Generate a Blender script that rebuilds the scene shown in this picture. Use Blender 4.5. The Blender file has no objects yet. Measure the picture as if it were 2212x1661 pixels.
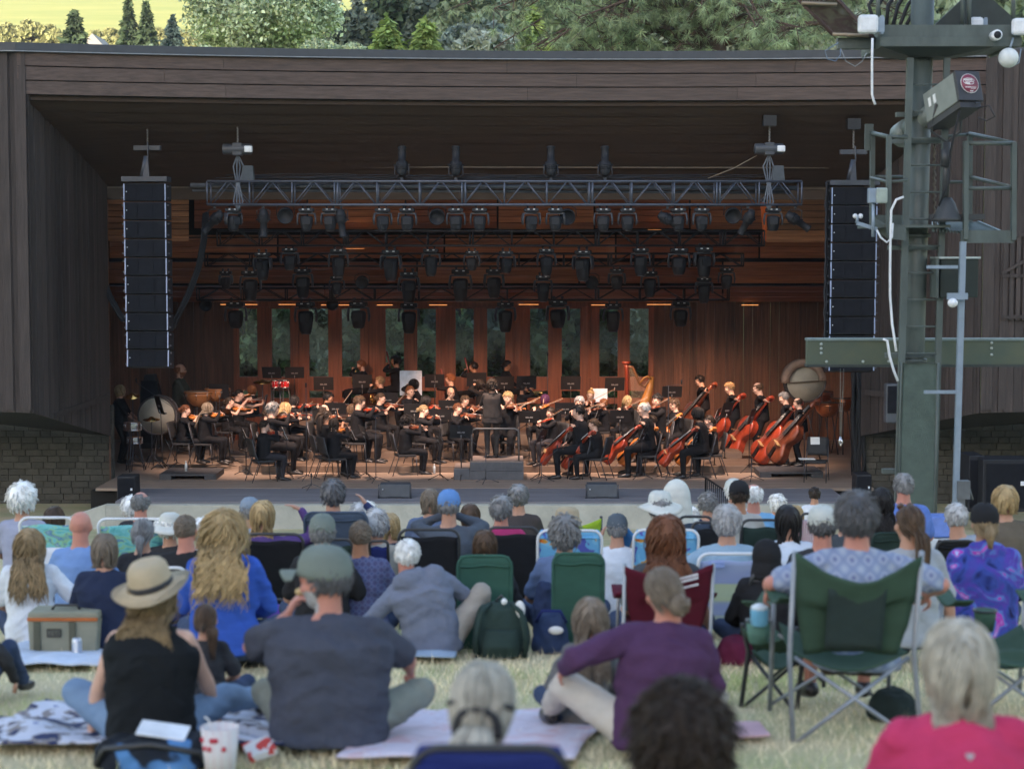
import bpy, math, random
import numpy as np
from mathutils import Vector, Matrix, Quaternion, noise
sc = bpy.context.scene
COL = sc.collection
PI = math.pi
R = math.radians
# ---------------------------------------------------------------- camera
PITCH = math.atan(0.070)
FPX = 4000.0                       # focal length in units of a 2212 px wide picture
cam_d = bpy.data.cameras.new("camera"); cam = bpy.data.objects.new("camera", cam_d); COL.objects.link(cam)
cam.rotation_euler = (PI/2 - PITCH, 0, 0)
cam_d.sensor_width = 36; cam_d.lens = FPX/2212*36; cam_d.clip_start = .3; cam_d.clip_end = 4000
cam_d.dof.use_dof = True; cam_d.dof.focus_distance = 40.5; cam_d.dof.aperture_fstop = 2.9
sc.camera = cam
# ---------------------------------------------------------------- world, sun, exposure
SUN_EL, SUN_AZ = R(6.5), R(205)    # azimuth measured clockwise from +Y: low sun behind the audience, to the left
w = bpy.data.worlds.new("World"); sc.world = w; w.use_nodes = True
wn = w.node_tree.nodes; bg = wn["Background"]
sky = wn.new("ShaderNodeTexSky"); sky.sky_type = 'NISHITA'; sky.sun_disc = False
sky.sun_elevation = SUN_EL; sky.sun_rotation = SUN_AZ; sky.air_density = 1.0; sky.dust_density = .7; sky.ozone_density = .8
w.node_tree.links.new(sky.outputs[0], bg.inputs[0]); bg.inputs[1].default_value = .15
sd = bpy.data.lights.new("sun", 'SUN'); sun = bpy.data.objects.new("sun", sd); COL.objects.link(sun)
sd.energy = 3.0; sd.angle = R(.5); sd.color = (1, .86, .62)
_dir = Vector((math.sin(SUN_AZ)*math.cos(SUN_EL), math.cos(SUN_AZ)*math.cos(SUN_EL), math.sin(SUN_EL)))
sun.rotation_euler = _dir.to_track_quat('Z', 'Y').to_euler()
sc.view_settings.view_transform = 'Standard'; sc.view_settings.look = 'None'; sc.view_settings.exposure = 2.42; sc.view_settings.gamma = 1
sc.view_settings.use_white_balance = True; sc.view_settings.white_balance_temperature = 6100; sc.view_settings.white_balance_tint = 20
sc.cycles.max_bounces = 6; sc.cycles.volume_bounces = 0; sc.cycles.use_denoising = True; sc.cycles.use_adaptive_sampling = True
try: sc.cycles.denoiser = 'OPENIMAGEDENOISE'
except Exception: pass
# ---------------------------------------------------------------- helpers
SP, CP = math.sin(PITCH), math.cos(PITCH)
def P(u, v, D):
    """world point seen at (u, v) of the 2212 px wide picture, D metres in front of the camera"""
    x = (u-1106)/FPX; y = -(v-830.5)/FPX
    Y = CP + y*SP; Z = y*CP - SP
    return Vector((x/Y*D, D, Z/Y*D))
def S(u, v, D):                    # the same for the 2500 px wide picture
    return P(u*.8848, v*.8848, D)
def proj(p):
    f = p[1]*CP - p[2]*SP; y = p[1]*SP + p[2]*CP
    return (1106 + FPX*p[0]/f, 830.5 - FPX*y/f)
def lawn_z(d):
    xs = [-400, -60, -2, 4.5, 8, 12, 17.5, 26, 35, 37.6, 60, 5000]
    zs = [-1.6, -1.6, -1.78, -2.0, -2.2, -2.62, -3.3, -4.25, -5.42, -5.55, -5.6, -5.6]
    return float(np.interp(d, xs, zs))
def rnd(a, b): return random.uniform(a, b)
random.seed(7)

def node(nt, t, **k):
    n = nt.nodes.new(t)
    for a, b in k.items():
        if a.startswith('i_'): n.inputs[int(a[2:]) if a[2:].isdigit() else a[2:].replace('_', ' ')].default_value = b
        else: setattr(n, a, b)
    return n
_M = {}
def mat(name, col, rough=.7, var=.18, scale=6, bump=0, bscale=25, metal=0, stretch=None, island=0, spec=.5, trans=0, alpha=1, emit=0, sheen=0, col2=None, coord='Object'):
    if name in _M: return _M[name]
    m = bpy.data.materials.new(name); m.use_nodes = True; nt = m.node_tree; L = nt.links.new
    b = nt.nodes["Principled BSDF"]
    b.inputs['Roughness'].default_value = rough; b.inputs['Metallic'].default_value = metal
    b.inputs['Specular IOR Level'].default_value = spec
    if trans: b.inputs['Transmission Weight'].default_value = trans
    if alpha < 1: b.inputs['Alpha'].default_value = alpha
    if sheen: b.inputs['Sheen Weight'].default_value = sheen
    c = (*col, 1)
    tc = node(nt, 'ShaderNodeTexCoord'); mp = node(nt, 'ShaderNodeMapping'); L(tc.outputs[coord], mp.inputs[0])
    if stretch: mp.inputs['Scale'].default_value = stretch
    nz = node(nt, 'ShaderNodeTexNoise', i_Scale=scale, i_Detail=5.0, i_Roughness=.62); L(mp.outputs[0], nz.inputs['Vector'])
    mx = node(nt, 'ShaderNodeMix', data_type='RGBA')
    c2 = (*col2, 1) if col2 else (*[min(1, x*(1+var)) for x in col], 1); c1 = c if col2 else (*[x*(1-var) for x in col], 1)
    mx.inputs[6].default_value = c1; mx.inputs[7].default_value = c2
    rp = node(nt, 'ShaderNodeMapRange', i_1=.32, i_2=.68); L(nz.outputs['Fac'], rp.inputs[0]); L(rp.outputs[0], mx.inputs[0])
    out = mx.outputs[2]
    if island:
        g = node(nt, 'ShaderNodeNewGeometry'); hs = node(nt, 'ShaderNodeHueSaturation')
        r2 = node(nt, 'ShaderNodeMapRange', i_3=1-island, i_4=1+island); L(g.outputs['Random Per Island'], r2.inputs[0])
        L(r2.outputs[0], hs.inputs['Value']); L(out, hs.inputs['Color']); out = hs.outputs[0]
    L(out, b.inputs['Base Color'])
    if emit: L(out, b.inputs['Emission Color']); b.inputs['Emission Strength'].default_value = emit
    if bump:
        n2 = node(nt, 'ShaderNodeTexNoise', i_Scale=bscale, i_Detail=3.0); L(mp.outputs[0], n2.inputs['Vector'])
        bp = node(nt, 'ShaderNodeBump', i_Strength=min(1, bump), i_Distance=.02); L(n2.outputs['Fac'], bp.inputs['Height']); L(bp.outputs[0], b.inputs['Normal'])
    _M[name] = m; return m

def link(o): COL.objects.link(o); return o
def tag(o, label=None, cat=None, group=None, kind=None):
    if label: o['label'] = label
    if cat: o['category'] = cat
    if group: o['group'] = group
    if kind: o['kind'] = kind
    return o
def empty(name, loc=(0,0,0), rz=0, label=None, cat=None, group=None, rot=None, sc_=1):
    o = bpy.data.objects.new(name, None); link(o); o.location = loc; o.rotation_euler = rot if rot else (0, 0, rz); o.empty_display_size = .1
    o.scale = (sc_,)*3
    return tag(o, label, cat, group)
def copy_tree(o, parent=None, label=None, loc=None, rz=None, sc_=None):
    c = o.copy(); COL.objects.link(c); c.parent = parent
    if label: c['label'] = label
    if loc is not None: c.location = loc
    if rz is not None: c.rotation_euler = (0, 0, rz)
    if sc_: c.scale = (sc_,)*3
    for ch in o.children: copy_tree(ch, c)
    return c
def rotm(d, up=(0,0,1)):
    """matrix whose +Z looks along d"""
    return Vector(d).to_track_quat('Z', 'Y').to_matrix()

class MB:
    def __init__(s): s.v = []; s.f = []; s.mi = []; s.sm = []; s.T = Matrix.Identity(4)
    def add(s, vs, fs, mi=0, smooth=False):
        n = len(s.v); T = s.T
        s.v += [tuple(T @ Vector(p)) for p in vs]
        s.f += [tuple(i+n for i in f) for f in fs]; s.mi += [mi]*len(fs); s.sm += [smooth]*len(fs); return s
    def box(s, c, d, rot=None, mi=0, taper=1):
        x, y, z = d[0]/2, d[1]/2, d[2]/2; t = taper
        vs = [(-x,-y,-z),(x,-y,-z),(x,y,-z),(-x,y,-z),(-x*t,-y*t,z),(x*t,-y*t,z),(x*t,y*t,z),(-x*t,y*t,z)]
        if rot is not None:
            Mx = rot if isinstance(rot, Matrix) else Matrix.Rotation(rot[0],3,'X') if len(rot) == 1 else (Matrix.Rotation(rot[2],3,'Z') @ Matrix.Rotation(rot[1],3,'Y') @ Matrix.Rotation(rot[0],3,'X'))
            vs = [Mx.to_3x3() @ Vector(p) for p in vs]
        vs = [(p[0]+c[0], p[1]+c[1], p[2]+c[2]) for p in vs]
        return s.add(vs, [(0,3,2,1),(4,5,6,7),(0,1,5,4),(1,2,6,5),(2,3,7,6),(3,0,4,7)], mi)
    def bar(s, a, b, w, h=None, mi=0):
        a = Vector(a); b = Vector(b); d = b-a; L = d.length
        if L < 1e-6: return s
        return s.box((a+b)/2, (w, h or w, L), rotm(d), mi)
    def tube(s, pts, r, n=8, mi=0, smooth=True, closed=False):
        pts = [Vector(p) for p in pts]; k = len(pts)
        rs = list(r) if hasattr(r, '__len__') else [r]*k
        vs = []; ref = None
        for i, p in enumerate(pts):
            if closed: d = pts[(i+1) % k]-pts[i-1]
            else: d = pts[min(i+1,k-1)]-pts[max(i-1,0)]
            if d.length < 1e-9: d = Vector((0,0,1))
            d.normalize()
            if ref is None: ref = d.orthogonal().normalized()
            ref = (ref - d*ref.dot(d)); ref = ref.normalized() if ref.length > 1e-6 else d.orthogonal().normalized()
            b = d.cross(ref)
            for j in range(n):
                a = 2*PI*j/n; vs.append(p + (ref*math.cos(a)+b*math.sin(a))*rs[i])
        fs = []
        for i in range(k if closed else k-1):
            for j in range(n):
                a, b2 = i*n, ((i+1) % k)*n; fs.append((a+j, a+(j+1)%n, b2+(j+1)%n, b2+j))
        if not closed: fs += [tuple(range(n-1,-1,-1)), tuple((k-1)*n+j for j in range(n))]
        return s.add(vs, fs, mi, smooth)
    def loft(s, rings, mi=0, smooth=True, caps=True):
        n = len(rings[0]); vs = [p for r in rings for p in r]; fs = []
        for i in range(len(rings)-1):
            for j in range(n): fs.append((i*n+j, i*n+(j+1)%n, (i+1)*n+(j+1)%n, (i+1)*n+j))
        if caps: fs += [tuple(range(n-1,-1,-1)), tuple((len(rings)-1)*n+j for j in range(n))]
        return s.add(vs, fs, mi, smooth)
    def eloft(s, secs, n=14, mi=0, smooth=True):
        """secs: (centre, rx, ry, [axis x], [axis y]) elliptic sections"""
        rings = []
        for c in secs:
            X = Vector(c[3]) if len(c) > 3 else Vector((1,0,0)); Y = Vector(c[4]) if len(c) > 4 else Vector((0,1,0))
            rings.append([Vector(c[0]) + X*c[1]*math.cos(2*PI*j/n) + Y*c[2]*math.sin(2*PI*j/n) for j in range(n)])
        return s.loft(rings, mi, smooth)
    def ell(s, c, r, rot=None, n=14, m=9, mi=0):
        vs = [(0,0,-1)]; 
        for i in range(1, m):
            t = -PI/2+PI*i/m
            vs += [(math.cos(t)*math.cos(2*PI*j/n), math.cos(t)*math.sin(2*PI*j/n), math.sin(t)) for j in range(n)]
        vs.append((0,0,1)); fs = [(0, 1+(j+1)%n, 1+j) for j in range(n)]
        for i in range(m-2):
            a = 1+i*n; fs += [(a+j, a+(j+1)%n, a+n+(j+1)%n, a+n+j) for j in range(n)]
        a = 1+(m-2)*n; fs += [(a+j, a+(j+1)%n, len(vs)-1) for j in range(n)]
        r = (r,)*3 if not hasattr(r, '__len__') else r
        vs = [Vector((p[0]*r[0], p[1]*r[1], p[2]*r[2])) for p in vs]
        if rot is not None: vs = [rot @ p for p in vs]
        return s.add([p+Vector(c) for p in vs], fs, mi, True)
    def lathe(s, prof, n=20, T=None, mi=0, smooth=True):
        rings = [[Vector((r*math.cos(2*PI*j/n), r*math.sin(2*PI*j/n), z)) for j in range(n)] for r, z in prof]
        if T is not None: rings = [[T @ p for p in r] for r in rings]
        return s.loft(rings, mi, smooth)
    def prism(s, poly, h, T=None, mi=0, smooth=False):
        n = len(poly); vs = [Vector((p[0], p[1], 0)) for p in poly]+[Vector((p[0], p[1], h)) for p in poly]
        if T is not None: vs = [T @ p for p in vs]
        s.add(vs, [tuple(range(n-1,-1,-1)), tuple(range(n, 2*n))], mi, False)
        n0 = len(s.v)-2*n
        fs = [(n0+i, n0+(i+1)%n, n0+n+(i+1)%n, n0+n+i) for i in range(n)]
        s.f += fs; s.mi += [mi]*n; s.sm += [smooth]*n; return s
    def grid(s, fn, nu, nv, mi=0, smooth=True):
        vs = [fn(i/nu, j/nv) for j in range(nv+1) for i in range(nu+1)]
        return s.add(vs, [(j*(nu+1)+i, j*(nu+1)+i+1, (j+1)*(nu+1)+i+1, (j+1)*(nu+1)+i) for j in range(nv) for i in range(nu)], mi, smooth)
    def mesh(s, name):
        me = bpy.data.meshes.new(name); me.from_pydata(s.v, [], s.f)
        me.polygons.foreach_set('use_smooth', s.sm); me.polygons.foreach_set('material_index', s.mi); me.update(); return me
    def build(s, name, mats, parent=None, loc=None, rz=0, bevel=0, label=None, cat=None, group=None, kind=None, solid=0, sub=0, origin=None):
        if origin is not None and parent is None and loc is None:
            o_ = Vector(origin); s.v = [tuple(Vector(p)-o_) for p in s.v]; loc = o_
        me = s.mesh(name)
        for m in (mats if isinstance(mats, (list, tuple)) else [mats]): me.materials.append(m)
        o = bpy.data.objects.new(name, me); link(o)
        if parent: o.parent = parent
        if loc is not None: o.location = loc
        if rz: o.rotation_euler = (0,0,rz)
        if solid: md = o.modifiers.new("s", 'SOLIDIFY'); md.thickness = solid; md.offset = 0
        if sub: md = o.modifiers.new("u", 'SUBSURF'); md.levels = sub; md.render_levels = sub
        if bevel: md = o.modifiers.new("b", 'BEVEL'); md.width = bevel; md.segments = 2; md.limit_method = 'ANGLE'
        return tag(o, label, cat, group, kind)

def np_mesh(name, V, F, mats, parent=None, smooth=False, loc=None, mi=None):
    """V (n,3) and F (m,k) arrays, k = 3 or 4"""
    me = bpy.data.meshes.new(name); m, k = F.shape
    me.vertices.add(len(V)); me.vertices.foreach_set('co', V.astype(np.float32).ravel())
    me.loops.add(m*k); me.loops.foreach_set('vertex_index', F.astype(np.int32).ravel())
    me.polygons.add(m); me.polygons.foreach_set('loop_start', np.arange(0, m*k, k, dtype=np.int32))
    try: me.polygons.foreach_set('loop_total', np.full(m, k, dtype=np.int32))
    except Exception: pass
    me.polygons.foreach_set('use_smooth', np.full(m, smooth))
    if mi is not None: me.polygons.foreach_set('material_index', mi.astype(np.int32))
    me.update(calc_edges=True); me.validate()
    for mm in (mats if isinstance(mats, (list, tuple)) else [mats]): me.materials.append(mm)
    o = bpy.data.objects.new(name, me); link(o)
    if parent: o.parent = parent
    if loc is not None: o.location = loc
    return o
def text_mesh(txt, size, depth=.002, align='CENTER'):
    c = bpy.data.curves.new("t", 'FONT'); c.body = txt; c.size = size; c.extrude = depth; c.align_x = align; c.align_y = 'CENTER'
    o = bpy.data.objects.new("t", c); link(o); bpy.context.view_layer.update()
    me = bpy.data.meshes.new_from_object(o.evaluated_get(bpy.context.evaluated_depsgraph_get()))
    bpy.data.objects.remove(o); bpy.data.curves.remove(c)
    return me
def text(name, txt, size, m, parent, loc, rot, depth=.002):
    me = text_mesh(txt, size, depth); me.materials.append(m)
    o = bpy.data.objects.new(name, me); link(o); o.parent = parent; o.location = loc; o.rotation_euler = rot
    return o
# ================================================================ the ground, the hill
def ground():
    ds = [-420,-60,-20,-2] + list(np.arange(0, 38, .5)) + [37.62, 44, 52, 62, 90, 130, 175, 240, 300, 380, 460, 700, 1500]
    xs = [-900,-300,-120,-60] + list(np.arange(-30, 30.1, .75)) + [60,120,300,900]
    def z(x, d):
        if d > 62: b = float(np.interp(d, [62,120,170,240,300,450,700,1500], [-5.6,1,13,26,38,66,150,220]))
        else: b = lawn_z(d)
        return b + (.035*noise.noise(Vector((x*.6, d*.6, 0))) if 0 < d < 36 else 0)
    V = np.array([(x, d, z(x, d)) for d in ds for x in xs]); n = len(xs)
    F = np.array([(j*n+i, j*n+i+1, (j+1)*n+i+1, (j+1)*n+i) for j in range(len(ds)-1) for i in range(n-1)])
    m = mat('lawn_ground', (.60,.50,.33), rough=1, spec=.05, scale=1.3, bump=.8, bscale=60, col2=(.42,.42,.24))
    cut = np.array([ds[j] >= 62 for j in range(len(ds)-1) for i in range(n-1)])
    tag(np_mesh('lawn', V, F[~cut], m, smooth=True), 'sloping lawn of dry tan grass going down to the stage', None, None, 'structure')
    hm = mat('hill_field', (.30,.34,.075), rough=1, scale=.09, col2=(.42,.41,.10), stretch=(.5,1,1))
    tag(np_mesh('hillside', V, F[cut], hm, smooth=True), 'bright yellow green vineyard hillside in late sun', None, None, 'structure')
    # unseen slope added behind the audience to keep low sun off lawn and stage
    mb = MB(); pts = [(x, 74+10*noise.noise(Vector((x*.01, 3, 0)))) for x in range(-1100, 901, 50)]
    rings = [[Vector((x, -420, -2)), Vector((x, -300, h)), Vector((x, -260, h*.6)), Vector((x, -170, -1.8))] for x, h in pts]
    mb.loft(rings, smooth=True, caps=True)
    mb.build('sun_block_ridge', mat('sun_block_dark', (.05,.07,.03), rough=1, scale=.1), kind='structure', label='unseen dark slope added behind the audience to block the low sun')
ground()

# ================================================================ the stage house
BW = empty('stage_house', (0, 37, -5.6), label='large dark wooden open-air stage house with curved fascia, brick base and windows at the back', cat='stage building')
BWI = BW.matrix_world.copy()
def part(mb, name, m, parent=None, **k):
    o = mb.build(name, m, **k); par = parent or BW; o.parent = par
    if par is BW: o.location = o.location - BW.location
    return o
wood_d = mat('weathered_siding', (.050,.038,.034), rough=.75, var=.3, scale=3, stretch=(8,8,.5), island=.28, bump=.5, bscale=12)
wood_f = mat('fascia_board', (.088,.060,.049), rough=.7, var=.3, scale=2.2, stretch=(.6,6,10), island=.12, bump=.4, bscale=8)
metal_r = mat('roof_metal', (.045,.052,.062), rough=.5, var=.1)
ceil_m = mat('dark_ceiling', (.055,.036,.024), rough=.8, var=.15, scale=2, stretch=(.3,6,1), bump=.3)
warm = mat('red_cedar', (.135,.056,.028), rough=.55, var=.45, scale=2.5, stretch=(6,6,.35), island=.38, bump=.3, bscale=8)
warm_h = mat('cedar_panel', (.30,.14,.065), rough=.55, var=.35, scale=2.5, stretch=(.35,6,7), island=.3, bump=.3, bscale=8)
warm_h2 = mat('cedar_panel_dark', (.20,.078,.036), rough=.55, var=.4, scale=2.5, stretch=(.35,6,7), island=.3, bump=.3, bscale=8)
dark = mat('gap_shade_black', (.012,.011,.010), rough=.9)  # near-black for gaps and backings, and for shade under the soffit

def siding(mb, a, b, zt, zb, bw=.125, t=.03, gap=.006, mi=0, batten=True):
    """vertical boards from a to b (x, y), tops zt(t) and bottoms zb(t)"""
    a = Vector((*a, 0)); b = Vector((*b, 0)); L = (b-a).length; d = (b-a)/L; nrm = Vector((d.y, -d.x, 0))
    n = max(1, round(L/bw)); k = 0; s = 0
    while s < L-.02:
        w_ = min(bw*random.choice((.8,1,1,1.25)), L-s); off = random.choice((0,.004,.010,.016)) if batten else rnd(0,.006)
        p = a + d*(s+gap/2); q = a + d*(s+w_-gap/2)
        t0, t1 = s/L, (s+w_)/L
        o = nrm*(off+t)
        vs = [(p.x,p.y,zb(t0)),(q.x,q.y,zb(t1)),(q.x,q.y,zt(t1)),(p.x,p.y,zt(t0))]
        vs += [(x+o.x, y+o.y, z) for x, y, z in vs]
        mb.add(vs, [(0,1,2,3),(7,6,5,4),(0,4,5,1),(1,5,6,2),(2,6,7,3),(3,7,4,0)], mi)
        s += w_
TOPZ = 4.17
LX, RX = P(52,0,37).x, P(2133,0,37).x          # front corners
LTX, RTX = P(222,0,41).x, P(1874,0,41).x       # throat
zf_bot = P(0,205,37).z
def front():
    for side in (0, 1):
        mb = MB()
        x0, x1 = (-13.5, LX) if side == 0 else (RX, 14.5)
        zb = -3.02
        siding(mb, (x0, 37), (x1, 37), lambda t: 4.02, lambda t: zb - (.14*t if side == 0 else .14*(1-t)), bw=.15)
        a, b = ((LX, 37.0), (LTX, 41)) if side == 0 else ((RTX, 41), (RX, 37.0))
        zt0, zt1 = zf_bot, P(0,402,41).z; zb0, zb1 = -3.16, P(0,942,41).z
        f = (lambda t: t) if side == 0 else (lambda t: 1-t)
        siding(mb, a, b, lambda t: zt0+(zt1-zt0)*f(t)+.02, lambda t: zb0+(zb1-zb0)*f(t), bw=.13)
        # sloping trim board on the splay
        A = Vector((a[0], a[1], 0)); B = Vector((b[0], b[1], 0))
        if side == 0: mb.bar(A.lerp(B,.25)+Vector((.045,-.045,-3.3)), A.lerp(B,.98)+Vector((.045,-.045,P(0,855,41).z)), .05, .12)
        else: mb.bar(A.lerp(B,.05)+Vector((-.06,-.06,P(0,846,41).z)), A.lerp(B,.55)+Vector((-.06,-.06,P(0,856,39).z)), .05, .12)
        part(mb, 'siding', wood_d, label='dark weathered vertical board siding')
        # corner board
        mb = MB(); cx = LX-.10 if side == 0 else RX+.10
        mb.box((cx, 36.945, (4.0-3.1)/2), (.22, .035, 7.1)); mb.box((LX-.42 if side == 0 else RX+.42, 36.945, .45), (.16,.035,7.1))
        part(mb, 'corner_board', wood_d)
        # underside and brick base
        mb = MB()
        xo = -13.5 if side == 0 else 14.5
        F = [(xo,36.99,zb-.02),(LX if side == 0 else RX,36.99,-3.16)]; T = (LTX if side == 0 else RTX, 41, zb1)
        mb.add([F[0],F[1],T,(xo,41,-3.5)], [(0,1,2,3)])
        part(mb, 'underside', dark)  # soffit shadow put into the near-black colour
        mb = MB()
        bx0, bx1 = (-13.5, P(228,0,41.2).x) if side == 0 else (P(1872,0,41.2).x, 14.5)
        z0, z1 = -5.62, -3.4; y = 41.2
        r_ = 0; z = z0
        while z < z1:
            h = .142; x = bx0 - rnd(0,.2)
            while x < bx1:
                L = rnd(.22,.42); xa, xb = max(x, bx0), min(x+L-.012, bx1)
                if xb-xa > .03: dd = rnd(0,.018); mb.box(((xa+xb)/2, y-dd/2+.1, z+h/2), (xb-xa, .2+dd, h-.009))
                x += L
            z += h
        mb.box(((bx0+bx1)/2, y+.16, (z0+z1)/2), (bx1-bx0-.01, .2, z1-z0))
        part(mb, 'brick_base', mat('grey_brick', (.070,.066,.054), rough=.9, var=.2, scale=5, island=.22, bump=.6))
    # curved fascia of three boards, roof edge and flashing
    us = np.linspace(0, 1, 29)
    def curve(t):
        u = 52+(2133-52)*t; v = 119-1.13e-5*(u-1330)**2
        D = TOPZ*FPX/(550-v); x = (u-1106)/FPX*D
        return x, min(39.0, D-.15)
    def strip(za, zb_, off, th, name, m, tt=us, **k):
        mb = MB(); rings = []
        for t in tt:
            x, y = curve(t); rings.append([Vector((x, y-off, za)), Vector((x, y-off, zb_)), Vector((x, y-off+th, zb_)), Vector((x, y-off+th, za))])
        mb.loft(rings, smooth=False)
        return mb
    H = (TOPZ-.17) - zf_bot; hb = H/3
    for i in range(3):
        mb = MB(); cuts = sorted([0, 1]+[rnd(.15,.4), rnd(.45,.62), rnd(.7,.9)])
        for c0, c1 in zip(cuts, cuts[1:]):
            tt = np.linspace(c0+.0002, c1-.0002, 9); m2 = strip(zf_bot+i*hb+.012, zf_bot+(i+1)*hb-.010, .03+.012*i, .05, '', None, tt)
            n = len(mb.v); mb.v += m2.v; mb.f += [tuple(q+n for q in f_) for f_ in m2.f]; mb.mi += m2.mi; mb.sm += m2.sm
        part(mb, 'fascia_board', wood_f)
    part(strip(zf_bot, TOPZ-.16, -.03, .05, '', None), 'fascia_backing', dark)
    part(strip(zf_bot-.16, zf_bot+.02, -.10, .04, '', None), 'ceiling_edge', ceil_m)
    # roof edge runs past the corners
    def rs(z0, z1, off, th):
        mb = MB(); pts = [(-13.5, 36.95)] + [curve(t) for t in us] + [(14.5, 37.0)]
        mb.loft([[Vector((x,y-off,z0)),Vector((x,y-off,z1)),Vector((x,y-off+th,z1)),Vector((x,y-off+th,z0))] for x, y in pts], smooth=False); return mb
    part(rs(TOPZ-.155, TOPZ, .14, 1.0), 'roof_edge', metal_r)
    part(rs(TOPZ-.175, TOPZ-.158, .15, .9), 'flashing', mat('flashing', (.25,.27,.30), rough=.4, metal=.3))
    mb = MB(); mb.box((.5, 45.6, TOPZ-.1), (28, 13.0, .14)); part(mb, 'roof', metal_r)
    # recess rails under the fascia
    for k in range(2):
        part(strip(zf_bot-.05-.055*k, zf_bot-.02-.055*k, -.16-.14*k, .03, '', None), 'soffit_rail', wood_d)
    # ceiling: sloping down from the fascia to the throat
    mb = MB(); yb = 41.3; zb_ = P(0,404,41.2).z
    n = 9
    for j in range(n):
        for i in range(len(us)-1):
            q = []
            for t, s_ in ((us[i], j/n), (us[i+1], j/n), (us[i+1], (j+1)/n-.006), (us[i], (j+1)/n-.006)):
                x, y = curve(t); bx = LTX+(RTX-LTX)*t
                q.append((x+(bx-x)*s_, y+.02+(yb-y)*s_, zf_bot-.13+(zb_-zf_bot+.13)*s_))
            mb.add(q, [(0,1,2,3)])
    part(mb, 'ceiling', ceil_m)
    mb = MB(); mb.grid(lambda a, b: Vector((lambda c, bx: (c[0]+(bx-c[0])*b, c[1]+.02+(yb-c[1])*b, zf_bot-.10+(zb_-zf_bot+.13)*b))(curve(a), LTX+(RTX-LTX)*a)), 24, 4); part(mb, 'ceiling_backing', ceil_m)
    mb = MB()
    for v, D in ((360, 40.55), (405, 41.28)):
        mb.bar(P(232 if v > 400 else 300, v, D), P(1866 if v > 400 else 1790, v+3, D), .03, .03)
    part(mb, 'ceiling_trim', mat('trim_tan', (.11,.085,.06), rough=.6))
    mb = MB(); mb.box(P(1101,320,40.0), (.38,.02,.02)); part(mb, 'ceiling_slot', mat('trim_tan', (.11,.085,.06)))
front()
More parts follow.
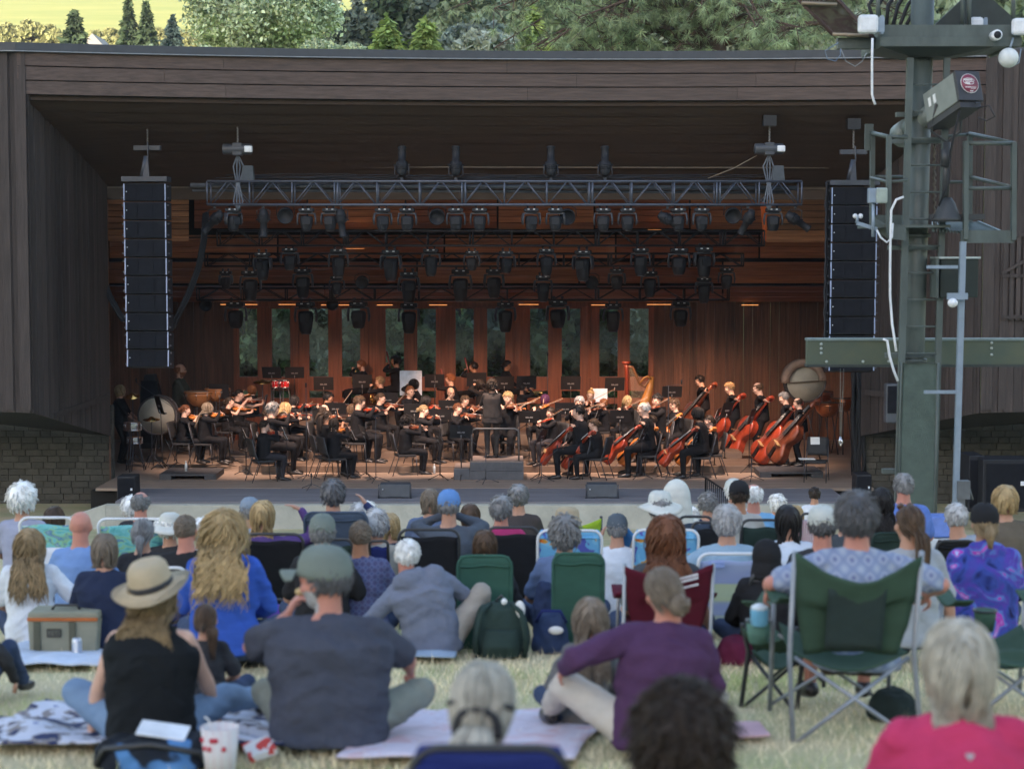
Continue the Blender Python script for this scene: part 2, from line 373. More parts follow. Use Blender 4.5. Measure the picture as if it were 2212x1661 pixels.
def interior():
    # lid closing the space above the inner ceiling
    mb = MB(); z0 = P(0,404,41.3).z
    mb.box(((LTX+RTX)/2, 41.36, (z0+P(0,432,41.4).z)/2+.02), (RTX-LTX+.4, .08, z0-P(0,432,41.4).z+.04)); part(mb, 'throat_beam', ceil_m)
    # panels: rows of planked ceiling panels stepping down to the back wall
    def panel(u0, v0, u1, v1, D0, D1, m, nm='ceiling_panel'):
        mb = MB(); k = max(3, round((v1-v0)/14))
        for i in range(k):
            a, b = i/k, (i+1)/k-.02
            q = [P(u0, v0+(v1-v0)*a, D0+(D1-D0)*a), P(u1, v0+(v1-v0)*a, D0+(D1-D0)*a), P(u1, v0+(v1-v0)*b, D0+(D1-D0)*b), P(u0, v0+(v1-v0)*b, D0+(D1-D0)*b)]
            n = Vector((0,-.02,-.01)); vs = q+[p+n for p in q]
            mb.add(vs, [(0,1,2,3),(7,6,5,4),(0,4,5,1),(1,5,6,2),(2,6,7,3),(3,7,4,0)])
        return part(mb, nm, m)
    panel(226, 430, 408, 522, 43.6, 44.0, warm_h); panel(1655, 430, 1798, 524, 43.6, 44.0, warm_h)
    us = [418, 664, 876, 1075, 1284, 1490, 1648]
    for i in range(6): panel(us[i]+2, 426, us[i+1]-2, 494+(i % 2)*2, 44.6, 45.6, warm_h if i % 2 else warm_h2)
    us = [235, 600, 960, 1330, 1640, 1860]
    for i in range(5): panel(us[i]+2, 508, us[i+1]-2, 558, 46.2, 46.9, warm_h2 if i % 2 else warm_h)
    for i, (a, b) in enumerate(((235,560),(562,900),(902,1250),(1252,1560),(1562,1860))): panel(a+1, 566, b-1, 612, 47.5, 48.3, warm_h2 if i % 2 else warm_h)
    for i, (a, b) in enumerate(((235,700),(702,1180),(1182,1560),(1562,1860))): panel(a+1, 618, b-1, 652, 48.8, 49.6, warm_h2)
    mb = MB()
    for v0, v1, D in ((424,528,46.05),(500,570,47.3),(558,622,48.6),(610,662,49.9)):
        c = P(1046,(v0+v1)/2,D); mb.box(c+Vector((0,.2,.15)), (22,.06,P(0,v0,D).z-P(0,v1,D).z))
    mb.box(P(1046,424,44.4)+Vector((0,.8,.35)), (22,3.6,.06))
    part(mb, 'ceiling_backing', dark)
    # glowing light slots
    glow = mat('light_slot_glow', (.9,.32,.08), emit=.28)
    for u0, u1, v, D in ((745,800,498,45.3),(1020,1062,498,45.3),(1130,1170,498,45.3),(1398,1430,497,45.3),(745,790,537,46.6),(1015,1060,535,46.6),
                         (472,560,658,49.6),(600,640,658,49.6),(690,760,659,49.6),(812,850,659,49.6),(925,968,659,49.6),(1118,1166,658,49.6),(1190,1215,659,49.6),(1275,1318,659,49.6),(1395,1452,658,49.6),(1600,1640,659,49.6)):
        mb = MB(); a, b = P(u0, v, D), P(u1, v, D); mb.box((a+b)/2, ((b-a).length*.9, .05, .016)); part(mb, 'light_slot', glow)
    # panel edge whose orange lit look is put into colour and faint glow
    mb = MB(); mb.add([P(1642,438,43.5),P(1656,438,43.5),P(1656,522,44.0),P(1649,518,44.1)], [(0,1,2,3)]); part(mb, 'painted_glow_edge', mat('orange_glow_edge', (.40,.09,.02), rough=.6, emit=.05))
    # side walls of the stage
    zt = P(0,430,43).z
    for side in (0,1):
        mb = MB(); x = LTX-.02 if side == 0 else RTX+.02
        siding(mb, *(((x,41.05),(x-2.0,50.3)) if side == 0 else ((x+1.6,50.3),(x,41.05))), lambda t: zt, lambda t: -5.0, bw=.22, batten=True)
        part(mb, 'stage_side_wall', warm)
        mb = MB(); mb.box((x+(-2.3 if side == 0 else 1.95), 46.0, -.8), (.1, 9.0, 10)); mb.box((x+(-1.2 if side == 0 else 1.0), 41.62, -.8), (2.3, .1, 10)) if False else None; part(mb, 'outer_wall', wood_d)
    # back wall with twelve tall windows
    D = 50.0; W = [(572,625),(653,706),(745,800),(826,879),(934,987),(1012,1066),(1107,1159),(1185,1237),(1291,1343),(1369,1422),(1462,1515),(1537,1591)]
    sx = lambda s: S(s, 0, D).x; sz = lambda s: S(0, s, D).z
    zt, zb = sz(744), -5.0; z1, z0 = sz(750), sz(923); g1, g0 = sz(950), sz(1003)
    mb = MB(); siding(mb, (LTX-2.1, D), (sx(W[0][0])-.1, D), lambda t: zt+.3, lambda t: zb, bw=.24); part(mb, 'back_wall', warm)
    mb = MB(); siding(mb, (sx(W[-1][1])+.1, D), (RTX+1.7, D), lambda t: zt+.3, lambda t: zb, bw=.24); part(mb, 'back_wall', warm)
    postm = mat('cedar_post', (.25,.075,.030), rough=.5, var=.35, scale=2.5, stretch=(6,6,.35), island=.15, bump=.25)
    mb = MB(); xs0, xs1 = sx(W[0][0])-.1, sx(W[-1][1])+.1
    mb.box(((xs0+xs1)/2, D+.05, (z1+zt)/2+.2), (xs1-xs0, .16, zt-z1+.4)); part(mb, 'window_header', postm)
    mb = MB(); mb.box(((xs0+xs1)/2, D+.0, (z0+g1)/2), (xs1-xs0, .2, z0-g1)); part(mb, 'window_rail', postm)
    mb = MB(); mb.box(((xs0+xs1)/2, D+.0, (zb+g0)/2), (xs1-xs0, .2, g0-zb)); part(mb, 'window_rail', postm)
    edges = [sx(W[0][0])-.1]+[x for w_ in W for x in (sx(w_[0]), sx(w_[1]))]+[sx(W[-1][1])+.1]
    for i in range(0, len(edges), 2):
        a, b = edges[i], edges[i+1]; mb = MB()
        if b-a < .42: mb.box(((a+b)/2, D-.02, (z1+zb)/2), (b-a, .22, z1-zb+.02))
        else:
            mb.box((a+.09, D-.02, (z1+zb)/2), (.18,.22,z1-zb+.02)); mb.box((b-.09, D-.02, (z1+zb)/2), (.18,.22,z1-zb+.02)); mb.box(((a+b)/2, D+.06, (z1+zb)/2), (b-a-.36,.22,z1-zb+.02))
        part(mb, 'window_post', postm)
    gl = bpy.data.materials.new('window_glass'); gl.use_nodes = True; nt = gl.node_tree; nt.nodes.remove(nt.nodes['Principled BSDF'])
    tr = node(nt, 'ShaderNodeBsdfTransparent'); tr.inputs[0].default_value = (.86,.92,.88,1); gg = node(nt, 'ShaderNodeBsdfGlossy'); gg.inputs['Roughness'].default_value = .08
    mx = node(nt, 'ShaderNodeMixShader', i_0=.05); nt.links.new(tr.outputs[0], mx.inputs[1]); nt.links.new(gg.outputs[0], mx.inputs[2]); nt.links.new(mx.outputs[0], nt.nodes['Material Output'].inputs[0])
    for a, b in W:
        for zz0, zz1 in ((z0, z1), (g0, g1)):
            mb = MB(); xa, xb = sx(a), sx(b)
            for c_, s_ in (((( xa+xb)/2, D-.03, zz1-.02), (xb-xa,.12,.04)), (((xa+xb)/2, D-.03, zz0+.02), (xb-xa,.12,.04)), ((xa+.02, D-.03, (zz0+zz1)/2), (.04,.12,zz1-zz0-.082)), ((xb-.02, D-.03, (zz0+zz1)/2), (.04,.12,zz1-zz0-.082))): mb.box(c_, s_)
            if zz1 == g1: mb.box(((xa+xb)/2, D-.02, (zz0+zz1)/2-.02), (xb-xa-.082,.1,.16))
            fr = part(mb, 'window', postm)
            mb = MB(); mb.box(((xa+xb)/2, D+.02, (zz0+zz1)/2), (xb-xa-.04, .01, zz1-zz0-.04)); pn = mb.build('pane', gl); pn.parent = fr; pn.matrix_parent_inverse = Matrix.Translation(-fr.location); pn.location = fr.location*0+fr.location
            pn.matrix_parent_inverse = Matrix.Identity(4); pn.location = (0,0,0)
    # stage floor, painted apron, concrete front
    fl = mat('stage_floor_wood', (.30,.225,.175), rough=.5, var=.22, scale=2, stretch=(.4,9,1), island=.1, bump=.15)
    ap = mat('apron_paint', (.185,.18,.195), rough=.85, spec=.2, var=.14, scale=1.6, stretch=(.5,5,1), island=.06, bump=.1)
    mb = MB(); y = 39.55
    while y < 50:
        ex = max(0, (y-41.1)/9.2); mb.box(((LTX-2.0*ex+RTX+1.6*ex)/2, y+.07, -5.03), (RTX-LTX+3.6*ex, .137, .06)); y += .14
    part(mb, 'stage_floor', fl)
    xa, xb = P(232,0,37.4).x, P(1848,0,37.4).x
    mb = MB(); y = 37.42
    while y < 39.5: mb.box(((xa+xb)/2, y+.088, -5.035), (xb-xa, .173, .06)); y += .1765
    part(mb, 'apron', ap)
    mb = MB(); mb.box(((xa+xb)/2, 38.4, -5.35), (xb-xa-.1, 1.8, .55)); mb.box(((LTX+RTX)/2, 45, -5.36), (RTX-LTX+.3, 10.5, .55)); part(mb, 'stage_base', dark)
    cm = mat('concrete', (.40,.40,.35), rough=.9, var=.18, scale=1.5, bump=.4, bscale=18)
    mb = MB(); x0 = P(188,0,37.35).x
    mb.box(((xa+xb)/2, 37.28, -5.37), (xb-xa+.3, .24, .66)); n_ = 11
    part(mb, 'concrete_front', cm, bevel=.012)
    mb = MB(); mb.prism([(xa-.15,-5.04),(xa-.15,-5.7),(xa-1.5,-5.7),(xa-1.1,-5.35)], .26, T=Matrix.Rotation(PI/2,4,'X')); 
    o = part(mb, 'ramp_wall', cm); o.location.y += 37.42
interior()
def shutter():
    mb = MB(); D = 36.93
    a, b = P(2165,500,D), P(2290,692,D); w_, h = b.x-a.x, a.z-b.z; c = (a+b)/2
    n = 9
    for i in range(n): mb.box((a.x+(i+.5)*w_/n, D-.02, c.z), (w_/n*.62, .03, h))
    for k in (.04,.5,.96): mb.box((c.x, D-.04, b.z+h*k), (w_, .03, .07))
    mb.bar((a.x,D-.06,b.z+h*.53), (b.x,D-.06,b.z+h*.9), .03, .06)
    part(mb, 'slatted_gate', wood_d)
shutter()

# ================================================================ vegetation
rng = np.random.default_rng(11)
def quads(C, size, elong=1.6, up=.0, rngs=None, axis=None):
    """leaf quads centred at C (n,3)"""
    n = len(C); a = rng.normal(size=(n,3)) if axis is None else axis+rng.normal(size=(n,3))*.35
    a /= np.linalg.norm(a, axis=1)[:,None]+1e-9
    b = rng.normal(size=(n,3)); b[:,2] *= (1-up); b -= a*(a*b).sum(1)[:,None]; b /= np.linalg.norm(b, axis=1)[:,None]+1e-9
    s = size*(.6+.8*rng.random(n))[:,None]
    V = np.stack([C-a*s*elong*.5, C+b*s*.5-a*s*.1, C+a*s*elong*.5, C-b*s*.5-a*s*.1], 1).reshape(-1,3)
    return V, np.arange(4*n).reshape(n,4)
def leaf_mat(name, col, var=.35, scale=.9, island=.35): return mat(name, col, rough=.8, var=var, scale=scale, island=island, spec=.2)
bark = mat('bark', (.07,.052,.04), rough=.95, bump=.8, bscale=12)
def trunk(mb, h, r, lean=0, limbs=6, spread=2, top=.8, z0=.35):
    pts = [Vector((lean*t*t*h*.2+rnd(-.1,.1)*r, rnd(-.1,.1)*r, t*h)) for t in np.linspace(0, top, 6)]
    mb.tube(pts, [r*(1-.75*t) for t in np.linspace(0,1,6)], 8)
    for i in range(limbs):
        t = rnd(z0, top*.95); p = Vector((0,0,t*h)); a = rnd(0, 2*PI); q = p+Vector((math.cos(a)*spread*rnd(.5,1), math.sin(a)*spread*rnd(.5,1), rnd(.15,.5)*spread))
        mb.tube([p, p.lerp(q,.5)+Vector((0,0,-.05*spread)), q], [r*.4, r*.25, r*.06], 6)
def treebase(x, D): return float(np.interp(D, [62,120,170,240,300,450,700], [-5.6,1,13,26,38,66,150])) if D > 62 else lawn_z(D)
def broadleaf(u, vtop, D, wpx, m, label, n=9000, leaf=.16, depth=None, low=.25, clumps=26, name='broadleaf_tree', group=None, vlow=None):
    x = P(u,0,D).x; z0 = treebase(x, D); zt = P(u,vtop,D).z; h = zt-z0; Rw = wpx/2*D/FPX; Rd = depth or Rw*.9
    t = empty(name, (x, D, z0), label=label, cat='tree', group=group)
    mb = MB(); trunk(mb, h, max(.12,h*.02), limbs=9, spread=Rw*.7, z0=low+.1); mb.build('trunk', bark, parent=t)
    zl = (P(u,vlow,D).z-z0)/h if vlow else low
    cs = []; rs = []
    for i in range(clumps):
        tz = rnd(zl, .95); k = math.sin(PI*min(1,max(.08,(tz-zl)/(1.02-zl)))**.8)
        a = rnd(0,2*PI); rr = math.sqrt(rnd(.15,1))*k
        cs.append((math.cos(a)*rr*Rw*.85, math.sin(a)*rr*Rd*.85, tz*h)); rs.append(rnd(.16,.34)*Rw*(.6+.5*k))
    cs = np.array(cs); rs = np.array(rs); pick = rng.integers(0, clumps, n)
    d = rng.normal(size=(n,3)); d /= np.linalg.norm(d,axis=1)[:,None]; r = rs[pick]*(.45+.85*rng.random(n)**1.1)
    C = cs[pick]+d*r[:,None]*np.array([1,1,.75]); V, F = quads(C, leaf)
    np_mesh('crown', V, F, m, parent=t); return t
def conifer(u, vtop, D, wpx, m, label, n=5000, leaf=.22, name='conifer_tree', group=None, p=.9, droop=.25, tiers=240, base=.08, jag=.5):
    x = P(u,0,D).x; z0 = treebase(x, D); zt = P(u,vtop,D).z; h = zt-z0; Rw = wpx/2*D/FPX
    t = empty(name, (x, D, z0), label=label, cat='tree', group=group)
    mb = MB(); trunk(mb, h, max(.1,h*.014), limbs=0, top=.98); mb.build('trunk', bark, parent=t)
    nb = tiers or 90; hb = base+(1-base)*rng.random(nb)**1.0; ab = rng.random(nb)*2*PI; Lb = Rw*((1-hb)/(1-base))**p*(1-jag*rng.random(nb))+.12*Rw*(1-hb)
    w_ = Lb/Lb.sum(); k = rng.choice(nb, n, p=w_); s = rng.random(n)**.7
    L = Lb[k]*s; wid = .10*Lb[k]+.12*leaf
    C = np.stack([np.cos(ab[k])*L, np.sin(ab[k])*L, hb[k]*h-droop*L+.02*h*rng.normal(size=n)*.4], 1)+rng.normal(size=(n,3))*wid[:,None]*np.array([1,1,.5])
    ax = np.stack([np.cos(ab[k]), np.sin(ab[k]), -.35+0*L], 1)
    V, F = quads(C, leaf, axis=ax, elong=2.2); np_mesh('crown', V, F, m, parent=t); return t
LG = leaf_mat('leaf_light', (.52,.60,.36), island=.5); MG = leaf_mat('leaf_mid', (.22,.28,.17)); DG = leaf_mat('leaf_dark', (.10,.13,.10)); YG = leaf_mat('leaf_yellow_green', (.26,.36,.10))
BG = leaf_mat('leaf_blue_green', (.17,.22,.19)); TN = leaf_mat('leaf_tan', (.24,.25,.11), island=.2, var=.2); GG = leaf_mat('leaf_grey', (.32,.37,.30)); BK = leaf_mat('leaf_black', (.05,.078,.038))
broadleaf(560,-70,74,330, LG, 'large light green broadleaf tree rising behind the stage roof, left of the middle', n=60000, leaf=.11, clumps=80, vlow=112)
broadleaf(735,74,70,190, LG, 'low light green tree top just over the roof edge beside the large broadleaf tree', n=18000, leaf=.10, clumps=26, vlow=130)
broadleaf(300,84,72,170, LG, 'low light green tree top in front of the two tall narrow conifers', n=16000, leaf=.10, clumps=24, vlow=130)
broadleaf(425,78,70,130, LG, 'low light green tree crown left of the large broadleaf tree', n=14000, leaf=.10, clumps=20, vlow=130)
conifer(160,26,170,124, BK, 'broad dark green pointed conifer before the yellow hillside', n=16000, leaf=.36, p=.75, jag=.35)
broadleaf(132,72,168,40, BK, 'small dark round tree at the foot of the broad dark conifer', n=1800, leaf=.5, clumps=12)
conifer(277,-2,170,72, BK, 'tallest narrow dark conifer before the yellow hillside', n=14000, leaf=.32, p=.8, jag=.3)
conifer(315,8,170,70, BK, 'narrow dark conifer beside the tallest one', n=14000, leaf=.32, p=.7, jag=.3)
conifer(372,36,165,130, leaf_mat('leaf_spruce', (.035,.06,.055)), 'ragged blue green spruce before the yellow hillside', n=11000, leaf=.3, p=.9, jag=.6)
for i, (u, v, wd, lab) in enumerate(((20,52,80,'rounded tan sunlit tree at the left end of the far hedge row'),(66,46,80,'rounded tan sunlit tree second in the far hedge row'),(108,54,60,'rounded tan sunlit tree left of the broad dark conifer'),(205,62,60,'pale tan tree right of the broad dark conifer'),(245,58,52,'pale tan tree left of the tallest narrow conifer'),(345,62,50,'pale tan tree between narrow conifers and spruce'),(400,66,60,'pale tan tree behind the spruce'))):
    broadleaf(u, v+4, 236, wd*1.1, TN, lab, n=8000, leaf=.42, clumps=26, low=.1, group='trees along the foot of the hill')
for i, (u, v, D, wd, m, lab) in enumerate(((678,12,140,80,BG,'slim young fir beside the large light green tree'),(722,-14,135,130,BG,'tall ragged blue green fir with yellow field showing through'),(770,-20,130,120,BG,'tall fir second in the ragged row'),(812,-30,128,150,DG,'tall dark fir behind the small light green cypress'))):
    conifer(u, v, D, wd, m, lab, n=14000, leaf=.28, jag=.6, p=.6, base=.15)
wl = ['dark tree mass behind the left light green cypress','dark round tree between the two light green cypresses','dark green tree behind the right light green cypress','grey green airy tree right of the two cypresses','tall grey green tree with a pale bare stem','shadowed tree left of the yellow green cedar','tall mid green tree above the yellow green cedar','grey leafy tree low beside the yellow green cedar','mid green tree behind the pine, near the middle','pale green tree behind the middle of the pine','pale green tree behind the right of the pine','pale green tree behind the steel tower','mid green tree right of the steel tower']
for i, (u, v, D, wd, m) in enumerate(((770,20,120,150,DG),(880,-40,125,190,BK),(950,-20,118,150,DG),(1010,-30,110,170,MG),(1085,-50,120,170,GG),(1030,40,105,140,BG),(1150,-60,112,180,MG),(1050,62,90,130,GG),(1260,-90,110,280,MG),(1420,-90,105,320,GG),(1620,-90,105,320,GG),(1830,-90,100,340,GG),(2080,-90,98,380,MG))):
    broadleaf(u, v, D, wd, m, wl[i], n=15000, leaf=.36, clumps=60, low=.35, vlow=135, group='woods behind the stage')
conifer(837,46,66,270, YG, 'small light green cypress, left of the two behind the roof', n=50000, leaf=.12, tiers=400, p=.62, jag=.2, droop=-.5, group='pair of light green cypresses')
conifer(919,51,66,230, YG, 'small light green cypress, right of the two behind the roof', n=50000, leaf=.12, tiers=400, p=.55, jag=.2, droop=-.5, group='pair of light green cypresses')
conifer(1150,18,68,430, leaf_mat('leaf_cedar', (.32,.42,.12)), 'yellow green layered cedar behind the middle of the roof', n=60000, leaf=.13, p=.7, jag=.3, tiers=200, droop=.05)
def pine():
    D = 58; x = P(1560,0,D).x; z0 = -5.6; t = empty('pine_tree', (x, D, z0), label='large long-needled pine with drooping tufts and bare limbs over the roof', cat='tree')
    mb = MB(); H = 24; mb.tube([Vector((0,1.5,z)) for z in (0,6,12,18,24)], [.45,.4,.33,.22,.08], 9)
    tips = []
    for i in range(70):
        z = rnd(11.8, 15.5); a = rnd(0,2*PI); L = rnd(3.5, 8.6); ca, sa = math.cos(a), math.sin(a)*.45
        p = [Vector((ca*L*s, 1.5+sa*L*s, z+1.2*math.sin(s*2.4)*rnd(.4,1)-1.0*s*s)) for s in (0,.35,.7,1)]
        mb.tube(p, [.11,.075,.045,.02], 6)
        for s in np.linspace(.3,1,9):
            q = p[0].lerp(p[3], s) if s > .95 else (p[1].lerp(p[2], (s-.35)/.35) if .35 < s < .7 else p[0].lerp(p[1], s/.35) if s <= .35 else p[2].lerp(p[3], (s-.7)/.3))
            for k in range(3):
                e = q+Vector((rnd(-1,1), rnd(-.8,.8), rnd(-.9,.35))); mb.tube([q, q.lerp(e,.5)+Vector((0,0,.08)), e], [.02,.013,.008], 4); tips.append(e)
    mb.build('trunk', mat('pine_bark', (.11,.075,.055), rough=.95, bump=.6, bscale=12), parent=t)
    tips = np.array(tips); nn = 52; T = np.repeat(tips, nn, 0)
    d = rng.normal(size=(len(T),3)); d[:,2] -= .55; d /= np.linalg.norm(d,axis=1)[:,None]
    L = .31*(.6+.6*rng.random(len(T)))[:,None]; e = T+d*L; e[:,2] -= .05
    s = np.cross(d, rng.normal(size=d.shape)); s /= np.linalg.norm(s,axis=1)[:,None]; wv = s*.012
    V = np.stack([T-wv, T+wv, e], 1).reshape(-1,3); np_mesh('crown', V, np.arange(len(V)).reshape(-1,3), leaf_mat('pine_needles', (.34,.43,.23), island=.3, var=.4, scale=1.2), parent=t)
pine()
# shrubs seen through the stage windows
for i in range(9):
    u = 520+i*118
    broadleaf(u, 560+rnd(-10,20), 54.5+rnd(0,2.5), 260, (leaf_mat('leaf_window2', (.18,.25,.13)), leaf_mat('leaf_window', (.15,.235,.10)), GG)[i % 3], ['bushy dark tree seen through the %s pair of stage windows' % k for k in ('first','gap beside the first','second','gap beside the second','third','gap beside the third','fourth','fifth','sixth')][i], n=9000, leaf=.2, clumps=46, low=.02, group='trees outside the stage windows')
def farmhouse(u, v, D, wd, m, lab):
    c = P(u, v, D); z0 = treebase(0, D); t = empty('farmhouse', (c.x, D, z0), label=lab, cat='house'); hh = c.z-z0
    mb = MB(); mb.box((0,0,hh*.5-.5), (wd,6,hh+1-1.2)); mb.build('wall', m, parent=t)
    mb = MB(); mb.prism([(-wd*.56,0),(wd*.56,0),(0,1.6)], 6.6, T=Matrix.Translation((0,3.3,hh-.6)) @ Matrix.Rotation(PI/2,4,'X')); mb.build('roof', mat('house_roof', (.22,.21,.20)), parent=t)
    for sx_ in (-1,1): mb = MB(); mb.box((sx_*wd*.25,-3.02,hh-2.0), (1.0,.06,1.1)); mb.build('window', mat('dark_window', (.05,.06,.07), rough=.2), parent=t)
farmhouse(213,99,215,2.6, mat('white_wall', (.75,.73,.66)), 'small white farmhouse among far trees below the yellow hillside')
# ================================================================ grass
def grass():
    n = 220000
    d = 4.3+(rng.random(n)**1.35)*13; hw = d*.30+.6; x = (rng.random(n)*2-1)*hw
    z = np.interp(d, [-2,4.5,8,12,17.5,26,35], [-1.78,-2.0,-2.2,-2.62,-3.3,-4.25,-5.42])-.02
    C = np.stack([x,d,z],1); a = rng.random(n)*2*PI; h = (.025+.042*rng.random(n))*np.where(rng.random(n)<.06,1.7,1); lean = rng.normal(size=(n,2))*.5
    s = np.stack([np.cos(a),np.sin(a),0*a],1)*(.0022+.0008*d/8)[:,None]
    tip = C+np.stack([lean[:,0]*h, lean[:,1]*h, h],1)
    V = np.stack([C-s, C+s, tip],1).reshape(-1,3); F = np.arange(3*n).reshape(n,3)
    pn = np.array([noise.noise(Vector((xx*.55, dd*.8, 5))) for xx, dd in zip(x[::1], d[::1])])
    band = np.clip((8.6-d)/1.6,0,1)*.5+np.clip((d-13)/1.5,0,1)*.35
    mi = (rng.random(n) < np.clip(.20+pn*1.5+band,0.02,.95)).astype(int)
    o = np_mesh('grass', V, F, [mat('grass_dry', (.88,.74,.50), rough=1, spec=.05, island=.35, var=.2), mat('grass_green', (.42,.46,.22), rough=1, spec=.05, island=.35, var=.2)], mi=mi)
    tag(o, 'short dry tan and green lawn grass around the blankets and chairs', 'grass', kind='stuff')
grass()
# ================================================================ people
def V3(*a): return Vector(a)
_tmp = [0]
def remesh(mb, name, mats, voxel=.011, smooth=3, parent=None, cls=None, disp=0, dscale=.12, factor=.5, folds=0, seed=1):
    me = mb.mesh('t'); o = bpy.data.objects.new('t', me); link(o)
    md = o.modifiers.new('r', 'REMESH'); md.mode = 'VOXEL'; md.voxel_size = voxel; md.use_smooth_shade = True
    if smooth: sm = o.modifiers.new('s', 'SMOOTH'); sm.factor = factor; sm.iterations = smooth
    if disp:
        k = 'clouds%.3f' % dscale
        tx = bpy.data.textures.get(k) or bpy.data.textures.new(k, 'CLOUDS'); tx.noise_scale = dscale; tx.noise_depth = 2
        dm = o.modifiers.new('d', 'DISPLACE'); dm.texture = tx; dm.strength = disp; dm.mid_level = .5; dm.texture_coords = 'LOCAL'
    bpy.context.view_layer.update()
    m2 = bpy.data.meshes.new_from_object(o.evaluated_get(bpy.context.evaluated_depsgraph_get()))
    bpy.data.objects.remove(o); bpy.data.meshes.remove(me)
    m2.name = name; m2.materials.clear()
    for m in (mats if isinstance(mats, (list,tuple)) else [mats]): m2.materials.append(m)
    if folds:
        k = len(m2.vertices); co = np.empty(k*3, np.float32); m2.vertices.foreach_get('co', co); co = co.reshape(-1,3); nr = np.empty(k*3, np.float32); m2.vertices.foreach_get('normal', nr); nr = nr.reshape(-1,3); nz = noise.noise
        a = np.empty(k, np.float32)
        for i, (x, y, z) in enumerate(co.tolist()):
            wv = nz(Vector((x*2.2+seed, y*2.2, z*2.2))); u = z+.55*abs(x)+.10*wv
            a[i] = (1-2.2*abs(nz(Vector((x*3.2+seed, y*3.2, u*11)))))*(.35+.9*max(0, nz(Vector((x*2.5, y*2.5+seed, z*2.8)))+.35)) + .35*(1-2*abs(nz(Vector((x*9+u*5, y*7, u*16+seed)))))
        co += nr*(a*folds)[:,None]; m2.vertices.foreach_set('co', co.ravel())
    n = len(m2.polygons); idx = np.zeros(n, np.int32)
    if cls is not None:
        c = np.empty(n*3, np.float32); m2.polygons.foreach_get('center', c); idx = cls(c.reshape(-1,3)).astype(np.int32)
    m2.polygons.foreach_set('material_index', idx); m2.polygons.foreach_set('use_smooth', np.ones(n, bool)); m2.update()
    ob = bpy.data.objects.new(name, m2); link(ob)
    if parent: ob.parent = parent
    return ob
def cap(mb, a, b, ra, rb, n=12):
    a = Vector(a); b = Vector(b); d = b-a; L = d.length
    if L < 1e-5: return mb.ell(a, ra, n=n, m=6)
    d /= L
    pts = []; rs = []
    for t in (-.96,-.7,-.35): pts.append(a+d*ra*t); rs.append(ra*math.sqrt(1-t*t))
    for t in (0,.33,.66,1): pts.append(a.lerp(b,t)); rs.append(ra+(rb-ra)*t)
    for t in (.35,.7,.96): pts.append(b+d*rb*t); rs.append(rb*math.sqrt(1-t*t))
    return mb.tube(pts, rs, n)
def limb(mb, a, b, radii, n=12, bulge=None):
    """tapered limb with several radii from a to b; rounded ends"""
    a = Vector(a); b = Vector(b); d = (b-a).normalized(); k = len(radii); pts = []; rs = []
    for t in (-.9,-.5): pts.append(a+d*radii[0]*t); rs.append(radii[0]*math.sqrt(1-t*t))
    for i, r in enumerate(radii): pts.append(a.lerp(b, i/(k-1)) + (bulge*math.sin(PI*i/(k-1)) if bulge is not None else Vector((0,0,0)))); rs.append(r)
    for t in (.5,.9): pts.append(b+d*radii[-1]*t); rs.append(radii[-1]*math.sqrt(1-t*t))
    mb.tube(pts, rs, n)
def ik(a, t, l1, l2, pole):
    a = Vector(a); t = Vector(t); d = t-a; L = min(d.length, (l1+l2)*.995); dn = d.normalized(); t = a+dn*L
    x = (l1*l1-l2*l2+L*L)/(2*L); h = math.sqrt(max(0, l1*l1-x*x)); p = Vector(pole); p = p-dn*p.dot(dn)
    if p.length < 1e-5: p = dn.orthogonal()
    return a+dn*x+p.normalized()*h, t
def hand(mb, w_, d, n, side, curl=.5, s=1.0, grip=0):
    """w_ wrist, d hand direction, n palm normal (towards what is held), side +1: thumb along d x n"""
    d = Vector(d).normalized(); n = Vector(n); n = (n-d*n.dot(d)).normalized(); x = d.cross(n)*side
    Mx = Matrix((x, n, d)).transposed()
    mb.ell(w_+d*.045*s, (.041*s,.017*s,.052*s), rot=Mx, n=12, m=8)
    for i, (off, L) in enumerate(((.029,.072),(.010,.080),(-.010,.075),(-.028,.060))):
        p = w_+d*.080*s+x*off*s; a = curl*(.45+.08*i)+.03*i; dd = d.copy(); pts = [p-d*.02*s, p]
        for j in range(3):
            dd = (Quaternion(x*side, (a*1.1 if j == 0 else a)*1.0*(1 if side > 0 else 1)) @ dd) if False else (dd*math.cos(a)+(n*math.cos(curlsum(a,j))-d*math.sin(curlsum(a,j)))*math.sin(a)).normalized()
            pts.append(pts[-1]+dd*L*s*(.44,.32,.24)[j])
        mb.tube(pts, [r*s for r in (.0095,.0095,.009,.008,.006)], 7)
    t0 = w_+d*.02*s+x*.030*s; t1 = t0+(d*.45+x*.75+n*.3).normalized()*.035*s; t2 = t1+(d*.9+x*.1+n*(.35+.5*curl)).normalized()*.035*s; t3 = t2+(d*.8-x*.2*curl+n*.5).normalized()*.022*s
    mb.tube([t0,t1,t2,t3], [.013*s,.0115*s,.0095*s,.007*s], 7)
def curlsum(a, j): return a*j
SK = {}
def skin(k='light'):
    c = dict(light=(.46,.25,.17), tan=(.34,.17,.10), dark=(.14,.07,.045), pale=(.58,.36,.27), pink=(.50,.22,.16))[k]
    return mat('skin_'+k, c, rough=.5, var=.07, scale=14, spec=.35)
HM = {}
def hairm(k):
    c = dict(black=(.012,.010,.010), dark=(.030,.020,.014), brown=(.075,.045,.026), auburn=(.13,.05,.022), red=(.20,.075,.028), blond=(.38,.27,.13), dblond=(.24,.17,.09), grey=(.20,.20,.20), lgrey=(.38,.38,.38), white=(.72,.72,.70), salt=(.11,.11,.115), wgrey=(.42,.39,.32), purple=(.07,.02,.06), ash=(.17,.135,.10))[k]
    return mat('hair_'+k, c, rough=.55, var=.25, scale=20, island=.20, spec=.3)
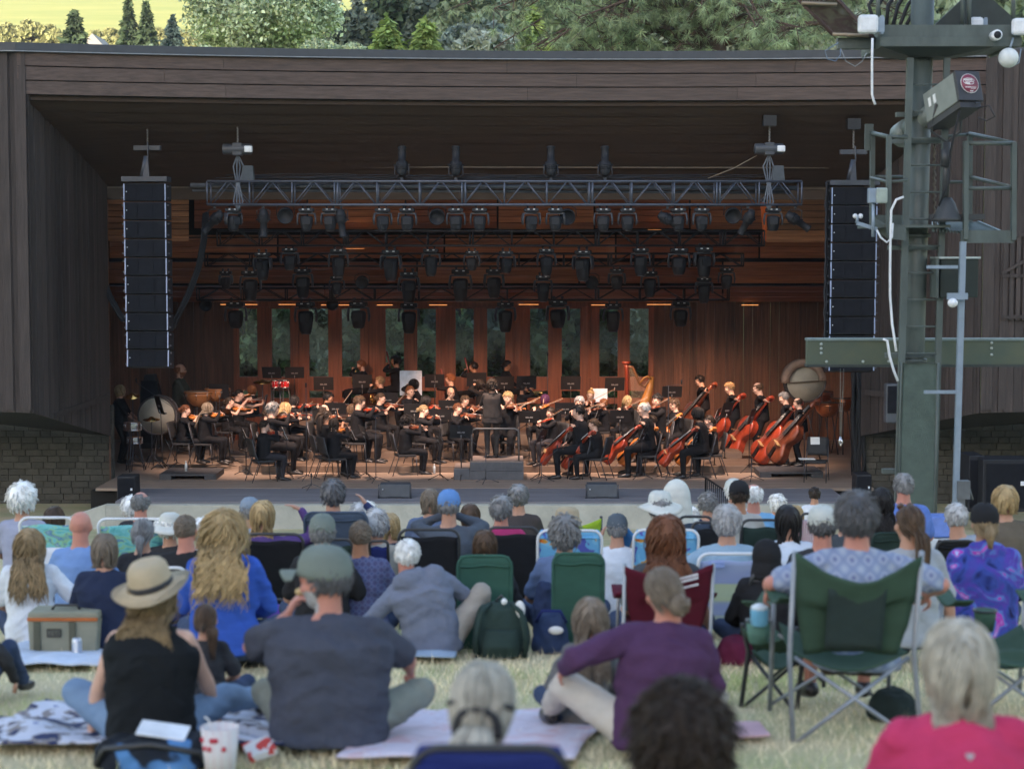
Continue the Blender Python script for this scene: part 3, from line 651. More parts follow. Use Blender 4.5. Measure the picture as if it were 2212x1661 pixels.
def cloth(name, c, **k):
    a = dict(rough=.9, var=.14, scale=4, bump=.6, bscale=7, spec=.15, stretch=(1,1,1.8)); a.update(k); return mat('cloth_'+name, c, **a)
BLACK = cloth('black', (.012,.012,.014)); BLACK2 = cloth('charcoal', (.030,.029,.034)); SHOE = mat('shoe_black', (.015,.013,.013), rough=.35)

def head_prims(mb, H, s=1.0, small=False, beard=0):
    def e(c, r, **k): mb.ell(H @ Vector([q*s for q in c]), [q*s for q in r], rot=H.to_3x3().normalized(), **k)
    e((0,-.014,.022), (.076,.097,.088), n=18, m=12); e((0,.022,-.030), (.062,.072,.086), n=16, m=10); e((0,.048,-.088), (.038,.038,.030), n=12, m=8)
    e((0,.096,-.022), (.0125,.019,.024)); e((0,.082,.018), (.050,.016,.014)); e((0,.088,-.062), (.024,.012,.013))
    for q in (-1,1):
        e((q*.077,-.004,-.010), (.011,.021,.031)); e((q*.046,.062,-.030), (.022,.026,.024)); e((q*.030,.086,.003), (.013,.010,.009))
def ngrid(P3):
    return P3/np.linalg.norm(P3, axis=-1, keepdims=True).clip(1e-9)
def hair_mesh(H, style, m, parent, s=1.0, n=420, L=.06, vol=.012, wave=.3, wid=.007, seed=1, back=-.135, name='hair', gravity=.55, nape=-.62, hairline=.50, part=0, steps=None, skip=None, bald=0, fr=1, tie=None, spread=1.0, cut=None, sidefall=1, curl=0, capk=1.045, fan=.11):
    rg = np.random.default_rng(seed); A = np.array([.076,.100,.090]); C0 = np.array([0,-.012,.020])
    # cap
    mb = MB(); mb.ell((0,0,0), 1, n=26, m=18)
    Vv = np.array(mb.v); keep = []
    def ok(d):
        x, y, z = d
        if y > .20 and z < hairline-.25*(1-y) and not fr == 2: return False
        if y > -.05 and z < -.12 and abs(x) < .999 and y > .12: return False
        if z < nape+.18*max(0, y+.5): return False
        if bald and z > .45-.3*(bald-1) and y > -.62: return False
        return True
    for f, _ in zip(mb.f, mb.mi):
        c = np.mean([Vv[i] for i in f], axis=0); c /= np.linalg.norm(c)
        if ok(c): keep.append(f)
    nzv = np.array([noise.noise(Vector(p*3.1)+Vector((seed,0,0))) for p in Vv])
    cv = (C0 + Vv*A*(capk+ (vol/.09)*.8 + nzv[:,None]*.05*(1 if L > .02 else .3)))*s
    # strands
    d = rg.normal(size=(n*3,3)); d /= np.linalg.norm(d,axis=1)[:,None]
    d = np.array([q for q in d if ok(q)][:n])
    if len(d) == 0: return None
    n = len(d); S_ = steps or (4 if L < .07 else 9 if L < .25 else 14); P_ = np.zeros((n,S_,3)); p = C0+d*A*(1.03+rg.random((n,1))*vol/.09); lay = 1.03+rg.random((n,1))*(.04+vol/.09)
    crown = np.array([.02,-.45,.88]); ph = rg.random((n,1))*6.28; fq = (1.5+rg.random((n,1)))*(2+6*curl)
    Ls = L*(.75+.45*rg.random((n,1))); st = Ls/(S_-1)
    if style == 'pony' or style == 'bun': tgt = np.array(tie if tie is not None else (0,-.118,.03))
    ff = np.clip(d[:,0]*.8+rg.normal(size=n)*.38, -1.15, 1.15)
    for i in range(S_):
        P_[:,i] = p; t = i/(S_-1)
        un = (p-C0)/A; rr = np.linalg.norm(un,axis=1)[:,None]; nrm = un/A; nrm /= np.linalg.norm(nrm,axis=1)[:,None]+1e-9
        if style in ('pony','bun'): fl = tgt-p
        else: fl = un/rr-crown
        if part: fl = fl+np.stack([np.sign(p[:,0])*part, 0*p[:,0], 0*p[:,0]],1)
        fl = fl-nrm*(fl*nrm).sum(1)[:,None]; fl /= np.linalg.norm(fl,axis=1)[:,None]+1e-9
        g = np.array([0,0,-1.0]); gk = gravity*min(1,.35+2*t) if L > .08 else .15
        v = fl*(1-gk)+g*gk
        wv = np.stack([np.sin(fq*t*3+ph)[:,0], .4*np.cos(fq*t*3+ph)[:,0], .3*np.sin(fq*t*4+2*ph)[:,0]],1)*wave
        v = v+wv+nrm*(.35 if L < .08 else 0)*(.5+rg.random((n,1)))
        if curl > .5: v = v+rg.normal(size=(n,3))*.5*curl
        v /= np.linalg.norm(v,axis=1)[:,None]+1e-9
        p = p+v*st
        un = (p-C0)/A; rr = np.linalg.norm(un,axis=1)[:,None]; p = np.where((rr < lay), C0+un/rr*A*lay, p)
        if L > .12:   # lie on the back, or fall beside the neck
            low = p[:,2] < -.10
            by = back-.15*np.clip(-p[:,2]-.10,0,.30)-.02*rg.random(n)
            side_ = (np.abs(p[:,0]) > .12*spread) & (p[:,1] > -.02)
            p[:,1] = np.where(low & ~side_ & (p[:,1] > by), p[:,1]*.4+by*.6, p[:,1])
            p[:,0] = np.where(low, p[:,0]+(ff*fan-p[:,0])*min(.5, 2.2/S_), p[:,0])
        if cut is not None: p[:,2] = np.maximum(p[:,2], cut+.012*rg.random(n))
    T_ = np.gradient(P_, axis=1); T_ = ngrid(T_+1e-9); out = ngrid(P_-C0); Sd = ngrid(np.cross(T_, out)+1e-9); N_ = np.cross(Sd, T_)
    tt = np.linspace(0,1,S_)[None,:,None]; W_ = wid*(.7+.6*rg.random((n,1,1)))*np.clip(np.where(tt < .75, .75+.5*tt, 1.2*(1-tt)*2.6), .12, 1.2)
    ring = np.stack([P_+Sd*W_, P_-Sd*W_, P_+N_*W_*.75], 2)*s       # n,S,3,3
    V = ring.reshape(-1,3); F = []
    base = (np.arange(n)*S_*3)[:,None,None]; ii = (np.arange(S_-1)*3)[None,:,None]
    for a, b in ((0,1),(1,2),(2,0)):
        q = np.stack([base+ii+a, base+ii+b, base+ii+3+b, base+ii+3+a], -1).reshape(-1,4); F.append(q)
    F = np.concatenate(F)
    k = len(V); V = np.concatenate([V, cv]); cf = [tuple(i+k for i in f) if len(f) == 4 else (f[0]+k,f[1]+k,f[2]+k,f[2]+k) for f in keep]
    Fq = [tuple(f) for f in F.tolist()]
    M4 = np.array(H); V = V @ M4[:3,:3].T + M4[:3,3]
    me = bpy.data.meshes.new(name); me.from_pydata(V.tolist(), [], Fq+[f if f[2] != f[3] else f[:3] for f in cf]); me.materials.append(m)
    me.polygons.foreach_set('use_smooth', np.ones(len(me.polygons), bool)); me.update()
    o = bpy.data.objects.new(name, me); link(o); o.parent = parent
    return o
def tail_mesh(H, m, parent, p0, p1, r=.03, L=.3, n=70, wave=.25, s=1.0, seed=3, name='ponytail', wid=.006):
    """bundle of strands from p0 over p1 and down"""
    rg = np.random.default_rng(seed); mb = MB(); p0 = Vector(p0); p1 = Vector(p1)
    for i in range(n):
        a = rg.random()*6.28; rr = r*math.sqrt(rg.random()); off = Vector((math.cos(a)*rr, math.sin(a)*rr*.7, 0)); ph = rg.random()*6.28; LL = L*(.7+.4*rg.random())
        pts = []
        for j in range(8):
            t = j/7; base = p0.lerp(p1, min(1,t*3)) if t < .34 else p1+Vector((0,-.01*t,-(t-.33)/.67*LL))
            k = .45+.55*math.sin(PI*min(1,t*1.15+.08)); pts.append(H @ ((base+off*k*1.4+Vector((math.sin(ph+5*t)*wave*.03*t, math.cos(ph+4*t)*wave*.02*t, 0)))*s))
        mb.tube(pts, [wid*.6,wid,wid*1.2,wid*1.2,wid*1.1,wid*.9,wid*.6,wid*.15], 4)
    o = mb.build(name, m); o.parent = parent; return o
def bun_mesh(H, m, parent, c, r=.04, n=60, s=1.0, seed=5, messy=.3, name='hair_bun'):
    rg = np.random.default_rng(seed); mb = MB(); c = Vector(c); mb.ell(H @ (c*s), r*.8*s, n=12, m=8)
    for i in range(n):
        ax = Vector(rg.normal(size=3)).normalized(); u = ax.orthogonal().normalized(); v = ax.cross(u); a0 = rg.random()*6.28; R_ = r*(.85+.25*rg.random()); k = 6
        pts = [H @ ((c+(u*math.cos(a0+t*2.4)+v*math.sin(a0+t*2.4))*R_*(1+messy*t*rg.random()))*s) for t in np.linspace(0,1,k)]
        mb.tube(pts, [r*.05,r*.13,r*.15,r*.15,r*.12,r*.03], 4)
    o = mb.build(name, m); o.parent = parent; return o

SHORT = dict(style='short', L=.032, n=420, wave=.25, wid=.006, nape=-.60)
SHORTF = dict(style='short', L=.055, n=460, wave=.5, wid=.007, vol=.018, nape=-.66)      # fluffy
def hair(spec, H, parent, s=1.0, q=1.0, seed=1):
    """spec: (style, colour, extras dict)"""
    st, colr = spec[0], spec[1]; ex = dict(spec[2]) if len(spec) > 2 else {}
    m = hairm(colr); K = {}
    if st == 'none': return
    if st == 'short': K = dict(SHORT)
    elif st == 'fluffy': K = dict(SHORTF)
    elif st == 'buzz': K = dict(style='short', L=.012, n=500, wave=.2, wid=.005, vol=.002, nape=-.58, capk=1.035)
    elif st == 'ring': K = dict(style='short', L=.028, n=320, wid=.006, bald=1, nape=-.60)
    elif st == 'curly': K = dict(style='short', L=.085, n=620, wave=1.0, wid=.0075, vol=.03, curl=1.0, steps=8, nape=-.7)
    elif st == 'bob': K = dict(style='long', L=.22, n=420, wave=.12, wid=.007, vol=.012, gravity=.5, back=-.06, part=.3, cut=-.125)
    elif st == 'long': K = dict(style='long', L=.45, n=420, wave=.22, wid=.008, vol=.012, gravity=.6, part=.35)
    elif st == 'pony': K = dict(style='pony', L=.10, n=380, wave=.06, wid=.006, vol=.004, tie=(0,-.118,.01))
    elif st == 'bun': K = dict(style='bun', L=.10, n=340, wave=.06, wid=.006, vol=.004, tie=(0,-.118,.0))
    tail = ex.pop('tail', None); bun = ex.pop('bun', None); K.update(ex); K['n'] = max(24, int(K['n']*q))
    if q < .5: K['wid'] = K['wid']*(1.6 if q > .15 else 2.3)
    o = hair_mesh(H, K.pop('style'), m, parent, s=s, seed=seed, **K)
    if st == 'pony':
        t = dict(p0=(0,-.115,.01), p1=(0,-.155,-.04), L=.28); t.update(tail or {}); tail_mesh(H, m, o or parent, s=s, n=max(14,int(80*q)), wid=.006*(1 if q > .5 else 1.8), **t)
    if st == 'bun': b = dict(c=(0,-.135,-.01), r=.036); b.update(bun or {}); bun_mesh(H, m, o or parent, s=s, n=max(12,int(60*q)), **b)
    return o

def person(label, loc, rz=0, pose='sit', seat=.45, size=1.0, lean=0, side=0, twist=0, head=(0,0,0), arms=(None,None), legs=None, shw=.185, girth=1.0, belly=0,
           skn='light', shirt=(BLACK,'long'), pants=(BLACK,), shoes=SHOE, hairs=('short','brown'), group=None, voxel=.011, q=1.0, seed=1, cat='person', disp=.010, beard=None, glasses=None, curls=(.5,.5), headscale=1.0, neck=1.0, slouch=1.0, facing_detail=True, tank=False, hood=False, headfwd=.02):
    root = empty('person', loc, rz, label, cat, group)
    body = MB(); top = MB(); bot = MB(); sho = MB()
    g = girth
    h = seat+.105 if pose != 'stand' else .93
    def Rm(k): return Matrix.Rotation(R(twist)*min(1,k),3,'Z') @ Matrix.Rotation(-R(lean)*k,3,'X') @ Matrix.Rotation(R(side)*k,3,'Y')
    ks = [.25,.55,.85,1.05,1.1]; segs = [.15,.155,.15,.065,.045]
    if slouch != 1: ks = [.1,.4,.9,1.25*slouch,1.35*slouch]
    pts = [Vector((0,0,h))]; Ms = [Rm(0)]
    for k, L in zip(ks, segs): M_ = Rm(k); pts.append(pts[-1]+M_ @ Vector((0,0,L))); Ms.append(M_)
    # pts: pelvis, waist, chest, shoulder line, neck base, neck top
    T = Ms[3]; f = shw/.185
    W = [.165*g*max(f,.95), .150*g*f, .168*g*f, .150*f*(.5+.5*g), .066, .060]; Dp = [.125*g+belly*.5, .112*g+belly, .122*g+belly*.5, .092*(.6+.4*g), .064, .060]
    if g > 1.2: W[0] *= .90; W[1] *= .96
    def torso(mb, inf, lo=0, hi=6, hem=0):
        secs = []
        if hem: secs.append((pts[0]+Vector((0,0,-hem)), W[0]+inf+.014, Dp[0]+inf+.018, (1,0,0), (0,1,0)))
        inf0 = inf+(.013 if hem else 0)
        for i in range(lo, hi):
            X = Ms[i] @ Vector((1,0,0)); Y = Ms[i] @ Vector((0,1,0)); off = Ms[i] @ Vector((0,(belly*.6 if i < 3 else 0),0))
            secs.append((pts[i]+off, W[i]+(inf0 if i < 2 and hem else inf), Dp[i]+(inf0 if i < 2 and hem else inf), X, Y))
            if i == 2: secs.append((pts[2].lerp(pts[3],.55), W[2]*1.0+inf, Dp[2]*.98+inf, X, Y))
            if i == 3: secs.append((pts[3].lerp(pts[4],.30), .125*f*(.75+.25*g)+inf, .078+inf, X, Y)); secs.append((pts[3].lerp(pts[4],.72), .088*f*(.75+.25*g)+inf, .068+inf, X, Y))
        mb.eloft(secs, n=20)
    torso(body, 0); body.ell(pts[0], (.165*g,.12*g+belly*.4,.10))
    sh = [pts[3]+T @ Vector((sx*(shw-.03), 0, -.012)) for sx in (-1,1)]
    for sx, p in zip((-1,1), sh): cap(body, pts[3]+T @ Vector((sx*.05,0,.005)), p, .052, .052)
    # head
    hy, hp, hr = head
    Hr = Matrix.Rotation(R(twist)*.4,3,'Z') @ Matrix.Rotation(-R(hy),3,'Z') @ Matrix.Rotation(R(hp)-R(lean)*.2,3,'X') @ Matrix.Rotation(R(hr),3,'Y')
    hc = pts[5]+Hr @ Vector((0,headfwd,.105*headscale)); H = Matrix.Translation(hc) @ Hr.to_4x4()
    head_prims(body, H, headscale); limb(body, pts[4]-Vector((0,0,.02)), H @ Vector((0,-.028,-.055)), [.068*neck,.060*neck,.057*neck])
    # arms
    side_hold = []
    for i, sx in enumerate((-1,1)):
        a = arms[i]
        if a is None: a = dict(t=(sx*.13,.30,h+.10), pole=(sx*1,-.6,-.5)) if pose != 'stand' else dict(t=(sx*(shw+.06),.03,h-.10), pole=(sx*.3,-1,0))
        t = Vector(a['t']); t = t if not a.get('rel') else sh[i]+T @ t
        el, wr = ik(sh[i], t, .285, .255, a.get('pole', (sx,-.6,-.6)))
        ga = .6+.4*g
        limb(body, sh[i], el, [.050*ga,.050*ga,.045*ga,.038*ga,.037*ga]); limb(body, el, wr, [.038*ga,.039*ga,.034,.027,.024])
        hd = Vector(a.get('hd', tuple((wr-el).normalized()))); hn = Vector(a.get('hn', (-sx,0,-.6)))
        if (hn-hd.normalized()*hn.dot(hd.normalized())).length < .1: hn = Vector((0,1,.2))
        hand(body, wr, hd, hn, a.get('th', -sx), curl=a.get('curl', curls[i]))
        side_hold.append((el, wr, hd))
        sl = a.get('sleeve', shirt[1])
        r0 = .058*ga if not tank else 0
        if sl in ('long','short','3q'):
            if sl == 'short': e2 = sh[i].lerp(el,.78); limb(top, sh[i], e2, [.062*ga,.063*ga,.062*ga,.063*ga])
            else:
                limb(top, sh[i], el, [.062*ga,.060*ga,.055*ga,.050*ga,.048*ga]); w2 = el.lerp(wr, .96 if sl == 'long' else .45); limb(top, el, w2, [.049*ga,.049*ga,.044,.038,.035])
    # legs
    hips = [pts[0]+Vector((sx*.092*g,.0,-.01)) for sx in (-1,1)]
    if legs is None:
        legs = [(( -.12,.40,.085),(-.15,.5,1)), ((.12,.40,.085),(.15,.5,1))] if pose == 'sit' else [((-.10,0,.085),(0,1,0)), ((.10,.02,.085),(0,1,0))]
    for i, sx in enumerate((-1,1)):
        if legs[i] is None: continue
        (at, pole) = legs[i][:2]; kn, an = ik(hips[i], at, .44, .43, pole); gl = .55+.45*g
        limb(body, hips[i], kn, [.085*gl,.080*gl,.070*gl,.058*gl,.052]); limb(body, kn, an, [.052,.056,.050,.038,.034])
        fd = Vector(legs[i][2]) if len(legs[i]) > 2 else Vector((sx*.15,1,-.12)); fd.normalize()
        ft = body if shoes is None else sho
        sho = MB()
        for mb_, inf in ((body, 0), (sho, .007)):
            if mb_ is sho and shoes is None: continue
            heel = an+Vector((0,0,-.045))-fd*.03; cap(mb_, heel, an+Vector((0,0,-.02)), .032+inf, .033+inf); limb(mb_, heel+Vector((0,0,.0)), heel+fd*.20+Vector((0,0,-.008)), [.033+inf,.036+inf,.038+inf,.026+inf])
        if shoes is not None and sho.v: remesh(sho, 'shoe', shoes, voxel, 2, root)
        pl = pants[1] if len(pants) > 1 else 'long'
        if pants[0]:
            limb(bot, hips[i], kn if pl == 'long' else hips[i].lerp(kn,.92), [.097*gl,.092*gl,.082*gl,.070*gl,.064*gl+.004])
            if pl == 'long': limb(bot, kn, kn.lerp(an,.95), [.065*gl,.066*gl,.060,.054,.052])
            if pl == 'crop': limb(bot, kn, kn.lerp(an,.75), [.064*gl,.065*gl,.060,.052])
    if pants[0]:
        secs = [(pts[0]+Vector((0,0,z)), (W[0]+.014)*k, (Dp[0]+.012)*k, (1,0,0), (0,1,0)) for z, k in ((-.095,.55),(-.07,.85),(-.02,.98),(.02,.93),(.05,.84))]; bot.eloft(secs, n=18)
        if len(pants) > 2 and pants[2] == 'skirt':
            pass
    if tank:
        torso(top, .013, 0, 4, hem=.05)
        for sx in (-1,1): cap(top, pts[3]+T @ Vector((sx*.075,-.03,.03)), pts[2]+Ms[2] @ Vector((sx*.09,-.06,0)), .045, .06)
    elif shirt[0]: torso(top, .014, 0, 4, hem=.06)
    if shirt[0] and not tank:
        for sx, p in zip((-1,1), sh): cap(top, pts[3]+T @ Vector((sx*.05,0,.005)), p, .066, .064)
        cap(top, pts[3]+T @ Vector((0,0,.01)), pts[4]+T @ Vector((0,0,-.03)), .075, .068)
    if hood:
        cap(top, pts[4]+T @ Vector((-.07,-.05,-.02)), pts[4]+T @ Vector((.07,-.05,-.02)), .055, .055); cap(top, pts[4]+T @ Vector((0,-.07,-.01)), pts[3]+T @ Vector((0,-.10,-.06)), .07, .045)
    eyes = [np.array(H @ Vector(c)) for c in ((-.030*headscale,.094*headscale,.004),(.030*headscale,.094*headscale,.004))]; lips = np.array(H @ Vector((0,.100*headscale,-.062*headscale))); Hi = np.array(H.inverted())
    def cls(c):
        r = np.zeros(len(c), np.int32); cl = c @ Hi[:3,:3].T+Hi[:3,3]
        for e in eyes: r[np.linalg.norm(c-e,axis=1) < max(.0125, voxel*.95)] = 1
        r[(np.abs(cl[:,0]) < .024*headscale) & (np.abs(cl[:,2]+.062*headscale) < .008) & (cl[:,1] > .07)] = 2
        if beard: r[(cl[:,1] > .0) & (cl[:,2] < -.045) & (cl[:,2] > -.15) & (np.linalg.norm(cl,axis=1) < .16) & (r != 2)] = 3
        return r
    sm = skin(skn); ms = [sm, mat('eye_dark', (.03,.02,.02), rough=.3), mat('lips', (.32,.10,.08), rough=.5), hairm(beard) if beard else sm]
    s_ = size
    remesh(body, 'body', ms, voxel, 3, root, cls)
    if shirt[0]: remesh(top, 'shirt' if not tank else 'tank_top', shirt[0], voxel*1.15, 4, root, disp=disp*2.0, dscale=.10, folds=(.013 if voxel < .0095 else .010) if voxel < .0118 else 0, seed=seed % 50)
    if pants[0]: remesh(bot, 'trousers' if (len(pants) < 2 or pants[1] != 'short') else 'shorts', pants[0], voxel*1.25, 4, root, disp=disp*1.6, dscale=.13, folds=.008 if voxel < .0100 else 0)
    hair(hairs, H, root, headscale, q, seed)
    if glasses:
        mb = MB()
        for sx in (-1,1):
            mb.tube([H @ Vector((sx*.031+.024*math.cos(a), .104, .002+.018*math.sin(a))) for a in np.linspace(0,2*PI,12,endpoint=False)], .0022, 4, closed=True); mb.bar(H @ Vector((sx*.055,.10,.006)), H @ Vector((sx*.078,.0,.006)), .004)
        mb.bar(H @ Vector((-.008,.106,.004)), H @ Vector((.008,.106,.004)), .003); o = mb.build('glasses', mat('glasses_frame', (.02,.02,.02), rough=.3)); o.parent = root
    if shirt[0] and voxel < .0118 and not hood:
        mb = MB(); cc = pts[3].lerp(pts[4], .80) if not tank else pts[3].lerp(pts[4], .25); ra = (.086, .080) if not tank else (.115, .09)
        mb.tube([cc+T @ Vector((ra[0]*math.cos(a), ra[1]*math.sin(a)+.004, .006*math.sin(a)-.004)) for a in np.linspace(0, 2*PI, 24, endpoint=False)], .0075, 6, closed=True)
        o = mb.build('collar', shirt[0]); o.parent = root
    root.scale = (size,)*3
    root['_'] = 0; del root['_']
    return root, dict(H=H, sh=sh, T=T, pts=pts, arms=side_hold, M=Matrix.Translation(Vector(loc)) @ Matrix.Rotation(rz,4,'Z') @ Matrix.Scale(size,4))
# ================================================================ stage equipment and instruments
FLOOR = -5.0
blk = mat('black_metal', (.018,.018,.020), rough=.45, var=.1, metal=.2)
blkp = mat('black_plastic', (.018,.019,.023), rough=.6, spec=.3, var=.1)
dgr = mat('dark_grey_metal', (.055,.060,.072), rough=.42, var=.15, metal=.4)
chrome = mat('chrome', (.6,.6,.62), rough=.22, metal=1, var=.03)
paper = mat('sheet_paper', (.72,.72,.70), rough=.8, var=.03)
brass = mat('brass', (.75,.50,.17), rough=.25, metal=1, var=.1)
gold = mat('gold_wood', (.42,.20,.045), rough=.35, var=.15)
VAR = [mat('varnish_red', (.31,.045,.018), rough=.28, var=.45, scale=5, spec=.5), mat('varnish_orange', (.52,.17,.035), rough=.28, var=.45, scale=5, spec=.5), mat('varnish_brown', (.17,.045,.020), rough=.28, var=.45, scale=5, spec=.5)]
ebony = mat('ebony', (.012,.010,.009), rough=.3)
OUT = [(0,.04),(.015,.15),(.07,.245),(.18,.292),(.30,.275),(.40,.20),(.47,.165),(.55,.16),(.62,.195),(.70,.235),(.80,.240),(.90,.20),(.97,.11),(1,.03)]
def fiddle(kind, vm, label):
    L, th, tot = dict(violin=(.355,.036,.59), viola=(.41,.040,.67), cello=(.76,.13,1.22), bass=(1.12,.21,1.84))[kind]
    t = empty('double_bass' if kind == 'bass' else kind, label=label, cat='double bass' if kind == 'bass' else kind)
    poly = [(w_*L, y*L) for y, w_ in OUT]+[(-w_*L, y*L) for y, w_ in reversed(OUT)]
    mb = MB(); n = len(poly); c = Vector((0, L*.45, 0))
    def ring(k, z): return [Vector(((p[0]-c.x)*k+c.x, (p[1]-c.y)*k+c.y, z)) for p in poly]
    mb.loft([ring(.55,-th*.5-.10*th), ring(.9,-th*.5), ring(1,-th*.42), ring(.985,-th*.3), ring(.985,th*.3), ring(1,th*.42), ring(.9,th*.52), ring(.55,th*.66)], smooth=True)
    mb.build('body', vm, parent=t)
    mb = MB(); mb.tube([(0,L*.97,th*.1),(0,L+.6*(tot-L),th*.25),(0,tot*.95,th*.2)], [th*.34+.003,th*.26+.003,th*.22+.003], 7)
    a = th*.35+.006
    mb.tube([(0, tot*.95+math.sin(x)*a*(1-x/9), th*.2-a+math.cos(x)*a*(1-x/9)) for x in np.linspace(0,5,9)], [th*.22+.003]*5+[th*.18]*4, 6)
    for i in range(4): q = tot*(.87+.022*i); mb.tube([(-.05*L*(1 if i % 2 else .3)-.01, q, th*.15),(.05*L*(.3 if i % 2 else 1)+.01, q, th*.15)], .004+th*.03, 5)
    mb.build('neck', vm, parent=t)
    mb = MB(); mb.eloft([(Vector((0,L*.70,th*.85)), L*.055, th*.10),(Vector((0,tot*.86,th*.45)), L*.034, th*.08)], n=6) if False else mb.bar((0,L*.62,th*.92), (0,tot*.88,th*.45), L*.085, th*.16)
    mb.build('fingerboard', ebony, parent=t)
    mb = MB(); mb.bar((0,L*.05,th*.62),(0,L*.30,th*.80), L*.08, th*.15); mb.build('tailpiece', ebony, parent=t)
    mb = MB(); mb.box((0,L*.40,th*.80), (L*.19,L*.014+.002,th*.6)); mb.build('bridge', mat('maple', (.55,.36,.16), rough=.5), parent=t)
    mb = MB()
    for i in (-1.5,-.5,.5,1.5): mb.tube([(i*L*.02,L*.28,th*.85),(i*L*.03,L*.40,th*1.15),(i*L*.012,tot*.88,th*.58)], .0011+th*.006, 4)
    mb.build('strings', mat('string_steel', (.5,.5,.5), rough=.3, metal=.8), parent=t)
    if kind in ('cello','bass'): mb = MB(); mb.tube([(0,0,0),(0,-.28 if kind == 'cello' else -.12,0)], .006 if kind == 'cello' else .009, 6); mb.build('end_pin', chrome, parent=t)
    elif True: mb = MB(); mb.ell((-L*.12,L*.05,th*.75), (L*.12,L*.09,th*.2), n=10, m=6); mb.build('chin_rest', ebony, parent=t)
    return t
def orient(o, p0, y, z):
    y = Vector(y).normalized(); z = Vector(z); z = (z-y*z.dot(y)).normalized(); x = y.cross(z)
    o.matrix_world = Matrix.Translation(Vector(p0)) @ Matrix((x,y,z)).transposed().to_4x4()
PROTO = {}
def inst(kind, v, label, group):
    k = (kind, v)
    if k not in PROTO: o = PROTO[k] = fiddle(kind, VAR[v], label); 
    else: o = copy_tree(PROTO[k], label=label)
    o['label'] = label; o['group'] = group; return o
def bow(label, a, b, kind='bow'):
    if 'bow' not in PROTO:
        t = empty('bow', label=label, cat='bow', group='bows of the string players')
        mb = MB(); mb.tube([(0,0,0),(0,.37,-.006),(0,.74,.0)], [.0065,.0055,.0045], 6); mb.box((0,.745,-.010), (.010,.02,.03)); mb.build('stick', mat('bow_wood', (.36,.15,.06), rough=.4), parent=t)
        mb = MB(); mb.box((0,.40,-.022), (.009,.68,.003)); mb.build('hair', mat('bow_hair', (.75,.72,.62), rough=.6), parent=t)
        mb = MB(); mb.box((0,.06,-.012), (.012,.05,.026)); mb.build('frog', ebony, parent=t); PROTO['bow'] = t; o = t
    else: o = copy_tree(PROTO['bow'], label=label)
    o['label'] = label; orient(o, a, Vector(b)-Vector(a), (0,0,1)); return o

def stage_chair(label, loc, rz):
    k = 'chair'
    if k not in PROTO:
        t = empty('orchestra_chair', label=label, cat='chair', group='black orchestra chairs'); pad = mat('chair_pad', (.020,.020,.022), rough=.7, bump=.3)
        mb = MB(); mb.box((0,0,.45), (.46,.44,.05)); mb.build('seat', pad, parent=t, bevel=.015)
        mb = MB(); mb.grid(lambda a, b: Vector(((a-.5)*.44, -.235-.08*b-.025*math.cos((a-.5)*3), .56+.40*b)), 6, 6); mb.build('backrest', pad, parent=t, solid=.035)
        for sx in (-1,1):
            mb = MB(); mb.tube([(sx*.24,.24,0),(sx*.235,.20,.44)], .011, 6); mb.build('leg', dgr, parent=t)
            mb = MB(); mb.tube([(sx*.25,-.34,0),(sx*.235,-.18,.44),(sx*.235,-.25,.62),(sx*.225,-.33,.95)], .011, 6); mb.build('leg', dgr, parent=t)
        PROTO[k] = t; o = t
    else: o = copy_tree(PROTO[k], label=label)
    o['label'] = label; o.location = loc; o.rotation_euler = (0,0,rz); return o
def music_stand(label, loc, rz, h=1.15, tilt=20, sheet=False, wide=.5):
    key = ('stand', sheet)
    if key not in PROTO:
        t = empty('music_stand', label=label, cat='music stand', group='black music stands of the orchestra')
        mb = MB(); mb.box((0,0,.16), (.50,.008,.34)); mb.box((0,.03,-.005), (.50,.06,.012)); mb.T = Matrix.Identity(4)
        d = mb.build('desk', mat('stand_desk', (.013,.013,.015), rough=.5), parent=t, loc=(0,0,1.0)); d.rotation_euler = (R(20),0,0)
        mb = MB(); mb.tube([(0,-.03,0.0),(0,-.03,.08)], .012, 6); mb.box((-.05,-.012,.15), (.07,.014,.02)); mb.box((.05,-.012,.15), (.07,.014,.02)); mb.box((0,-.016,.135), (.17,.008,.012)); q = mb.build('bracket', mat('stand_bracket', (.35,.35,.36), rough=.35, metal=.7), parent=d); 
        if sheet: mb = MB(); mb.box((-.11,.008,.15), (.215,.006,.29)); mb.box((.11,.008,.15), (.215,.006,.29)); mb.build('sheet_music', paper, parent=d)
        mb = MB(); mb.tube([(0,0,.10),(0,0,.62)], .013, 7); mb.tube([(0,0,.55),(0,-.02,1.02)], .009, 7); mb.build('pole', blk, parent=t)
        for i in range(3):
            a = i*2*PI/3+.5; mb = MB(); mb.tube([(0,0,.16),(.16*math.cos(a),.16*math.sin(a),.07),(.27*math.cos(a),.27*math.sin(a),.012)], .010, 6); mb.build('leg', blk, parent=t)
        PROTO[key] = t; o = t
    else: o = copy_tree(PROTO[key], label=label)
    o['label'] = label; o.location = loc; o.rotation_euler = (0,0,rz); o.scale = (1,1,h/1.3); return o
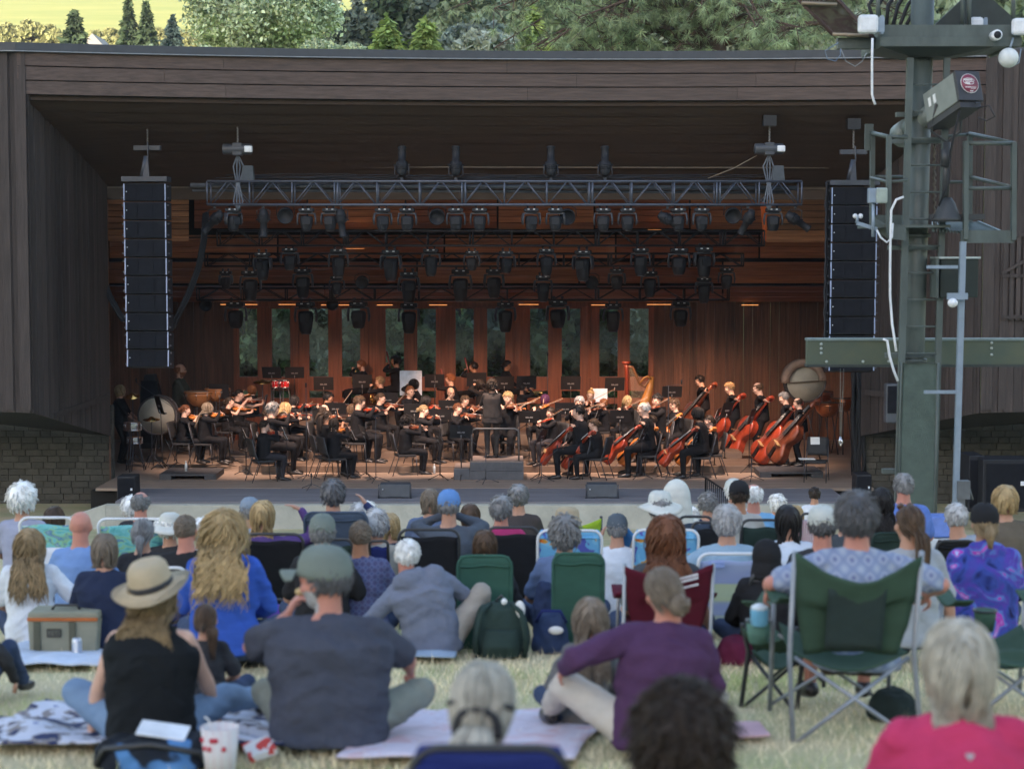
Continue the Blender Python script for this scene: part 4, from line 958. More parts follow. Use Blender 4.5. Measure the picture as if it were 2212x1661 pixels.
def mic_stand(label, loc, h, boom=None, head=True):
    t = empty('microphone_stand', loc, 0, label, 'microphone stand', 'microphone stands on the stage')
    mb = MB(); mb.tube([(0,0,.08),(0,0,h)], .009, 6)
    mb.build('pole', dgr, parent=t)
    for i in range(3): a = i*2*PI/3+.3; mb = MB(); mb.tube([(0,0,.12),(.30*math.cos(a),.30*math.sin(a),.012)], .008, 6); mb.build('leg', dgr, parent=t)
    e = Vector((0,0,h))
    if boom: mb = MB(); e = Vector(boom); mb.tube([Vector((0,0,h))-(e-Vector((0,0,h)))*.25, e], .006, 6); mb.build('boom', dgr, parent=t)
    if head: mb = MB(); mb.tube([e, e+Vector((0,0,.03)), e+Vector((0,0,.10))], [.010,.018,.02], 8); mb.build('microphone', blkp, parent=t)
    return t

# ---------------------------------------------------------------- trusses
def truss(label, u0, u1, v0, v1, D, dep, nb, m):
    a = S(u0, v0, D); b = S(u1, v1, D); h = a.z-b.z; L = b.x-a.x
    t = empty('lighting_truss', (a.x, D, b.z), 0, label, 'truss', 'lighting trusses hanging in the stage')
    for y in (0, dep):
        for z in (0, h): mb = MB(); mb.tube([(0,y,z),(L,y,z)], .025, 8); mb.build('chord', m, parent=t)
    mb = MB(); w_ = L/nb
    for i in range(nb+1):
        for y in (0,dep): mb.tube([(i*w_,y,0),(i*w_,y,h)], .02, 6)
        mb.tube([(i*w_,0,h),(i*w_,dep,h)], .014, 5); mb.tube([(i*w_,0,0),(i*w_,dep,0)], .014, 5)
        if i % 3 == 0 and 0 < i < nb: 
            for y in (0,dep): mb.tube([(i*w_+.07,y,0),(i*w_+.07,y,h)], .02, 6)
    for i in range(nb):
        for y in (0,dep):
            mb.tube([(i*w_+.03,y,0),(i*w_+w_/2-.02,y,h)], .013, 5); mb.tube([(i*w_+w_/2+.02,y,h),(i*w_+w_-.03,y,0)], .013, 5)
        mb.tube([(i*w_,0,h),(i*w_+w_,dep,h)], .012, 5)
    mb.build('bracing', m, parent=t); return t, a.x, b.x, b.z
tm = mat('truss_metal', (.10,.112,.145), rough=.4, var=.12, metal=.45); tm2 = mat('truss_black', (.020,.021,.024), rough=.45, metal=.3)
tr1 = truss('front lighting truss, the bright grey one hanging nearest the lawn', 505, 1957, 443, 500, 38.75, .5, 14, tm)
truss('second lighting truss behind the front one', 530, 1866, 564, 600, 42.6, .45, 13, tm2)
truss('third lighting truss behind the second one', 500, 1815, 620, 650, 45.4, .4, 12, tm2)
truss('rearmost lighting truss just above the windows', 480, 1780, 704, 733, 47.6, .4, 12, tm2)
def cables():
    random.seed(5)
    for k in range(5):
        mb = MB(); a = S(505+rnd(0,120), 441, 38.9); b = S(rnd(1500,1950), 441, 38.9); n = 40
        mb.tube([a.lerp(b, i/n)+Vector((0, rnd(0,.12)+k*.03, .03+.05*abs(noise.noise(Vector((i*.35, k*3.1, 0))))+.02*k)) for i in range(n+1)], .011, 5)
        mb.build('cable', blkp, origin=a, label='black cable lying along the top of the front truss, %s of five' % ['first','second','third','fourth','fifth'][k], cat='cable', group='cables on the front truss')
    mb = MB(); a = S(465,453,39.4); mb.tube([a, S(1950,460,39.4)], .05, 8); mb.tube([S(470,457,39.5)+Vector((0,0,-.07)), S(1930,462,39.5)+Vector((0,0,-.07))], .035, 7)
    mb.build('curtain_pipe', mat('pipe_grey', (.10,.115,.135), rough=.5, metal=.3), origin=a, label='grey horizontal pipe behind the front truss', cat='pipe')
    for lab, pts in (('thick cable bundle hanging from the left end of the trusses to the array', [(497,520),(492,590),(480,650),(455,720),(430,770),(415,800)]), ('thick dark cable bundle hanging beside the left brick wall', [(236,640),(245,680),(262,720),(285,765),(298,785)])):
        mb = MB(); D = 40.3 if 'trusses' in lab else 40.9
        for k in range(4): mb.tube([S(u+k*3.5, v+rnd(-3,3), D+.03*k) for u, v in pts], .028, 6)
        mb.build('cable_bundle', blkp, origin=S(*pts[0], D), label=lab, cat='cable')
    mb = MB(); mb.tube([S(1728,436,38.9), S(1790,412,38.8), S(1848,380,38.8)], .010, 5); mb.build('cable', mat('tan_rope', (.22,.17,.12)), origin=S(1728,436,38.9), label='thin tan line rising from the truss to the right chain hoist', cat='cable')
cables()
# ---------------------------------------------------------------- lights
ORD = ['first','second','third','fourth','fifth','sixth','seventh','eighth','ninth','tenth','eleventh','twelfth','thirteenth','fourteenth','fifteenth','sixteenth']
def mover(key, label, loc, h, big=False, pan=0, tilt=0, group=''):
    if key not in PROTO:
        t = empty('moving_head_light', label=label, cat='stage light')
        w_ = .17
        mb = MB(); mb.box((0,0,-.10), (.30,.24,.09)); mb.box((0,0,-.155), (.22,.2,.03)); mb.build('base', blkp, parent=t, bevel=.02)
        for sx in (-1,1):
            mb = MB(); mb.box((sx*.07,0,-.03), (.035,.05,.06)); mb.tube([(sx*.07,-.035,-.0),(sx*.07,.035,-.0)], .028, 8); mb.build('clamp', dgr, parent=t)
            mb = MB(); mb.box((sx*.055,-.125,-.085), (.04,.008,.02)); mb.build('display_light', mat('white_plastic', (.7,.72,.74), rough=.5), parent=t)
        hb = .5 if big else .34
        yk = MB(); zt = -.18
        yk.box((0,0,zt), (.33,.14,.03))
        for sx in (-1,1): yk.eloft([((sx*.165,0,zt+.01),.020,.075),((sx*.185,0,zt-.16),.022,.07),((sx*.175,0,zt-.27),.018,.045)], n=8)
        yo = yk.build('yoke', mat('mover_grey', (.050,.054,.064), rough=.5), parent=t)
        mb = MB(); c = zt-.20
        mb.lathe([(.02,-hb*.62),(.085,-hb*.60),(.105,-hb*.45),(.125,-hb*.1),(.13,.02),(.13,.10),(.10,.14),(.03,.15)], 16, T=Matrix.Translation((0,0,c)))
        mb.box((0,-.115,c+.02), (.15,.05,.16)); mb.build('head', blkp, parent=yo)
        mb = MB(); mb.lathe([(.0,0),(.075,0),(.08,.02),(.0,.025)], 16, T=Matrix.Translation((0,0,c-hb*.63))); mb.build('lens', mat('lens_glass', (.10,.11,.13), rough=.08, spec=1), parent=yo)
        PROTO[key] = t; o = t
    else: o = copy_tree(PROTO[key], label=label)
    o['label'] = label; o['group'] = group; o.location = loc; H0 = .66 if big else .58
    s = h/H0; o.scale = (s*1.18,s*1.18,s)
    for ch in o.children:
        if ch.name.startswith('yoke'): ch.rotation_euler = (0,0,pan)
    return o
rows = [('m1', [569,748,806,934,994,1113,1171,1297,1356,1473,1532,1656,1713,1888], 503, None, 38.9, 'small moving head light hanging from the front truss'),
        ('m2', [(641,611,677,1),(707,600,655,0),(826,602,670,1),(954,604,677,1),(1052,602,667,1),(1152,608,657,0),(1236,608,662,0),(1334,602,667,1),(1423,605,678,1),(1564,600,667,1),(1658,599,665,0),(1719,597,670,1)], 0, None, 42.7, 'moving head light hanging from the second truss'),
        ('m3', [(551,658,702,0),(611,655,727,1),(739,650,720,1),(822,670,716,0),(998,658,731,1),(1124,651,727,1),(1206,651,720,1),(1326,667,730,1),(1506,651,703,0),(1587,657,719,1),(1719,673,733,1),(1774,650,700,0)], 0, None, 45.5, 'moving head light hanging from the third truss'),
        ('m4', [(575,730,796,0),(746,731,807,1),(875,730,796,0),(998,734,806,1),(1234,732,803,1),(1362,726,795,0),(1497,735,803,1),(1662,730,792,0)], 0, None, 47.8, 'moving head light hanging from the rearmost truss')]
for key, L, v0, _, D, base in rows:
    for i, e in enumerate(L):
        u, a, b, bg_ = (e, v0, v0+56, 0) if not isinstance(e, tuple) else e
        p = S(u, a, D); hh = (b-a)*.8848*D/FPX*1.06
        mover('big' if bg_ else 'small', '%s %s, counted from the left' % (ORD[i], base), p, hh, bg_, pan=rnd(-.3,.3) if i % 4 else rnd(-.9,.9), group=base.replace('light hanging','lights hanging').replace('small ','small '))
def profile(label, u, v, D, ang=0, up=False, s=1.0, yaw=0, group=None, ln=.46):
    t = empty('spotlight', S(u, v, D), 0, label, 'stage light', group)
    sg = 1 if up else -1
    mb = MB(); mb.tube([(0,0,0),(0,0,sg*.07)], .014, 6); mb.box((0,0,sg*.02), (.05,.06,.05))
    mb.tube([(-.11,0,sg*.26),(-.12,0,sg*.10),(-.08,0,sg*.07),(.08,0,sg*.07),(.12,0,sg*.10),(.11,0,sg*.26)], .008, 5); mb.build('yoke', dgr, parent=t)
    Mt = Matrix.Translation((0,0,sg*.26)) @ Matrix.Rotation(yaw,4,'Z') @ Matrix.Rotation(ang,4,'X')
    mb = MB(); mb.lathe([(.02,.20),(.06,.19),(.085,.12),(.10,.04),(.10,-.04),(.065,-.06),(.062,-ln*.6),(.072,-ln*.62),(.072,-ln*.68),(.02,-ln*.68)], 14, T=Mt)
    for k in range(3): mb.lathe([(.10,.0),(.108,.0),(.108,.012),(.10,.012)], 14, T=Mt @ Matrix.Translation((0,0,.03*k+.02)))
    mb.tube([(-.14,0,sg*.26),(.14,0,sg*.26)], .012, 6); mb.build('barrel', blkp, parent=t); t.scale = (s,s,s); return t
for i, (u, ang, yaw) in enumerate(((524,.3,.6),(643,-.5,-.6),(833,-.4,-.7),(1630,.5,-.7),(1826,.15,.3),(1942,.5,-.7))):
    profile('%s slim spotlight under the front truss, counted from the left' % ORD[i], u, 502, 38.85, .5+ang, s=1.15, yaw=yaw*2, group='slim spotlights under the front truss')
for i, u in enumerate((981,1113,1345,1477)):
    profile('%s spotlight standing on top of the front truss, from the left' % ORD[i], u, 441, 38.9, PI-.25, up=True, s=1.25, group='spotlights standing on the front truss')
def fresnel(label, u, v, D, s=1.0):
    t = empty('round_floodlight', S(u, v, D), 0, label, 'stage light', 'round black floodlights in the rig')
    mb = MB(); mb.tube([(-.19,0,-.22),(-.18,0,-.05),(-.08,0,0),(.08,0,0),(.18,0,-.05),(.19,0,-.22)], .010, 6); mb.build('yoke', blk, parent=t)
    Mt = Matrix.Translation((0,0,-.22)) @ Matrix.Rotation(PI/2+.25,4,'X')
    mb = MB(); mb.lathe([(.02,-.14),(.12,-.12),(.165,-.04),(.17,.10),(.15,.10),(.14,.03),(.02,.02)], 20, T=Mt); mb.build('housing', blkp, parent=t); t.scale = (s,)*3
for lab, u, v, D in (('round floodlight under the front truss above the window left end',697,500,39.0),('round floodlight under the front truss beside an orange glow',1067,503,39.1),('round floodlight under the front truss, right of the middle',1385,503,39.1),('round floodlight under the right part of the front truss',1789,500,39.1),
                     ('round floodlight hanging low between third and fourth truss, left',884,668,45.6),('round floodlight hanging low between third and fourth truss, right',1445,668,45.6),('small round floodlight behind the rear truss, left end',503,724,48.2),('round floodlight at the rear truss near the third window',812,722,48.2)): fresnel(lab, u, v, D, 1.0 if D < 42 else .95)
def hoist(lab, u, v, vt, D, vtruss=None, slim=False):
    p = S(u, v, D); t = empty('chain_hoist', p, 0, lab, 'chain hoist', 'black chain hoists under the dark ceiling')
    mb = MB()
    if slim: mb.box((0,0,0), (.56,.16,.10)); mb.tube([(.02,-.1,.12),(.03,-.12,-.2)], .02, 6)
    else: mb.tube([(-.32,0,.0),(-.30,0,0),(.28,0,0),(.31,0,0)], [.06,.115,.115,.08], 14); mb.box((0,0,0), (.2,.2,.26))
    mb.build('motor', mat('motor_grey', (.05,.055,.065), rough=.45), parent=t, bevel=.015)
    mb = MB(); top = S(u, vt, D)-p; k = 0; z = .1
    while z < top.z: mb.tube([(.012*math.cos(a)+(.006 if k % 2 else 0), .012*math.sin(a) if k % 2 else 0, z+.022*math.sin(a)*(1 if not k % 2 else 1)) for a in np.linspace(0,2*PI,8,endpoint=False)], .005, 4, closed=True); z += .034; k += 1
    mb.build('chain', mat('chain_steel', (.35,.34,.32), rough=.4, metal=.6), parent=t)
    mb = MB(); mb.box(top+Vector((0,0,.07)), (.27,.25,.22)); mb.build('ceiling_mount', blk, parent=t)
    if not slim:
        mb = MB(); mb.box((.235,-.09,0) if True else 0, (.17,.06,.13)); mb.build('badge', mat('white_plastic', (.7,.72,.74)), parent=t, bevel=.02)
        zt = (S(u, vtruss, D)-p).z; mb = MB()
        for sx in (-.09,-.03,.03,.09): mb.tube([(0,0,-.1),(sx*1.2,.1,zt*.55),(sx*.3,0,zt-.10),(sx*1.1,0,zt-.45),(0,0,zt-.62)], .018, 5)
        mb.build('sling', mat('sling_blue_grey', (.11,.125,.15), rough=.8), parent=t)
        mb = MB(); mb.box((.2,.1,zt+.15), (.26,.22,.3), taper=.8); mb.build('chain_bag', mat('bag_grey', (.07,.08,.09), rough=.9), parent=t)
        text('badge', 'CM', .11, mat('black_print', (.02,.02,.02)), t, (.235,-.125,0), (PI/2,0,0)) if False else None
hoist('large chain hoist above the left end of the front truss', 580, 365, 298, 38.75, 440)
hoist('large chain hoist above the right end of the front truss', 1878, 364, 304, 38.75, 440)
hoist('small chain hoist above the left speaker column', 360, 362, 305, 38.6, slim=True)
hoist('small chain hoist above the right speaker column', 2083, 372, 312, 38.6, slim=True)
# ---------------------------------------------------------------- line arrays
def line_array(lab, u0, u1, v0, v1, n, D, trail):
    a = S(u0, v0, D); b = S(u1, v1, D); w_ = b.x-a.x; t = empty('speaker_column', ((a.x+b.x)/2, D, a.z), 0, lab, 'loudspeaker column', 'hanging speaker columns'); hh = (a.z-b.z)/n
    mb = MB(); mb.box((0,.2,.08), (w_,.5,.10)); mb.tube([(-.1,.2,.1),(.0,.2,.55)], .05, 6); mb.box((0,.2,.30), (.14,.1,.5), taper=.6); mb.build('top_frame', dgr, parent=t)
    for i in range(n):
        z = -hh*(i+.5); ang = -.012*i; off = .012*i*i*.4
        c = MB(); c.box((0,.30,0), (w_*.94,.56,hh-.022)); o = c.build('cabinet', blkp, parent=t, loc=(0,off*.3,z), bevel=.008); o.rotation_euler = (ang,0,0)
        g = MB(); g.box((0,.012,0), (w_*.86,.02,hh*.86)); g.box((-w_*.17,-.002,0), (.012,.012,hh*.84)); g.box((w_*.17,-.002,0), (.012,.012,hh*.84)); g.build('grille', mat('grille_black', (.012,.013,.017), rough=.9, bump=.6, bscale=160, spec=.15), parent=o)
        for sx in (-1,1):
            g = MB(); g.box((sx*w_*.452,.0,0), (.022,.03,hh*.90)); g.build('side_rail', mat('rail_blue_grey', (.28,.34,.50), rough=.35, metal=.4), parent=o)
            g = MB(); g.box((sx*w_*.5,.05,hh*.3), (.03,.04,.03)); g.box((sx*w_*.5,.05,-hh*.3), (.03,.04,.03)); g.build('rigging_pin', dgr, parent=o)
        g = MB(); g.ell((-w_*.40,-.004,hh*.03), .012, n=8, m=5); g.build('badge', mat('badge_silver', (.7,.72,.76), rough=.3), parent=o)
    if trail:
        mb = MB()
        for k in range(5): mb.tube([(-w_*.56+.02*k+rnd(-.02,.02), .1+.03*k, .1-j*(a.z-b.z)/24) for j in range(24)], .02, 5)
        mb.build('cable', blkp, parent=t)
line_array('black hanging speaker column of ten cabinets at the left of the stage', 297, 414, 447, 898, 10, 37.6, False)
line_array('black hanging speaker column at the right of the stage, partly behind the green beam', 2026, 2141, 456, 908, 10, 37.6, True)
# ================================================================ risers, podium, percussion
riser_m = mat('riser_wood', (.13,.09,.065), rough=.6, var=.25, scale=2, stretch=(.4,9,1), bump=.15)
LV = [(39.0,42.4,0),(42.4,44.0,.15),(44.0,45.8,.30),(45.8,47.4,.55),(47.4,49.5,.85)]
for i, (a, b, h) in enumerate(LV[1:]):
    xa, xb = -6.3+i*.25, 5.7-i*.2; t = empty('riser', (0, a, FLOOR), 0, 'low wooden platform step of the orchestra, %s step from the front' % ORD[i], 'riser', 'platform steps under the orchestra')
    n = 6
    for k in range(n):
        w_ = (xb-xa)/n; mb = MB(); mb.box((xa+w_*(k+.5), (b-a)/2, h/2), (w_-.01, b-a-.01, h)); mb.build('deck', riser_m, parent=t, bevel=.008)
def kz(u, v): return P(u*.8848, v*.8848, 1).z
def foot(lab, u0, u1, v, D, dp=1.2, h=.13):
    a, b = S(u0, v, D), S(u1, v, D); t = empty('foot_platform', ((a.x+b.x)/2, D, FLOOR), 0, lab, 'platform'); L = b.x-a.x
    mb = MB(); mb.box((0,dp/2,h-.02), (L,dp,.04)); mb.build('deck', mat('platform_grey', (.05,.05,.055), rough=.7, bump=.2), parent=t)
    for sx in (-1,1): mb = MB(); mb.box((sx*(L/2-.13), dp/2, (h-.04)/2), (.26,dp-.02,h-.042)); mb.build('foot', mat('platform_grey', (.05,.05,.055)), parent=t)
foot('low dark platform under the front violinist at the left end', 389, 527, 1160, 41.0)
foot('low dark platform under the front double bassists at the right', 1855, 2010, 1150, 41.4)
def podium():
    D = FLOOR/kz(1190, 1172); h = P(0,1128*.8848,D).z-FLOOR; x0, x1 = S(1145,0,D).x, S(1279,0,D).x; xs = S(1105,0,D).x
    pm = mat('podium_grey', (.075,.078,.088), rough=.65, var=.2, bump=.3, bscale=20); pt = mat('podium_top', (.20,.16,.14), rough=.8, bump=.4, bscale=60)
    t = empty('podium', ((x0+x1)/2, D, FLOOR), 0, 'grey carpeted conductor podium with side step and metal rail', 'podium'); ox = (x0+x1)/2; dp = 1.15
    mb = MB(); mb.box((0, dp/2, h*.25), (x1-x0, dp, h*.5)); mb.build('base', pm, parent=t, bevel=.006)
    mb = MB(); mb.box((0, dp/2+.004, h*.745), (x1-x0-.006, dp, h*.47)); mb.build('base', pm, parent=t, bevel=.006)
    mb = MB(); mb.box((0, dp/2, h+.006), (x1-x0-.02, dp-.02, .03)); mb.build('top', pt, parent=t)
    xx = (xs+x0)/2-ox; mb = MB(); mb.box((xx, dp/2+.02, h*.30), (x0-xs-.004, dp, h*.6)); mb.build('step', pm, parent=t, bevel=.006)
    mb = MB(); mb.box((xx, dp/2+.02, h*.6+.008), (x0-xs-.02, dp-.02, .02)); mb.build('step_top', pt, parent=t)
    ra, rb = S(1150,0,D).x-ox, S(1267,0,D).x-ox; zt = P(0,1047*.8848,D).z-FLOOR; pts = [(ra,.06,h)]+[(ra+.10-.10*math.cos(a), .06, zt-.10+.10*math.sin(a)) for a in np.linspace(0,PI/2,5)]+[(rb-.10+.10*math.sin(a), .06, zt-.10+.10*math.cos(a)) for a in np.linspace(0,PI/2,5)]+[(rb,.06,h)]
    mb = MB(); mb.tube(pts, .019, 8); mb.build('rail', mat('rail_steel', (.20,.19,.18), rough=.4, metal=.6), parent=t)
    return ox, D, h
PX, PD, PH = podium()
def drum(name, lab, loc, r, dep, shell, head, axis='Z', legs=True, h=.8, group=None, cat='drum', rz=0):
    t = empty(name, loc, rz, lab, cat, group); Tm = Matrix.Translation((0,0,h)) @ (Matrix.Rotation(PI/2,4,'X') if axis == 'Y' else Matrix.Identity(4))
    mb = MB(); 
    if name == 'kettledrum': mb.lathe([(.03,-r*1.05),(r*.45,-r*.95),(r*.8,-r*.6),(r*.97,-r*.2),(r,0)], 24, T=Tm)
    else: mb.lathe([(r*.99,-dep/2),(r,-dep/2+.01),(r,dep/2-.01),(r*.99,dep/2)], 28, T=Tm)
    mb.build('shell', shell, parent=t)
    mb = MB(); zz = [0.01] if name == 'kettledrum' else [dep/2,-dep/2-.006]
    for z in zz: mb.lathe([(.001,z),(r*.97,z),(r*.97,z+.006),(.001,z+.006)], 28, T=Tm)
    mb.build('drumhead', head, parent=t)
    for z in zz: mb = MB(); mb.tube([Tm @ Vector((r*1.02*math.cos(a), r*1.02*math.sin(a), z)) for a in np.linspace(0,2*PI,28,endpoint=False)], .014+r*.02, 6, closed=True); mb.build('hoop', chrome if r < .3 else shell, parent=t)
    for i in range(8):
        a = i*PI/4; mb = MB(); mb.tube([Tm @ Vector((r*1.05*math.cos(a), r*1.05*math.sin(a), z)) for z in ((-r*.5,.02) if name == 'kettledrum' else (-dep/2,dep/2))], .007, 5); mb.build('tuning_rod', chrome, parent=t)
    if legs:
        for i in range(3): a = i*2*PI/3+.4; mb = MB(); mb.tube([(.1*math.cos(a),.1*math.sin(a),h-.1 if axis == 'Z' else h*.6),(max(r,.25)*math.cos(a),max(r,.25)*math.sin(a),.01)], .013, 6); mb.build('leg', dgr, parent=t)
    return t
skinw = mat('drum_skin', (.34,.32,.26), rough=.6, var=.12, scale=3); woodd = mat('drum_wood', (.42,.17,.06), rough=.4, var=.2); copper = mat('copper', (.62,.26,.12), rough=.3, metal=.9, var=.15); redsh = mat('red_drum', (.55,.02,.02), rough=.25); gong_m = mat('drum_shell_dark', (.05,.045,.045), rough=.4)
D = 44.2; p = S(387,1013,D); drum('bass_drum','large upright bass drum with pale skin at the left end', (p.x,D,FLOOR), .44,.42, gong_m, skinw,'Y',h=p.z-FLOOR)
D = 45.0; p = S(1964,932,D); drum('bass_drum','large upright bass drum half covered with cloth, behind the double basses', (p.x,D,FLOOR), .47,.40, gong_m, skinw,'Y',h=p.z-FLOOR)
mb = MB(); c = S(1964,932,D-.25)
mb.loft([[c+Vector((math.cos(a)*r, dy, math.sin(a)*r)) for a in np.linspace(PI*.02,PI*1.02,18)] for r, dy in ((.36,-.02),(.52,-.04),(.54,.1),(.52,.5))], smooth=True, caps=False)
mb.build('cloth', mat('drape_cloth', (.24,.17,.13), rough=.9, bump=.5), label='beige cloth draped over the top of the covered bass drum', cat='cloth', solid=.01, origin=c)
for i, (u, v, r) in enumerate(((485,968,.34),(528,962,.30))): D = 45.6; p = S(u,v,D); drum('kettledrum','copper kettledrum at the left, behind the violins, %s of two' % ('nearer the man in dark shirt' if i == 0 else 'nearer the windows'), (p.x,D+i*.2,FLOOR), r,.4, woodd, mat('kettle_skin', (.45,.40,.32)),h=p.z-FLOOR+.1,group='kettledrums at the left')
for i, (u, v, r) in enumerate(((2020,985,.33),(2058,975,.30),(2000,958,.34))): D = 46+i*.4; p = S(u,v,D); drum('kettledrum','copper kettledrum in the dark right corner, %s' % ('nearest','behind to the right','behind to the left')[i], (p.x,D,FLOOR), r,.4, copper, mat('kettle_skin', (.45,.40,.32)),h=p.z-FLOOR,group='kettledrums in the right corner')
for i, (u, v, r, d_) in enumerate(((324,1040,.19,.16),(329,1074,.17,.12))): D = 42.6+i*.2; p = S(u,v,D); drum('snare_drum','%s shiny snare drum before the blond percussionist' % ('upper','lower')[i], (p.x,D,FLOOR), r,d_, chrome, mat('drum_head_orange', (.55,.30,.16)),h=p.z-FLOOR)
for i, (u, r) in enumerate(((671,.085),(694,.11))): D = 46.4; p = S(u,937,D); drum('bongo','%s bright red bongo drum on a stand near the windows' % ('smaller','larger')[i], (p.x,D,FLOOR+.55), r,.17, redsh, skinw,h=p.z-FLOOR-.55,group='red bongos')
def cymbal(lab, u, v, D, r=.24, tilt=.15):
    p = S(u, v, D); t = empty('cymbal', (p.x,D,FLOOR), 0, lab, 'cymbal'); mb = MB(); mb.lathe([(.01,.05),(.05,.04),(.06,.02),(r,-.02),(r,-.025),(.01,.03)], 24, T=Matrix.Translation((0,0,p.z-FLOOR)) @ Matrix.Rotation(tilt,4,'X')); mb.build('plate', brass, parent=t)
    mb = MB(); mb.tube([(0,0,.1),(0,0,p.z-FLOOR)], .011, 6); mb.build('pole', dgr, parent=t)
    for i in range(3): a = i*2.1; mb = MB(); mb.tube([(0,0,.35),(.26*math.cos(a),.26*math.sin(a),.01)], .009, 5); mb.build('leg', dgr, parent=t)
cymbal('brass cymbal on a stand beside the red bongos', 641, 931, 46.3)
cymbal('small brass cymbal at the blond percussionist', 324, 965, 43.6, .16, .4)
cymbal('brass cymbal low beside the pale bass drum', 370, 1022, 43.2, .2)
def casebox(lab, u0, u1, v0, v1, D, dp, z0=None, name='equipment_case', m=blkp, cat='case', bev=.02, top=None):
    a = S(u0,v0,D); b = S(u1,v1,D); t = empty(name, ((a.x+b.x)/2, D, b.z), 0, lab, cat); mb = MB(); L = b.x-a.x; h = a.z-b.z
    if top: mb.prism([(-L/2,0),(L/2,0),(L/2,h*.75),(L*.25,h),(-L*.25,h),(-L/2,h*.75)], dp, T=Matrix.Translation((0,dp,0)) @ Matrix.Rotation(PI/2,4,'X'))
    else: mb.box((0,dp/2,h/2), (L,dp,h))
    mb.build('case_body', m, parent=t, bevel=bev)
    mb = MB(); mb.box((0,-.012,h*.5), (L*.86,.02,h*.84)); mb.build('grille', mat('grille_black', (.02,.02,.02)), parent=t)
    mb = MB(); mb.box((L*.30,-.03,h*.55), (L*.1,.02,h*.08)); mb.build('badge', mat('badge_silver', (.7,.72,.76)), parent=t)
    return t
D = 45.5; pz = FLOOR/kz(365,1100)
casebox('tall black instrument case standing behind the pale bass drum', 341, 389, 915, 1095, 45.5, .4, top=True)
casebox('black loudspeaker box at the left end of the apron', 285, 331, 1163, 1232, 38.2, .5, name='loudspeaker', cat='loudspeaker')
casebox('black loudspeaker box at the right end of the apron', 2090, 2128, 1158, 1228, 38.2, .5, name='loudspeaker', cat='loudspeaker')
for i, (lab, u0, u1, v0, v1) in enumerate((('large black bass speaker at the right edge beside the brick wall',2400,2520,1122,1250),('black bass speaker in shadow left of the larger one',2366,2402,1112,1250))): casebox(lab, u0, u1, v0, v1, 36.2-.1*i if i == 0 else 36.6, .8, name='bass_speaker', cat='loudspeaker')
def wedge(lab, u, D=37.9):
    p = S(u, 1228, D); t = empty('stage_monitor', (p.x, D, FLOOR), 0, lab, 'stage monitor', 'stage monitors on the apron'); L = .62
    mb = MB(); mb.prism([(0,0.02),(.36,0.02),(.30,.30),(.05,.28)], L, T=Matrix.Translation((-L/2,0,0)) @ Matrix(((0,0,1,0),(1,0,0,0),(0,1,0,0),(0,0,0,1)))); mb.build('box', mat('monitor_grey', (.06,.068,.08), rough=.6), parent=t, bevel=.01)
    for sx in (-1,1): mb = MB(); mb.tube([(sx*.33,-.02,.0),(sx*.33,.0,.27),(sx*.33,.02,.28)], .012, 5); mb.box((sx*.25,.02,.01), (.2,.05,.02)); mb.build('stand', dgr, parent=t)
    mb = MB(); mb.ell((-.25,.015,.18), .014, n=8, m=5); mb.build('badge', mat('badge_silver', (.7,.72,.76)), parent=t)
wedge('low grey stage monitor on the apron, left of the podium', 964); wedge('low grey stage monitor on the apron, right of the podium', 1470)
def harp():
    D = 46.6; p0 = S(1530,1062,D); t = empty('harp', (p0.x,D,FLOOR+.3), 0, 'concert harp with dark red column and golden soundbox', 'harp'); q = lambda u, v, dy=0: S(u,v,D)-Vector((p0.x,D,FLOOR+.3))+Vector((0,dy,0))
    mb = MB(); mb.tube([q(1533,1062),q(1530,900),q(1529,889)], [.05,.05,.07], 10); mb.lathe([(.11,-.0),(.11,.05),(.07,.06)], 12, T=Matrix.Translation(q(1529,888))); mb.build('column', mat('harp_column', (.20,.04,.02), rough=.35), parent=t)
    mb = MB(); mb.tube([q(1531,893),q(1545,897),q(1553,915),q(1562,938),q(1574,944),q(1583,932),q(1588,922),q(1593,918)], [.035,.035,.035,.035,.035,.035,.04,.03], 8); mb.build('neck', mat('harp_neck', (.16,.08,.035), rough=.35), parent=t)
    mb = MB(); mb.tube([q(1593,920),q(1586,950),q(1568,1002),q(1548,1060)], [.05,.10,.14,.17], 10); mb.tube([q(1563,934,-.06),q(1572,922,-.09),q(1580,918,-.09),q(1588,924,-.08)], .025, 6); mb.build('soundbox', gold, parent=t)
    mb = MB(); 
    for k in range(16): s_ = k/15; mb.tube([q(1538+40*s_, 897+38*s_ if s_ < .75 else 930), q(1549+28*s_, 1055-90*s_)], .003, 4)
    mb.build('strings', mat('string_gut', (.45,.38,.3)), parent=t)
    mb = MB(); mb.box(q(1540,1066), (.5,.35,.08)); mb.build('base', mat('harp_column', (.2,.04,.02)), parent=t)
harp()

# ================================================================ orchestra
CX, CD = S(1201,0,42).x, 42.6
def place(u, v, top=1.205, force=None, flat=False):
    k = kz(u, v); best = None
    for a, b, h in (LV[:1] if flat else LV):
        d = (FLOOR+h+top)/k; dc = min(max(d, a+.35), b-.25); sz = (k*dc-FLOOR-h)/top; pen = abs(sz-1)+(.0 if a+.35 <= d <= b-.25 else .01)
        if force is not None and not a <= force < b: continue
        if force is not None: dc = force; sz = (k*dc-FLOOR-h)/top; pen = 0
        if best is None or pen < best[0]: best = (pen, dc, h, sz)
    _, dc, h, sz = best
    return Vector((S(u,v,dc).x, dc, FLOOR+h)), sz
def facing(p, jit=0): return -math.atan2(CX-p.x, CD-p.y)+jit if p.y < 45.6 else PI+math.atan2(CX-p.x, -(p.y-37))*-.6+jit
BGRP = 'musicians of the orchestra in black'
GV = 'violins and violas of the orchestra'
chairs = []
NM = dict(voxel=.0135, q=.30, disp=.006, group=BGRP, girth=1.12, headscale=1.08)
